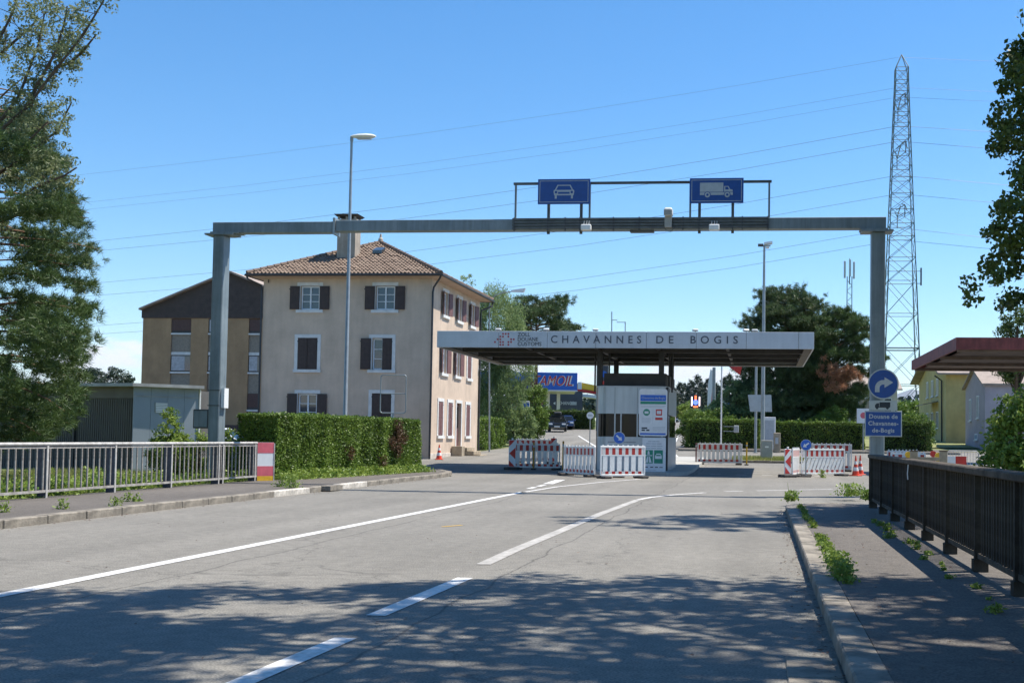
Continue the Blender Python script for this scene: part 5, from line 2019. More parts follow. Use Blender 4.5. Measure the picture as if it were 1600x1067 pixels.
Y = 40.0
p = P(1494, 527, Y)
pe = P(1494, 546, Y)
sh = root('red_shelter', 'weathered red flat roof shelter beyond the dark railing', 'shelter', (p.x, Y, 0))
D = 11.6
Wd = 9.0
z1, z0 = p.z, pe.z
MB().box(0, Wd, 0, .08, z0, z1).build('fascia', 'shelter_red', sh)
MB().box(0, .08, .081, D, z0, z1).build('fascia', 'shelter_red', sh)
MB().box(.081, Wd, D - .08, D, z0, z1).build('fascia', 'shelter_red', sh)
MB().box(.082, Wd, .082, D - .09, z1 - .12, z1 - .03).build('deck', 'roof_dark', sh)
MB().box(.5, Wd, .5, D - .5, z0 + .06, z0 + .10).build('soffit', 'shelter_soffit', sh)
for yy in (.2, 3.9, 7.6, 11.0):
    MB().box(.082, Wd, yy, yy + .16, z0 - .06, z0 + .055).build('beam', 'shelter_soffit', sh)
for yy in (3.9, 7.6):
    MB().box(4.0, 4.2, yy - .08, yy + .1, 0, z0 - .061).build('column', 'shelter_red', sh)

# ------------------------------------------------------------------ petrol station
Y = 130.0
b0 = gz(Y)
x1 = P(902, 600, Y).x
x0 = x1 - 12.5
ps = root('petrol_station', 'petrol station with blue red-lettered fascia on a white canopy and slate coloured shop', 'petrol station', (x1, Y, b0), R(10))
zf1, zf0 = P(880, 582.5, Y).z - b0, P(880, 609.5, Y).z - b0
W = x1 - x0
MB().box(-W, 0, 0, .2, zf0, zf1).build('fascia', 'blue_bright', ps)
MB().box(-.2, 0, .201, 9, zf0, zf1).build('fascia', 'blue_bright', ps)
MB().box(-W, -.201, .201, 9, zf0 - .12, zf0 + .4).build('canopy_slab', 'petrol_white', ps)
MB().box(-W - .05, .06, -.05, .02, zf0 - .14, zf0 - .01).build('fascia_trim', 'petrol_white', ps)
cxm = P(864, 595, Y).x - x1
text('lettering_outline', 'TAMOIL', 1.62, 'petrol_white', ps, (cxm - .03, -.012, (zf0 + zf1) / 2), bold=.03, shear=.3, ext=.008, width=P(894, 595, Y).x - P(834, 595, Y).x + .2)
text('lettering', 'TAMOIL', 1.62, 'red_paint', ps, (cxm - .03, -.034, (zf0 + zf1) / 2), bold=.0, shear=.3, ext=.008, width=P(893, 595, Y).x - P(835, 595, Y).x)
for px in (866, 882):
    xx = P(px, 640, Y + 4).x - x1
    MB().box(xx - .2, xx + .2, 3.8, 4.2, -.2, zf0 - .121).build('column', 'petrol_white', ps)
    pm = MB().box(xx - 1.0, xx - .4, 3.7, 4.3, -.2, 1.6).build('pump', 'petrol_yellow', ps)
    MB().box(xx - .95, xx - .45, 3.69, 3.699, .9, 1.4).build('display', 'dark_metal', pm)
xs0, xs1 = P(853, 640, Y + 12).x - x1, P(936, 640, Y + 12).x - x1
MB().box(xs0, xs1, 12, 20, -.3, P(900, 612, Y + 12).z - b0).build('shop', 'petrol_slate', ps)
text('shop_lettering', 'CHANGE', .62, 'sign_white', ps, (P(911, 631, Y + 12).x - x1, 11.98, P(911, 630.5, Y + 12).z - b0), bold=.0, ext=.01, width=1.9)
MB().prism([(P(891, 630, Y + 12).x - x1, P(891, 630.5, Y + 12).z - b0), (P(894.5, 627, Y + 12).x - x1, P(894.5, 628, Y + 12).z - b0), (P(894.5, 627, Y + 12).x - x1, P(894.5, 633, Y + 12).z - b0)], 11.95, 11.99).build('arrow', 'sign_white', ps)
MB().box(P(916.5, 630, Y + 12).x - x1 + .1, P(924, 630, Y + 12).x - x1 + .25, 11.95, 11.99, P(920, 633, Y + 12).z - b0, P(920, 628, Y + 12).z - b0).build('arrow_plate', 'sign_grey_print', ps)
# neighbouring station with a yellow and red canopy edge
Y2 = 150.0
b2 = gz(Y2)
ps2 = root('second_petrol_station', 'second station canopy with white eaves and yellow red band behind the blue fascia', 'petrol station', (P(890, 620, Y2).x, Y2, b2))
q = lambda x, y: (P(x, y, Y2).x - P(890, 620, Y2).x, P(x, y, Y2).z - b2)
MB().prism([q(885, 608.5), q(906, 597), q(950, 606), q(950, 614), q(906, 607), q(893, 608.5)], 0, 6).build('canopy_band', 'petrol_yellow', ps2)
MB().prism([q(894, 609.2), q(906, 607.8), q(950, 614.8), q(950, 618.5), q(906, 611), q(894, 611)], -.02, 6).build('red_band', 'red_paint', ps2)
MB().prism([q(903, 597), q(909, 597), q(909, 608), q(903, 608)], -.1, -.03).build('emblem_panel', 'petrol_white', ps2)
MB().prism([q(870, 611.5), q(950, 619), q(950, 624), q(870, 616)], .1, 6).build('canopy_slab', 'petrol_white', ps2)
MB().box(q(931, 600)[0], q(937, 600)[0], 2, 2.5, -.3, q(937, 618)[1]).build('column', 'petrol_white', ps2)
# totem seen under the canopy
Y3 = 118.0
p = P(945, 640, Y3)
o = root('price_totem', 'tall blue and grey petrol price totem behind the booth', 'totem', (p.x, Y3, gz(Y3)))
zt_ = P(945, 571, Y3).z - gz(Y3)
MB().box(-.9, -.55, -.15, .15, 0, zt_).build('pillar', 'sign_back', o)
MB().box(-.549, .3, -.12, .12, zt_ * .45, zt_).build('panel', 'petrol_slate', o)
MB().disc(-.12, zt_ - .9, .33, -.13, -.121, 20).build('emblem', 'blue_bright', o)
MB().box(-.549, .3, -.135, -.121, zt_ - 1.95, zt_ - 1.6).build('red_band', 'red_paint', o)

# ------------------------------------------------------------------ vehicles
def car(label, loc, rz, paint, roofbox=False, group=None, low=False):
    o = root('car', label, 'car', loc, rz, group)
    prof = [(-2.1, .35), (-2.12, .62), (-2.0, .80), (-1.25, .92), (-.55, .97), (1.55, 1.0), (2.05, .92), (2.12, .6), (2.1, .35)]
    w = .87
    mb = MB()
    ins = {0: .06, 1: .02, 2: .08, 3: .02, 4: .0, 5: .0, 6: .05, 7: .02, 8: .06}
    n = len(prof)
    vs = [(-(w - ins[i]), y, z) for i, (y, z) in enumerate(prof)] + [((w - ins[i]), y, z) for i, (y, z) in enumerate(prof)]
    mb.add(vs, [tuple(range(n)), tuple(range(n, 2 * n))[::-1]] + [(i, i + n, (i + 1) % n + n, (i + 1) % n) for i in range(n)])
    mb.build('body', paint, o, smooth=True)
    cab = [(-1.15, .93), (-.35, 1.42), (1.2, 1.45), (1.85, 1.0)]
    wb, wt = .82, .62
    mb = MB()
    mb.hexa([(-wb, -1.15, .94), (wb, -1.15, .94), (wb, 1.85, .99), (-wb, 1.85, .99), (-wt, -.35, 1.43), (wt, -.35, 1.43), (wt, 1.3, 1.45), (-wt, 1.3, 1.45)])
    mb.build('glasshouse', 'glass_dark', o)
    MB().hexa([(-wt - .02, -.40, 1.425), (wt + .02, -.40, 1.425), (wt + .02, 1.33, 1.445), (-wt - .02, 1.33, 1.445), (-wt + .06, -.3, 1.49), (wt - .06, -.3, 1.49), (wt - .06, 1.2, 1.50), (-wt + .06, 1.2, 1.50)]).build('roof', paint, o)
    for s in (-1, 1):
        for pts in (((s * (wb + .005), -1.15, .94), (s * (wt + .01), -.36, 1.44)), ((s * (wb + .0), .35, .97), (s * (wt + .015), .3, 1.45)), ((s * wb, 1.8, .99), (s * wt, 1.28, 1.45))):
            MB().tube(pts, .03, 5).build('pillar', paint, o)
        for y in (-1.35, 1.35):
            wh = MB().tube([(s * .66, y, .32), (s * .88, y, .32)], .32, 18).build('wheel', 'tyre', o, smooth=True)
            MB().tube([(s * .875, y, .32), (s * .89, y, .32)], .2, 14).build('rim', 'rim', wh)
        MB().cbox(s * .62 - .18, s * .62 + .18, -2.13, -2.02, .62, .76, .03).build('headlight', 'headlight', o)
        MB().cbox(s * .68 - .12, s * .68 + .12, 2.04, 2.13, .68, .84, .02).build('tail_light', 'tail_red', o)
        MB().cbox(s * .95 - .09, s * .95 + .09, -.85, -.70, .95, 1.07, .03).build('mirror', paint, o)
    MB().box(-.36, .36, -2.135, -2.10, .55, .72).build('grille', 'dark_metal', o)
    MB().box(-.26, .26, -2.15, -2.136, .42, .53).build('number_plate', 'sign_white', o)
    if roofbox:
        MB().cbox(-.38, .38, -.35, 1.3, 1.62, 1.95, .1).build('roof_box', 'dark_metal', o)
        MB().box(-.6, .6, -.05, .0, 1.5, 1.62).box(-.6, .6, .9, .95, 1.5, 1.62).build('roof_bars', 'dark_metal', o)
    return o


def at(px, Y):
    return (P(px, 670, Y).x, Y, gz(Y) + .004)


car('black estate car with a roof box coming down the side road', at(871, 110), R(9), 'car_black', True)
car('dark blue car waiting behind the black estate', at(884, 120), R(9), 'car_blue')
car('white car parked behind the end of the clipped hedge', (P(366, 680, 52).x - .8, 52, gz(52)), R(96), 'car_white')
far_cars = [(1062, 300), (1073, 330)]
car('dark car behind the white bus on the far road', at(1063.5, 262), R(-3), 'car_grey')
car('second dark car queueing on the far road beside the hedge', at(1071.5, 285), R(-3), 'car_grey')
Y = 166.0
bus = root('coach', 'white coach with red tail stripe seen past the booth', 'coach', (P(1042, 665, Y).x, Y, gz(Y)), R(4))
MB().cbox(-1.25, 1.25, 0, 11, .35, 3.2, .12).build('body', 'car_white', bus)
MB().box(-1.1, 1.1, -.02, -.001, 1.7, 2.9).build('rear_window', 'glass_dark', bus)
MB().box(1.251, 1.26, .4, 10.6, 1.6, 2.7).build('side_window', 'glass_dark', bus)
for s in (-1, 1):
    MB().box(s * 1.05 - .14, s * 1.05 + .14, -.02, -.001, .8, 1.5).build('tail_light', 'tail_red', bus)
    for y in (2.2, 8.6):
        MB().tube([(s * .95, y, .5), (s * 1.24, y, .5)], .5, 16).build('wheel', 'tyre', bus)
MB().box(1.251, 1.262, .2, 2.4, .9, 1.5).build('stripe', 'red_paint', bus)

# ------------------------------------------------------------------ pylon, telecom mast, wires
Y = 180.0
b0 = gz(Y)
pyx = P(1407, 500, Y).x
py = root('power_pylon', 'tall green grey lattice power pylon beyond the houses', 'pylon', (pyx, Y, b0))


def zpx(y):
    return P(1407, y, Y).z - b0


def hwid(z):
    zt, zm = zpx(105), 0
    return np.interp(z, [0, zpx(600), zpx(130), zpx(108), zpx(86)], [3.1, 2.7, .98, .95, .05])


levels = [0, 6.5, 12] + [zpx(y) for y in (545, 492, 441, 405, 372, 352, 330, 305, 280, 262, 240, 215, 195, 178, 160, 145, 128, 108)]
levels = sorted(levels)
legs = MB()
for sx in (-1, 1):
    for sy_ in (-1, 1):
        pts = [(sx * hwid(z), sy_ * hwid(z), z) for z in levels] + [(0, 0, zpx(86))]
        MB().tube(pts, [.10] * 6 + [.07] * (len(pts) - 6), 5).build('leg', 'pylon_steel', py)
for k in range(len(levels) - 1):
    z0, z1 = levels[k], levels[k + 1]
    a, b_ = hwid(z0), hwid(z1)
    mb = MB()
    for (p0, p1) in (((-1, -1), (1, -1)), ((1, -1), (1, 1)), ((1, 1), (-1, 1)), ((-1, 1), (-1, -1))):
        mb.tube([(p0[0] * a, p0[1] * a, z0), (p1[0] * b_, p1[1] * b_, z1)], .036, 4)
        mb.tube([(p1[0] * a, p1[1] * a, z0), (p0[0] * b_, p0[1] * b_, z1)], .036, 4)
        mb.tube([(p0[0] * b_, p0[1] * b_, z1), (p1[0] * b_, p1[1] * b_, z1)], .05, 4)
    mb.build('bracing', 'pylon_steel', py)
wire_y = [90, 137, 152, 197, 221, 274, 303, 356, 375]
arm_z = [zpx(v) for v in (160, 235, 330)]
for z, L_ in zip(arm_z, (4.5, 5.5, 4.8)):
    for s in (-1, 1):
        MB().tube([(0, s * .9, z + .9), (0, s * L_, z)], .08, 4).tube([(-.8, s * .9, z), (0, s * L_, z)], .07, 4).tube([(.8, s * .9, z), (0, s * L_, z)], .07, 4).build('crossarm', 'pylon_steel', py)
        ins = MB().tube([(0, s * L_, z), (0, s * L_, z - 1.8)], .07, 5).build('insulator', 'dark_metal', py)
zz_ = P(1436, 443, Y).z - b0
MB().tube([(hwid(zz_), 0, zz_), (hwid(zz_) + .9, 0, zz_)], .05, 4).tube([(-hwid(zz_), 0, zz_ + 1.9), (hwid(zz_) + .9, 0, zz_ + 1.9)], .05, 4).build('platform', 'pylon_steel', py)
MB().box(hwid(zz_) + .85, hwid(zz_) + 1.05, -.2, .2, zz_ - .3, zz_ + 2.4).build('antenna', 'dark_metal', py)

left_ends = [(274, 248), (318, 293), (329, 305), (380, 363), (395, 374), (445, 428), (464, 449), (511, 500), (524, 512)]
right_slope = [.045, .048, .05, .066, .082, .095, .096, .116, .10]
for k, (y0, (y1, y1b)) in enumerate(zip(wire_y, left_ends)):
    pts = []
    xs_ = [-420, -150, 120, 380, 640, 900, 1150, 1404]
    s_l = (y1 - y1b) / 273.0
    for x in xs_:
        t = (1404 - x) / (1404 - 120)
        lin = y0 + (y1 - y0) * t
        sag = (14 + 4 * k * .3) * 4 * t * (1 - t) * .9
        pts.append(P(x, lin + sag, 180 + 30 * t))
    for x in (1500, 1620, 1800):
        pts.append(P(x, y0 + right_slope[k] * (x - 1404) - .00002 * (x - 1404) ** 2, 180 + (x - 1404) * .05))
    o = MB().tube(pts, .017 if k < 3 else .026, 4).build('power_line', 'wire')
    tag(o, 'thin power line strung across the sky from the lattice pylon', 'power line', 'power lines on the pylon')

Y = 150.0
b0 = gz(Y)
tm = root('telecom_mast', 'slim telecom mast with antenna panels above the large conifer', 'mast', (P(1327, 500, Y).x, Y, b0))
H = P(1327, 408, Y).z - b0
for s in (-1, 1):
    MB().tube([(s * .38, 0, 0), (s * .30, 0, H - 2)], .06, 5).build('leg', 'pylon_steel', tm)
mb = MB()
z = 8.0
while z < H - 2.5:
    mb.tube([(-.35, 0, z), (.35, 0, z + .7)], .035, 4).tube([(.35, 0, z + .7), (-.35, 0, z + 1.4)], .035, 4)
    z += 1.4
mb.build('bracing', 'pylon_steel', tm)
for x, z0, z1 in ((-.62, H - 2.2, H), (.55, H - 2.3, H - .1), (.05, H - 2.0, H + .2)):
    MB().cbox(x - .13, x + .13, -.15, .1, z0, z1, .03).build('antenna_panel', 'sign_back', tm)
MB().tube([(0, 0, H - 3), (0, 0, H + .3)], .07, 6).build('top_tube', 'pylon_steel', tm)
zc_ = P(1327, 495, Y).z - b0
for s in (-1, 1):
    MB().tube([(s * .45, -.25, zc_), (s * .45, .15, zc_)], .42, 14).build('dish', 'sign_back', tm)

# ------------------------------------------------------------------ vegetation
def blob_points(blobs, n, shell=.55):
    """points spread through ellipsoids (cx, cy, cz, rx, ry, rz), denser near the outside"""
    B = np.array(blobs, dtype=float)
    vol = B[:, 3] * B[:, 4] * B[:, 5]
    idx = rng.choice(len(B), n, p=vol / vol.sum())
    d = unit(rng.normal(size=(n, 3)))
    r = (shell + (1 - shell) * rng.uniform(0, 1, n)) ** (1 / 1.5)
    return B[idx, :3] + d * B[idx, 3:] * r[:, None]


def broadleaf(name, label, loc, H, blobs, nclump, per, crad, leaf, m='leaf_tree', cat='tree', group=None, aspect=.55, trunk_r=.16, bias=None, bark='wood_bark', flat=.75, filt=None, trunk_top=None, limbs=14):
    o = root(name, label, cat, loc, 0, group)
    C = blob_points(blobs, nclump)
    if filt is not None:
        C = C[[bool(filt(Vector(loc) + Vector(c))) for c in C]]
    rad = crad * rng.uniform(.6, 1.3, len(C))
    pts = clumps(C, per, rad, flat)
    pts = pts[pts[:, 2] > .02]
    link('crown', leaves('crown', pts, leaf, aspect, bias), m, o)
    tt = trunk_top or H * .75
    tp = [(0, 0, -.1), (.03 * H * .3, .0, tt * .35), (-.02 * H * .3, .02 * H, tt * .7), (0, 0, tt)]
    MB().tube(tp, [trunk_r * 1.25, trunk_r, trunk_r * .7, trunk_r * .25], 8).build('trunk', bark, o, smooth=True)
    sel = C[rng.choice(len(C), min(limbs, len(C)), replace=False)]
    for c in sel:
        zb = max(.15 * H, min(tt * .95, c[2] * .65 - .1))
        t = zb / tt
        st = Vector((0, 0, zb))
        en = Vector(c)
        md = st.lerp(en, .5) + Vector((0, 0, .08 * (en - st).length))
        MB().tube([st, md, en], [trunk_r * .35, trunk_r * .2, trunk_r * .06], 5).build('limb', bark, o)
    return o


def conifer(name, label, loc, H, R0, nbr, per_br, nl, nw, per, pad=0, m='needle_pine', z0=.8, shape=None, droop=.18, trunk_r=.2, group=None, lean=(0, 0), bark='pine_bark', up=.25, filt=None, skip_limb=False, side=.28):
    o = root(name, label, 'tree', loc, 0, group)
    shape = shape or (lambda t: (1 - t) ** .8)
    C, D = [], []
    limbs = MB()
    for i in range(nbr):
        t = (i + rng.uniform(0, 1)) / nbr
        z = z0 + (H - z0) * t ** .95
        az_ = i * 2.4 + rng.uniform(-.5, .5)
        L = R0 * shape(t) * (rng.uniform(.6, 1.3) if pad else rng.uniform(.7, 1.12)) + .15
        dx, dy = math.cos(az_), math.sin(az_)
        if filt is not None:
            while L > .6 and not filt(Vector(loc) + Vector((dx * L, dy * L, z - .1 * L))):
                L *= .92
        end = Vector((dx * L, dy * L, z + L * (up - droop * 2 * (1 - t))))
        ctrl = Vector((dx * L * .5, dy * L * .5, z + L * up * .75))
        st = Vector((0, 0, z))
        prevp = st
        bp = []
        for k in range(6):
            s = k / 5
            bp.append(st * (1 - s) ** 2 + ctrl * 2 * s * (1 - s) + end * s * s)
        if not skip_limb:
            limbs.tube(bp, [max(.012, .05 * L / R0 * trunk_r / .2) * (1 - .8 * s / 5) for s in range(6)], 4, cap=False)
        n = max(4, int(per_br * (L / R0) ** 1.3))
        if pad:                                          # foliage carried in flat pads towards the bough ends
            npd = max(2, int(n / 11))
            pads = [(rng.uniform(.4, 1) ** .8, rng.normal() * side * L * .8) for _ in range(npd)] + [(1, 0)]
        for k in range(n):
            if pad:
                s, lat = pads[k % len(pads)]
                p = st * (1 - s) ** 2 + ctrl * 2 * s * (1 - s) + end * s * s
                lat = lat * (1 - .5 * s)
                j = rng.normal(0, pad, 3)
                C.append((p.x - dy * lat + j[0], p.y + dx * lat + j[1], p.z + j[2] * .38 + .03 * lat))
                D.append(tuple(Vector((dx + j[0] * 2.2, dy + j[1] * 2.2, .45)).normalized()))
                continue
            s = rng.uniform(.22, 1) ** .75
            p = st * (1 - s) ** 2 + ctrl * 2 * s * (1 - s) + end * s * s
            sp = side * L * (1 - .55 * s)
            lat = rng.normal() * sp
            q_ = Vector((p.x - dy * lat, p.y + dx * lat, p.z + rng.normal() * .08 * L * .5 + .02))
            C.append(tuple(q_))
            dd = Vector((dx - dy * lat / (L + .1) * .8, dy + dx * lat / (L + .1) * .8, .35))
            D.append(tuple(dd.normalized()))
    C, D = np.array(C), np.array(D)
    if filt is not None:
        k = np.array([bool(filt(Vector(loc) + Vector(c))) for c in C])
        C, D = C[k], D[k]
    link('crown', needles('crown', C, D, nl, nw, per), m, o)
    MB().tube([(0, 0, -.1), (lean[0] * .4, lean[1] * .4, H * .4), (lean[0], lean[1], H * .97)], [trunk_r * 1.2, trunk_r * .8, .03], 8).build('trunk', bark, o, smooth=True)
    if not skip_limb:
        limbs.build('limbs', bark, o)
    return o


def hedge(name, label, p0, p1, W, H, leaf, dens, m, base=None, group=None, lump=.08, shoot=.28):
    a, b = Vector(p0), Vector(p1)
    L = (b - a).length
    rz = math.atan2(b.y - a.y, b.x - a.x)
    z0 = gz(a.y) if base is None else base
    o = root(name, label, 'hedge', (a.x, a.y, z0), rz, group)
    slope = 0 if base is not None else (gz(b.y) - gz(a.y)) / L
    areas = [('f', L * H), ('b', L * H), ('t', L * W), ('l', W * H), ('r', W * H)]
    pts = []
    for s, A in areas:
        n = int(A * dens)
        u, v, e = rng.uniform(0, 1, n), rng.uniform(0, 1, n), np.abs(rng.normal(0, .06, n))
        if s == 'f':
            q_ = np.stack([u * L, e - .0, v * H], 1)
        elif s == 'b':
            q_ = np.stack([u * L, W - e, v * H], 1)
        elif s == 't':
            q_ = np.stack([u * L, v * W, H - e], 1)
        elif s == 'l':
            q_ = np.stack([e, u * W, v * H], 1)
        else:
            q_ = np.stack([L - e, u * W, v * H], 1)
        pts.append(q_)
    q_ = np.concatenate(pts)
    # plants bulge along the hedge; the surface is pushed in and out, keeping the core inside
    ph = np.sin(q_[:, 0] * 5.2 + 1.3 * np.sin(q_[:, 0] * 1.7)) * .5 + np.sin(q_[:, 0] * 2.3 + q_[:, 2] * 2.9) * .3 + np.sin(q_[:, 2] * 7 + q_[:, 0] * 4.1) * .2
    cen = np.stack([np.clip(q_[:, 0], W / 2, L - W / 2), np.full(len(q_), W / 2), np.clip(q_[:, 2], 0, H * .6)], 1)
    dirn = unit((q_ - cen) * [1, 1, .35])
    q_ = q_ + dirn * (lump * ph)[:, None] + rng.normal(0, .018, q_.shape)
    q_[:, 2] = np.maximum(q_[:, 2], .02) + q_[:, 0] * slope
    ns = int(L * 9)                                          # young shoots standing above the cut
    sh_ = np.repeat(np.stack([rng.uniform(.1, L - .1, ns), rng.uniform(.1, W - .1, ns), np.full(ns, H)], 1), 7, 0)
    sh_[:, 2] += rng.uniform(-.02, 1, len(sh_)) * np.repeat(rng.uniform(.02, shoot, ns), 7) + sh_[:, 0] * slope
    sh_[:, :2] += rng.normal(0, .03, (len(sh_), 2))
    q_ = np.concatenate([q_, sh_])
    link('foliage', leaves('foliage', q_, leaf, .6), m, o)
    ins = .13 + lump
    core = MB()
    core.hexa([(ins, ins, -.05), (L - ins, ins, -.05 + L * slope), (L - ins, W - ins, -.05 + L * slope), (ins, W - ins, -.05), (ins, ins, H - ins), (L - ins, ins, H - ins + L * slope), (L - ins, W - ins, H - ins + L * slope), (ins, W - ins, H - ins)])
    core.build('dark_core', 'hedge_core', o)  # solid near-black box filling the hedge inside its leaves
    return o


# left clipped hedge (front face along the footway)
hA, hB = (-13.0, 29.9), (-11.75, 39.0)
h1 = hedge('clipped_hedge', 'tall clipped green hedge with a brownish patch beside the footway', hB, hA, 1.25, 1.78, .062, 2300, 'leaf_hedge', base=.1, lump=.09, shoot=.10)
# it was drawn from far to near so that its front (local -y side) faces the road: flip if needed
h1.rotation_euler = (0, 0, math.atan2(hA[1] - hB[1], hA[0] - hB[0]))
hl = Vector((hA[0] - hB[0], hA[1] - hB[1], 0)).normalized()
h1.location = (hB[0] + hl.y * 1.18, hB[1] - hl.x * 1.18, .1)
bp_ = clumps(np.array([[1.9, 1.25, z] for z in (.75, 1.05, 1.35, 1.55)] + [[1.5, 1.25, 1.2], [2.3, 1.25, 1.0], [3.0, 1.25, .4], [5.2, 1.25, .7]]), 380, .28, 1)
bp_[:, 1] = np.clip(bp_[:, 1], 1.2, 1.37)
bp_[:, 2] = np.minimum(bp_[:, 2], 1.76)
# ground cover at the foot of the hedge
dv = Vector((hB[0] - hA[0], hB[1] - hA[1], 0)).normalized()
nv = Vector((dv.y, -dv.x, 0))
gp = []
for i in range(9000):
    t = rng.uniform(-.02, 1.0) * 9.2
    s = abs(rng.normal(0, .28))
    if s > .75:
        continue
    q_ = Vector((*hA, 0)) + dv * t + nv * (s - .02)
    gp.append((q_.x, q_.y, .12 + rng.uniform(0, 1) ** 1.5 * (.30 - .3 * s)))
o = link('ground_cover', leaves('ground_cover', np.array(gp), .075, .7), 'leaf_weed')
tag(o, 'low leafy ground cover along the foot of the clipped hedge', 'ground cover', kind='stuff')
link('brown_patch', leaves('brown_patch', bp_ * [1, 1, 1], .06, .6), 'leaf_brown', h1)

# hedges beyond the lanes
hedge('garden_hedge', 'clipped hedge left of the floodlight mast, beyond the right lane', (P(1072, 690, 77).x, 77), (P(1186, 690, 77).x, 77), 1.6, 2.05, .11, 420, 'leaf_hedge', lump=.12)
hedge('garden_hedge', 'long clipped hedge right of the white cabinet, in front of the conifer', (P(1207, 690, 77.5).x, 77.5), (P(1352, 690, 77.5).x, 77.5), 1.6, 1.95, .11, 420, 'leaf_hedge', lump=.12)
hedge('garden_hedge', 'dark taller hedge beside the yellow house behind the gantry post', (P(1378, 690, 76).x, 76), (P(1455, 690, 76).x, 76), 2.2, 2.05, .11, 420, 'leaf_hedge_dark', lump=.15)
hedge('station_hedge', 'dark square hedge in front of the petrol station', (P(852, 660, 122).x, 122), (P(926, 660, 122).x, 122), 1.5, 2.0, .14, 300, 'leaf_hedge_dark')
hedge('lane_hedge', 'rough green hedge between the beige house and the willow', (-17.2, 67.6), (-17.0, 76), 1.6, 1.9, .10, 420, 'leaf_hedge', lump=.22)
# tops of the far hedges catch the light: loose shoots standing above the cut
for (pxa, pxb, Y, H) in ((1076, 1180, 77.8, 2.05),):
    pass

X = lambda px, Y: P(px, 670, Y).x
Z = lambda px, y, Y: P(px, y, Y).z - gz(Y)

# willow behind the house, shrubs, purple tree, far pine
broadleaf('willow_tree', 'pale green drooping willow beside the beige house', (X(775, 80), 80, gz(80)), 11.5,
          [(0, 0, 8.0, 2.0, 2.0, 2.8), (-1.2, 0, 5.5, 1.5, 1.6, 3.2), (1.1, 0, 5.9, 1.5, 1.7, 3.0), (.3, -.5, 3.2, 1.8, 1.8, 2.4), (-.3, 0, 10.3, .8, .9, 1.3), (2.2, .2, 6.2, .8, 1.0, 1.6)],
          700, 95, .55, .16, 'leaf_willow', aspect=.28, bias=(0, 0, -1.1), flat=1.5, trunk_r=.22)
broadleaf('young_tree', 'thin light green tree peeping over the roof of the beige house', (X(722, 84), 84, gz(84)), 12.6,
          [(0, 0, 11.4, .9, .9, 1.4), (.4, 0, 9.0, 1.2, 1.2, 1.5), (-.3, 0, 6.5, 1.3, 1.3, 1.8)], 120, 60, .4, .14, 'leaf_willow', trunk_r=.12)
broadleaf('laurel_shrub', 'bright green tall shrub between willow and side road', (X(836, 86), 86, gz(86)), 4.6,
          [(0, 0, 2.3, 1.05, 1.2, 2.2), (-.6, .3, 1.4, 1.2, 1.2, 1.4), (.25, 0, 3.7, .5, .6, .8)], 230, 90, .3, .12, 'leaf_hedge', cat='shrub', trunk_r=.07)
broadleaf('wild_shrub', 'loose mixed shrub at the foot of the willow beside the lane', (X(802, 80), 80, gz(80)), 3.0,
          [(0, 0, 1.3, 1.5, 1.3, 1.3), (-1.2, 0, 1.1, 1.1, 1.1, 1.2), (.9, .2, 1.6, .8, .9, 1.3)], 210, 80, .3, .12, 'leaf_willow', cat='shrub', trunk_r=.06)
broadleaf('purple_tree', 'purple leaved plum shrub behind the bright green shrub', (X(826, 90), 90, gz(90)), 5.2,
          [(0, 0, 3.6, 1.1, 1.1, 1.3), (-.5, 0, 2.6, 1.1, 1.1, 1.2)], 130, 70, .33, .13, 'leaf_purple', trunk_r=.08)
conifer('scots_pine', 'dark round topped pine rising behind the willow', (X(836, 112), 112, gz(112)), Z(840, 470, 112), 3.2, 60, 30, .42, .055, 30, .4, 'needle_dark', z0=Z(836, 562, 112), shape=lambda t: (.55 + .6 * math.sin(PI * min(1, t * 1.02)) ** .8) * (1 if t < .93 else .55), droop=.1, up=.2, trunk_r=.24)
Y = 88.0
p = P(821, 634, Y)
for px, py, lab, m_, ex in ((821, 634, 'small blue and white street sign in front of the shrubs', 'blue_bright', .45), (803, 632, 'white round prohibition sign half hidden in the shrubs', 'sign_white', .4)):
    p = P(px, py, 84)
    o = root('street_sign', lab, 'road sign', (p.x, 82.5 if px > 810 else 82.0, gz(76.5)))
    yy = o.location.y
    p = P(px, py, yy)
    o.location.x = p.x
    zc_ = p.z - gz(76.5)
    MB().cbox(-ex * .7, ex * .7, -.02, .02, zc_ - .4, zc_ + .35, .02).build('panel', 'sign_white', o)
    if px > 810:
        MB().box(-ex * .6, ex * .6, -.026, -.021, zc_ - .15, zc_ + .2).build('print', m_, o)
    else:
        MB().disc(0, zc_, .24, -.026, -.021, 20).build('roundel', 'pink_red', o)
        MB().disc(0, zc_, .17, -.031, -.027, 20).build('roundel_centre', 'sign_white', o)
    MB().tube([(0, .05, 0), (0, .05, zc_)], .035, 6).build('post', 'galvanised', o)
p = P(939.5, 650, 70)
o = root('street_sign', 'round white sign on a post beside the booth', 'road sign', (P(922, 650, 78).x, 78, gz(78)))
zc_ = P(922, 649, 78).z - gz(78)
MB().disc(0, zc_, .24, -.02, .02, 24).build('disc', 'sign_white', o)
MB().box(-.15, .15, -.026, -.021, zc_ - .04, zc_ + .04).build('bar', 'sign_grey_print', o)
MB().tube([(0, .05, 0), (0, .05, zc_)], .035, 6).build('post', 'galvanised', o)

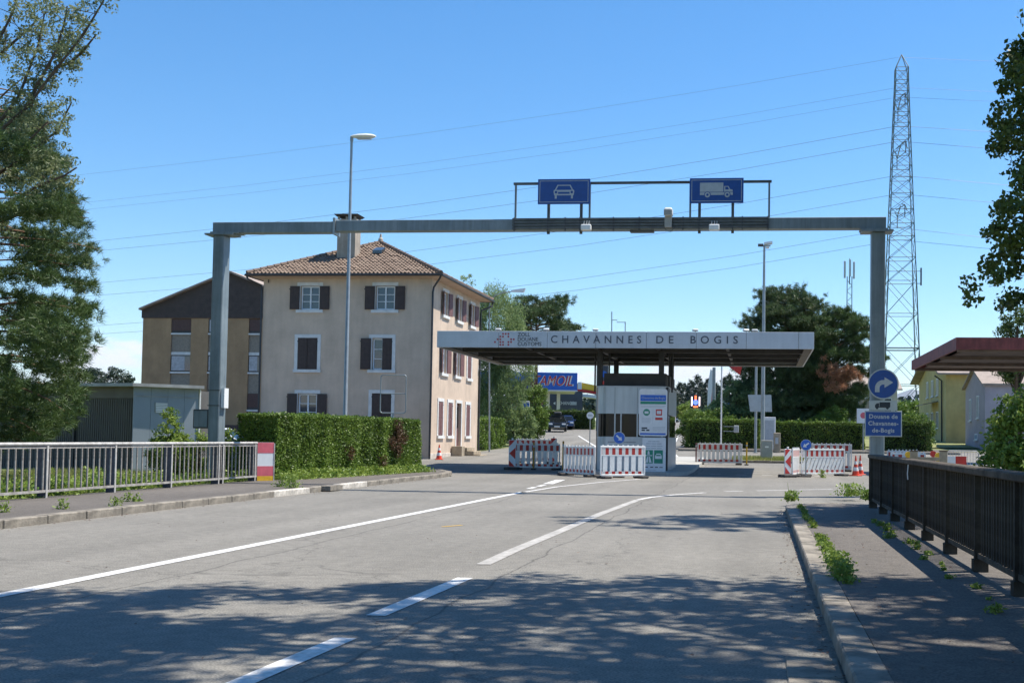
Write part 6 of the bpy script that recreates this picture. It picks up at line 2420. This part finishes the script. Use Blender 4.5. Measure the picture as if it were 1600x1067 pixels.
# large conifer with a dead brown patch
Yc = 84.0
cx_ = X(1226, Yc)
big = conifer('large_conifer', 'broad dark conifer with a dead brown patch behind the long hedge', (cx_, Yc, gz(Yc)), Z(1226, 455, Yc), 3.05, 130, 60, .30, .034, 40, .42, 'needle_dark', z0=.9,
              shape=lambda t: np.interp(t, [0, .15, .45, .7, .88, 1], [1.05, 1.0, .85, .78, .62, .2]), droop=.1, up=.24, trunk_r=.3, lean=(.4, 0))
conifer('second_conifer', 'lower conifer leaning out right of the broad dark one', (X(1308, 82.6), 82.6, gz(82.6)), Z(1306, 486, 82.6), 2.35, 75, 50, .30, .034, 40, .34, 'needle_pine', z0=1.6,
        shape=lambda t: np.interp(t, [0, .3, .6, .85, 1], [.6, .85, 1.0, .7, .15]), droop=.05, up=.35, trunk_r=.2)
dc = np.array([[P(px, py, Yc - 4.2).x - cx_, -4.2 + rng.uniform(-.3, .5), P(px, py, Yc - 4.2).z - gz(Yc)] for px, py in
               [(1290, 575), (1300, 585), (1312, 590), (1322, 583), (1330, 578), (1305, 598), (1318, 600), (1335, 588), (1295, 592), (1285, 582), (1310, 578), (1300, 607)] * 5]) + rng.normal(0, .25, (60, 3))
link('dead_branch', needles('dead_branch', dc, np.tile([.6, -.5, .3], (len(dc), 1)), .34, .06, 46), 'leaf_dead', big)
broadleaf('hazel_bush', 'light green bush between the far hedge and the broad conifer', (X(1150, 82), 82, gz(82)), 5.0,
          [(0, 0, 3.0, 1.5, 1.4, 1.7), (-1.2, 0, 1.9, 1.6, 1.4, 1.5), (1.0, 0, 2.2, 1.4, 1.4, 1.7)], 260, 80, .36, .13, 'leaf_willow', cat='bush', trunk_r=.08)
broadleaf('rough_shrub', 'loose pale shrub spilling over the far end of the left garden hedge', (X(1092, 79), 79, gz(79)), 2.9,
          [(0, 0, 1.6, 1.3, 1.1, 1.2), (1.4, 0, 1.7, 1.1, 1.0, 1.0), (-.7, -.4, 1.0, .9, .9, .9)], 170, 80, .32, .12, 'leaf_hedge', cat='shrub', trunk_r=.05)
broadleaf('small_shrub', 'rounded green shrub at the foot of the lower conifer', (X(1302, 79.6), 79.6, gz(79.6)), 2.9,
          [(0, 0, 2.0, 1.2, .7, 1.0), (-.9, 0, 1.7, .9, .6, .8)], 130, 80, .3, .12, 'leaf_hedge', cat='shrub', trunk_r=.05)
broadleaf('round_shrub', 'yellow green shrub by the far road beneath the electronic sign', (X(1076, 170), 170, gz(170)), 3.4,
          [(0, 0, 1.9, 1.6, 1.5, 1.5)], 80, 60, .5, .22, 'leaf_weed', cat='shrub', trunk_r=.08)
broadleaf('garden_shrub', 'sunny rounded shrub between the dark hedge and yellow house', (X(1440, 80), 80, gz(80)), 3.0,
          [(0, 0, 1.3, .9, .8, 1.2), (-1.0, .3, 1.9, 1.1, .8, .9)], 120, 70, .3, .13, 'leaf_hedge', cat='shrub', trunk_r=.06)

# far spruces: individual trees along the end of the road
random.seed(11)
for i, (px, yt, Y) in enumerate([(1052, 612, 330), (1062, 603, 345), (1071, 606, 350), (1080, 600, 340), (1090, 592, 335), (1097, 604, 350), (1106, 597, 345), (1119, 605, 340), (1131, 596, 330), (1140, 590, 325), (1150, 601, 345),
                                  (1160, 606, 350), (966, 607, 300), (958, 612, 310), (1178, 600, 345), (1030, 615, 345), (1041, 609, 350)]):
    b0 = gz(Y)
    Ht = P(px, yt - 4, Y).z - b0
    conifer('spruce_tree', 'dark spruce in the distant row closing the view down the far road', (P(px, 650, Y).x, Y, b0), Ht, 3.0 + random.random(), 42, 9, 1.0, .22, 9, 0, 'needle_far', z0=1.0,
            shape=lambda t: (1 - t) ** .75, droop=.2, up=.1, trunk_r=.25, skip_limb=True, group='distant spruces')
fw = []
for i in range(2600):
    Y = rng.uniform(380, 420)
    fw.append((rng.uniform(-260, 160), Y, gz(Y) + rng.uniform(.3, 1) ** .7 * (9 + 3 * math.sin(i * 12.9)) * rng.uniform(.3, 1)))
o = link('distant_wood', leaves('distant_wood', clumps(np.array(fw), 9, 2.4), 1.9, .8), 'needle_far')
tag(o, 'distant dark wood closing the horizon', 'wood', kind='stuff')
for px, Y, yt, lab in ((1420, 150, 628, 'low green trees beyond the pylon foot'), (1560, 130, 560, 'green tree behind the mauve house')):
    Ht = Z(px, yt, Y)
    broadleaf('garden_tree', lab, (P(px, 650, Y).x, Y, gz(Y)), Ht, [(0, 0, Ht * .6, 3.2, 2.5, Ht * .4), (3.5, 0, Ht * .5, 3.0, 2.5, Ht * .38)], 200, 60, .8, .3, 'leaf_hedge', trunk_r=.2)
Y = 62.0
broadleaf('roadside_tree', 'yellowish green treetop showing above the red shelter', (X(1590, Y), Y, gz(Y)), 9.6,
          [(.4, 0, 6.8, 1.3, 1.4, 1.5), (-.3, 0, 5.4, 1.2, 1.6, 1.0)], 150, 90, .4, .14, 'leaf_tree', trunk_r=.2)
for px, Y, yt, lab in ((185, 220, 574, 'small dark treetop showing over the shed roof'), (135, 200, 572, 'dark tree far behind the shed and the pine')):
    Ht = P(px, yt, Y).z - gz(Y)
    broadleaf('far_tree', lab, (P(px, 650, Y).x, Y, gz(Y)), Ht, [(0, 0, Ht * .7, 3.0, 3.0, Ht * .3)], 90, 60, .8, .35, 'needle_far', trunk_r=.25)

# ---- left edge: pine and broadleaf in front of the shed
def pine_ok(p):
    x, y = proj(p)
    lim = np.interp(y, [120, 200, 280, 340, 390, 440, 480, 540, 600, 640, 690, 705], [40, 70, 105, 122, 145, 140, 150, 140, 138, 128, 80, 30])
    return x < lim + rng.normal(0, 9) and y > 165


conifer('pine_tree', 'large green pine with hanging boughs at the shed', (-20.3, 27.5, -.05), 10.6, 5.3, 120, 105, .19, .019, 46, .27, 'needle_pine', z0=1.1,
        shape=lambda t: np.interp(t, [0, .2, .6, .9, 1], [.9, 1.0, 1.0, .95, .6]), droop=.14, up=.16, trunk_r=.22, filt=pine_ok, side=.24)
bl = root('broadleaf_tree', 'airy grey green tree with bare forked branches above the pine', 'tree', (-21.0, 25.0, -.05))
br_px = [[(-120, 330), (-30, 230), (40, 170), (90, 105), (130, 55), (160, 5), (175, -30)], [(-60, 260), (0, 190), (30, 150), (45, 110), (60, 70), (70, 20)], [(-100, 200), (-40, 120), (0, 60), (20, 20), (30, -20)],
         [(-80, 330), (0, 270), (50, 235), (90, 205), (112, 160)], [(-60, 380), (10, 320), (60, 290), (100, 275), (120, 262)], [(40, 170), (60, 130), (85, 85), (100, 40), (105, 10)], [(90, 105), (110, 98), (130, 80), (150, 55)], [(-60, 120), (0, 85), (40, 50), (60, 30)], [(-90, 300), (-20, 250), (30, 235), (75, 190)]]
LC = []
for k, b in enumerate(br_px):
    Yb = 23.6 + (k % 4) * .5
    pts = [P(x, y, Yb) - Vector(bl.location) for x, y in b]
    MB().tube(pts, [.036 * (1 - i / len(pts)) + .008 for i in range(len(pts))], 6).build('branch', 'wood_bark', bl, smooth=True)
    for i in range(len(pts) - 1):
        for j in range(12):
            q_ = pts[i].lerp(pts[i + 1], rng.uniform())
            off = Vector(rng.normal(0, .26, 3))
            c = q_ + off
            x, y = proj(Vector(bl.location) + c)
            lim = np.interp(y, [-30, 10, 50, 100, 150, 200, 250, 290, 330], [190, 175, 150, 125, 112, 115, 118, 122, 60])
            if x < lim:
                LC.append(tuple(c))
                if j % 3 == 0:
                    MB().tube([q_, q_.lerp(c, .6) + Vector((0, 0, .05)), c], [.010, .007, .004], 4, cap=False).build('twig', 'wood_bark', bl)
link('crown', leaves('crown', clumps(np.array(LC), 38, .17, .9), .085, .42), 'leaf_broad', bl)
MB().tube([(0, 0, 0), (.2, 0, 2.5), (.1, -.4, 4.5), tuple(P(-120, 330, 24.0) - Vector(bl.location))], [.22, .17, .12, .08], 8).build('trunk', 'wood_bark', bl, smooth=True)

# bushes at the left gantry post
broadleaf('wild_bush', 'wild green bush growing up beside the left gantry post', (P(262, 690, 30.2).x, 30.2, -.05), 2.1,
          [(0, 0, 1.35, .34, .35, .75), (-.25, .1, .8, .4, .4, .6), (.3, 0, .8, .4, .4, .6)], 110, 60, .17, .075, 'leaf_weed', cat='bush', trunk_r=.03)
broadleaf('wild_bush', 'low wild bush in front of the left gantry post', (P(325, 690, 30.0).x - .2, 29.9, -.05), 1.7,
          [(0, 0, .8, .7, .4, .6), (.7, .1, .75, .45, .4, .6), (-.6, 0, .75, .6, .4, .5), (.9, 0, 1.2, .2, .2, .35)], 150, 55, .18, .075, 'leaf_weed', cat='bush', trunk_r=.03)
broadleaf('dark_bush', 'dark bush behind the pale railing near the marker board', (P(385, 720, 32.0).x, 31.6, -.05), 1.4,
          [(0, 0, .65, .6, .4, .5), (-.9, 0, .6, .7, .4, .5), (-1.7, 0, .5, .6, .4, .45)], 170, 60, .18, .07, 'leaf_hedge_dark', cat='bush', trunk_r=.03)


# grass and weeds behind the left railing
def blades(name, n, xr, yr, hmin, hmax, w, z=-.05, dens=None):
    x, y = rng.uniform(*xr, n), rng.uniform(*yr, n)
    h = rng.uniform(hmin, hmax, n)
    if dens is not None:
        k = dens(x, y) > rng.uniform(0, 1, n)
        x, y, h = x[k], y[k], h[k]
    n = len(x)
    a = rng.uniform(0, 2 * PI, n)
    b0 = np.stack([x, y, np.full(n, z)], 1)
    s = np.stack([np.cos(a), np.sin(a), np.zeros(n)], 1) * w
    tip = b0 + np.stack([rng.normal(0, .3, n) * h, rng.normal(0, .3, n) * h, h], 1)
    V = np.stack([b0 - s, b0 + s, tip], 1).reshape(-1, 3)
    return quad_mesh(name, V, 3)


o = link('grass', blades('grass', 60000, (-24, -13.15), (16, 37), .06, .22, .012), 'grass_blade')
tag(o, 'rough green grass behind the pale railing', 'grass', kind='stuff')
wv = []
for i in range(90):
    wv.append((rng.uniform(-14.6, -13.25), rng.uniform(17, 31), rng.uniform(.0, .25)))
for i in range(60):
    wv.append((rng.uniform(-18, -14), rng.uniform(17, 27), rng.uniform(.0, .3)))
o = link('undergrowth', leaves('undergrowth', clumps(np.array(wv), 90, .32, .8), .08, .6), 'leaf_weed')
tag(o, 'leafy undergrowth along the outer side of the pale railing', 'undergrowth', kind='stuff')
o = link('grass', blades('grass', 9000, (-1.4, 2.6), (57.8, 63.4), .08, .3, .02, .28), 'grass_blade')
tag(o, 'short grass on the small traffic island', 'grass', kind='stuff')


def weed(x, y, z, r_, h, n, label, group, leaf=.07):
    """a rosette of leaves with a few upright stems"""
    o = root('weed_clump', label, 'weed', (x, y, z), rng.uniform(0, 6), group)
    c = np.stack([rng.normal(0, r_ * .5, n), rng.normal(0, r_ * .5, n), rng.uniform(.01, 1, n) ** 1.3 * h], 1)
    link('foliage', leaves('foliage', c, leaf, .42, bias=(0, 0, .5)), 'leaf_weed', o)
    mb = MB()
    for i in range(4):
        a = rng.uniform(0, 6.28)
        mb.tube([(0, 0, 0), (math.cos(a) * r_ * .3, math.sin(a) * r_ * .3, h * .9)], .003, 4)
    mb.build('stem', 'leaf_weed', o)
    return o


LK = 'green weeds sprouting from the joint behind the road kerb of the shaded footway'
GK = 'weeds behind the right kerb'
y = 10.2
while y < 15.3:
    b_ = 1.0 - abs(y - 11.0) / 6
    k_ = rng.uniform(.35, 1.15)
    weed(.77 + rng.normal(0, .02), y, .115, (.05 + .06 * b_ ** 2) * k_, (.05 + .11 * b_ ** 2) * k_, int((60 + 150 * b_) * k_), LK, GK, .05)
    y += rng.uniform(.14, .38)
y = 16.6
while y < 22:
    weed(.77 + rng.normal(0, .015), y, .115, .05, .06, 90, LK, GK, .045)
    y += rng.uniform(.3, .55)
LF = 'green weeds growing along the foot of the dark railing'
GF = 'weeds at the dark railing'
y = 6.0
while y < 19:
    k_ = rng.uniform(.3, 1.3)
    weed(1.80 + rng.normal(0, .05), y, .115, .06 * k_, .06 * k_, int(70 * k_), LF, GF, .045)
    y += rng.uniform(.16, .75)
for px, py, hh, n, lab in ((1330, 775, .28, 420, 'big weed tuft at the end of the dark railing'), (1237, 783, .2, 160, 'weed tuft on the rounded end of the right kerb'), (1285, 742, .3, 160, 'dry weed tuft in front of the slanting barrier'),
                           (1355, 781, .2, 260, 'second weed tuft under the end post of the dark railing')):
    x, y = Gp(px, py, .1)
    weed(x, y, .0 if px == 1285 else .115, .3 if hh > .25 and px != 1285 else .14, hh, n, lab, None, .08)
o = root('tall_weed', 'single tall thistle stem at the kerb end', 'weed', (*Gp(1231, 786, .1), .1))
MB().tube([(0, 0, 0), (.01, 0, .25), (-.01, 0, .42)], [.006, .005, .003], 5).build('stem', 'leaf_weed', o)
link('foliage', leaves('foliage', clumps(np.array([[0, 0, .08], [0, 0, .15]]), 40, .07), .07, .4), 'leaf_weed', o)
LL = 'small weeds sprouting from the left footway by the pale railing'
for px, py in ((7, 800), (97, 795), (200, 783), (213, 783), (180, 790), (440, 760), (450, 758), (458, 762), (375, 752), (388, 750), (395, 747)):
    x, y = Gp(px, py, .12)
    weed(x, y, .115, .1 if px < 360 else .16, .16 if px < 360 else .3, 70 if px < 360 else 220, LL, 'weeds on the left footway', .06)

# fallen leaves and grit gathered along the kerbs
lt = np.concatenate([np.stack([.49 - np.abs(rng.normal(0, .10, 420)), rng.uniform(4, 22.5, 420), np.full(420, .012)], 1),
                     np.stack([-10.28 + np.abs(rng.normal(0, .14, 420)), rng.uniform(10, 37, 420), np.full(420, .012)], 1),
                     np.stack([rng.uniform(.8, 2.0, 160), rng.uniform(4, 22, 160), np.full(160, .128)], 1),
                     np.stack([rng.uniform(-9, .3, 130), rng.uniform(5, 24, 130), np.full(130, .012)], 1)])
dl = leaves('leaf_litter', np.zeros((len(lt), 3)), .045, .6)
co = np.empty(len(dl.vertices) * 3, dtype=np.float32)
dl.vertices.foreach_get('co', co)
co = co.reshape(-1, 3) * [1, 1, .18] + np.repeat(lt, 4, 0)
dl.vertices.foreach_set('co', co.astype(np.float32).ravel())
o = link('leaf_litter', dl, 'leaf_brown')
tag(o, 'dry fallen leaves and grit scattered along the kerbs', 'litter', kind='stuff')

# shrub behind the dark railing
shrub_ok = lambda p: proj(p)[0] > np.interp(proj(p)[1], [560, 600, 640, 660, 690, 720, 760], [1590, 1570, 1535, 1520, 1515, 1505, 1490])
broadleaf('railing_shrub', 'tangled green shrub growing up behind the dark railing', (4.1, 17.0, -.05), 2.6,
          [(0, 0, 1.1, .9, .7, 1.1), (.6, .4, 1.4, .8, .8, 1.2), (.2, -1.6, .8, .8, .8, .9), (.5, .0, 2.1, .45, .4, .6), (-.3, 0, 1.5, .5, .5, .7), (.3, -3.2, .8, .7, .9, .8)], 620, 70, .2, .075, 'leaf_weed', cat='shrub', trunk_r=.04, filt=shrub_ok)

# ---- trees on the right bank: one shows at the picture edge, its neighbour shades the near road
def vis_ok(p):
    x, y = proj(p)
    if y < -25 or x > 1625:
        return True
    lim = np.interp(y, [-25, 50, 75, 100, 130, 155, 172, 190, 210, 240, 265, 285, 300, 320, 340, 365, 385, 405, 430, 450, 465, 480, 500],
                    [1605, 1598, 1580, 1572, 1562, 1562, 1535, 1548, 1550, 1565, 1572, 1590, 1600, 1560, 1545, 1550, 1565, 1535, 1505, 1495, 1515, 1545, 1700])
    return x > lim and y < 500


tb = root('alder_tree', 'dark leaved tree whose branches hang in over the red shelter', 'tree', (8.4, 22.5, -.05))
C = blob_points([(0, 0, 9.5, 5.0, 4.0, 5.0), (-2.4, -.6, 5.4, 2.6, 2.2, 2.6), (-1.5, -1, 7.2, 3.0, 2.4, 2.6), (-3.2, -1.0, 10.5, 3.6, 2.0, 2.6), (-4.2, -.3, 4.7, 1.8, 1.6, 1.5), (-3.9, 0, 6.3, 1.9, 1.6, 1.4), (-3.9, -.2, 8.0, 1.9, 1.6, 1.5)], 1900, .2)
C = C[[vis_ok(Vector(tb.location) + Vector(c)) for c in C]]
link('crown', leaves('crown', clumps(C, 70, .30 * rng.uniform(.6, 1.2, len(C)), .8), .10, .75), 'leaf_tree', tb)
MB().tube([(0, 0, 0), (.1, 0, 3), (-.1, .1, 6.5), (0, 0, 11)], [.30, .24, .17, .05], 10).build('trunk', 'wood_bark', tb, smooth=True)
for c in C[rng.choice(len(C), 46, replace=False)]:
    en = Vector(c)
    st = Vector((0, 0, max(2.2, min(10, en.z - .35 * math.hypot(en.x, en.y)))))
    md = st.lerp(en, .55) + Vector((0, 0, .25))
    if vis_ok(Vector(tb.location) + md):
        MB().tube([st, md, en], [.07, .04, .012], 5).build('limb', 'wood_bark', tb)

ta = root('maple_tree', 'spreading roadside tree over the near footway shading the road', 'tree', (6.3, 7.5, -.05))
kx, ky = SUN.x / SUN.z, SUN.y / SUN.z
C = []
while len(C) < 820:
    xs_, ys_, z = rng.uniform(-9.5, 3.2), rng.uniform(.5, 11.4), rng.uniform(7.6, 11.5)
    edge = np.interp(xs_, [-9.5, -6.5, -5.2, -3.5, -1, .6, 3.2], [8.1, 8.3, 9.2, 10.3, 10.9, 11.1, 10.6]) + .25 * math.sin(xs_ * 5.1) + rng.normal(0, .14)
    if ys_ > edge:
        continue
    if math.sin(xs_ * 1.9 + ys_ * .7) * math.sin(ys_ * 2.3 - xs_ * .8) > .62 and rng.uniform() < .75:
        continue
    p_ = Vector((xs_ + kx * z, ys_ + ky * z, z))
    x, y = proj(p_)
    if -60 < x < 1660 and y > -70:
        continue
    C.append(tuple(p_ - Vector(ta.location)))
C = np.array(C)
link('crown', leaves('crown', clumps(C, 105, .52 * rng.uniform(.6, 1.25, len(C)), .45), .13, .8), 'leaf_tree', ta)
MB().tube([(0, 0, 0), (-.1, .1, 3), (-.4, .2, 6), (-1.2, .3, 9)], [.34, .28, .2, .1], 10).build('trunk', 'wood_bark', ta, smooth=True)
for c in C[rng.choice(len(C), 40, replace=False)]:
    en = Vector(c)
    st = Vector((-.3, .15, rng.uniform(4.5, 8)))
    MB().tube([st, st.lerp(en, .5) + Vector((0, 0, .5)), en], [.10, .05, .015], 5).build('limb', 'wood_bark', ta)

# ------------------------------------------------------------------ air
hz_b = MB().box(-16000, 12000, -400, 14500, -60, 820).build('haze', None)
hm = bpy.data.materials.new('haze')
hm.use_nodes = True
hn = hm.node_tree
for n0 in list(hn.nodes):
    if n0.type == 'BSDF_PRINCIPLED':
        hn.nodes.remove(n0)
pv = hn.nodes.new('ShaderNodeVolumePrincipled')
pv.inputs['Color'].default_value = (.62, .78, 1, 1)
pv.inputs['Density'].default_value = .000025
hn.links.new(pv.outputs[0], hn.nodes['Material Output'].inputs['Volume'])
hz_b.data.materials.append(hm)
tag(hz_b, 'thin summer haze in the air', 'haze', kind='stuff')
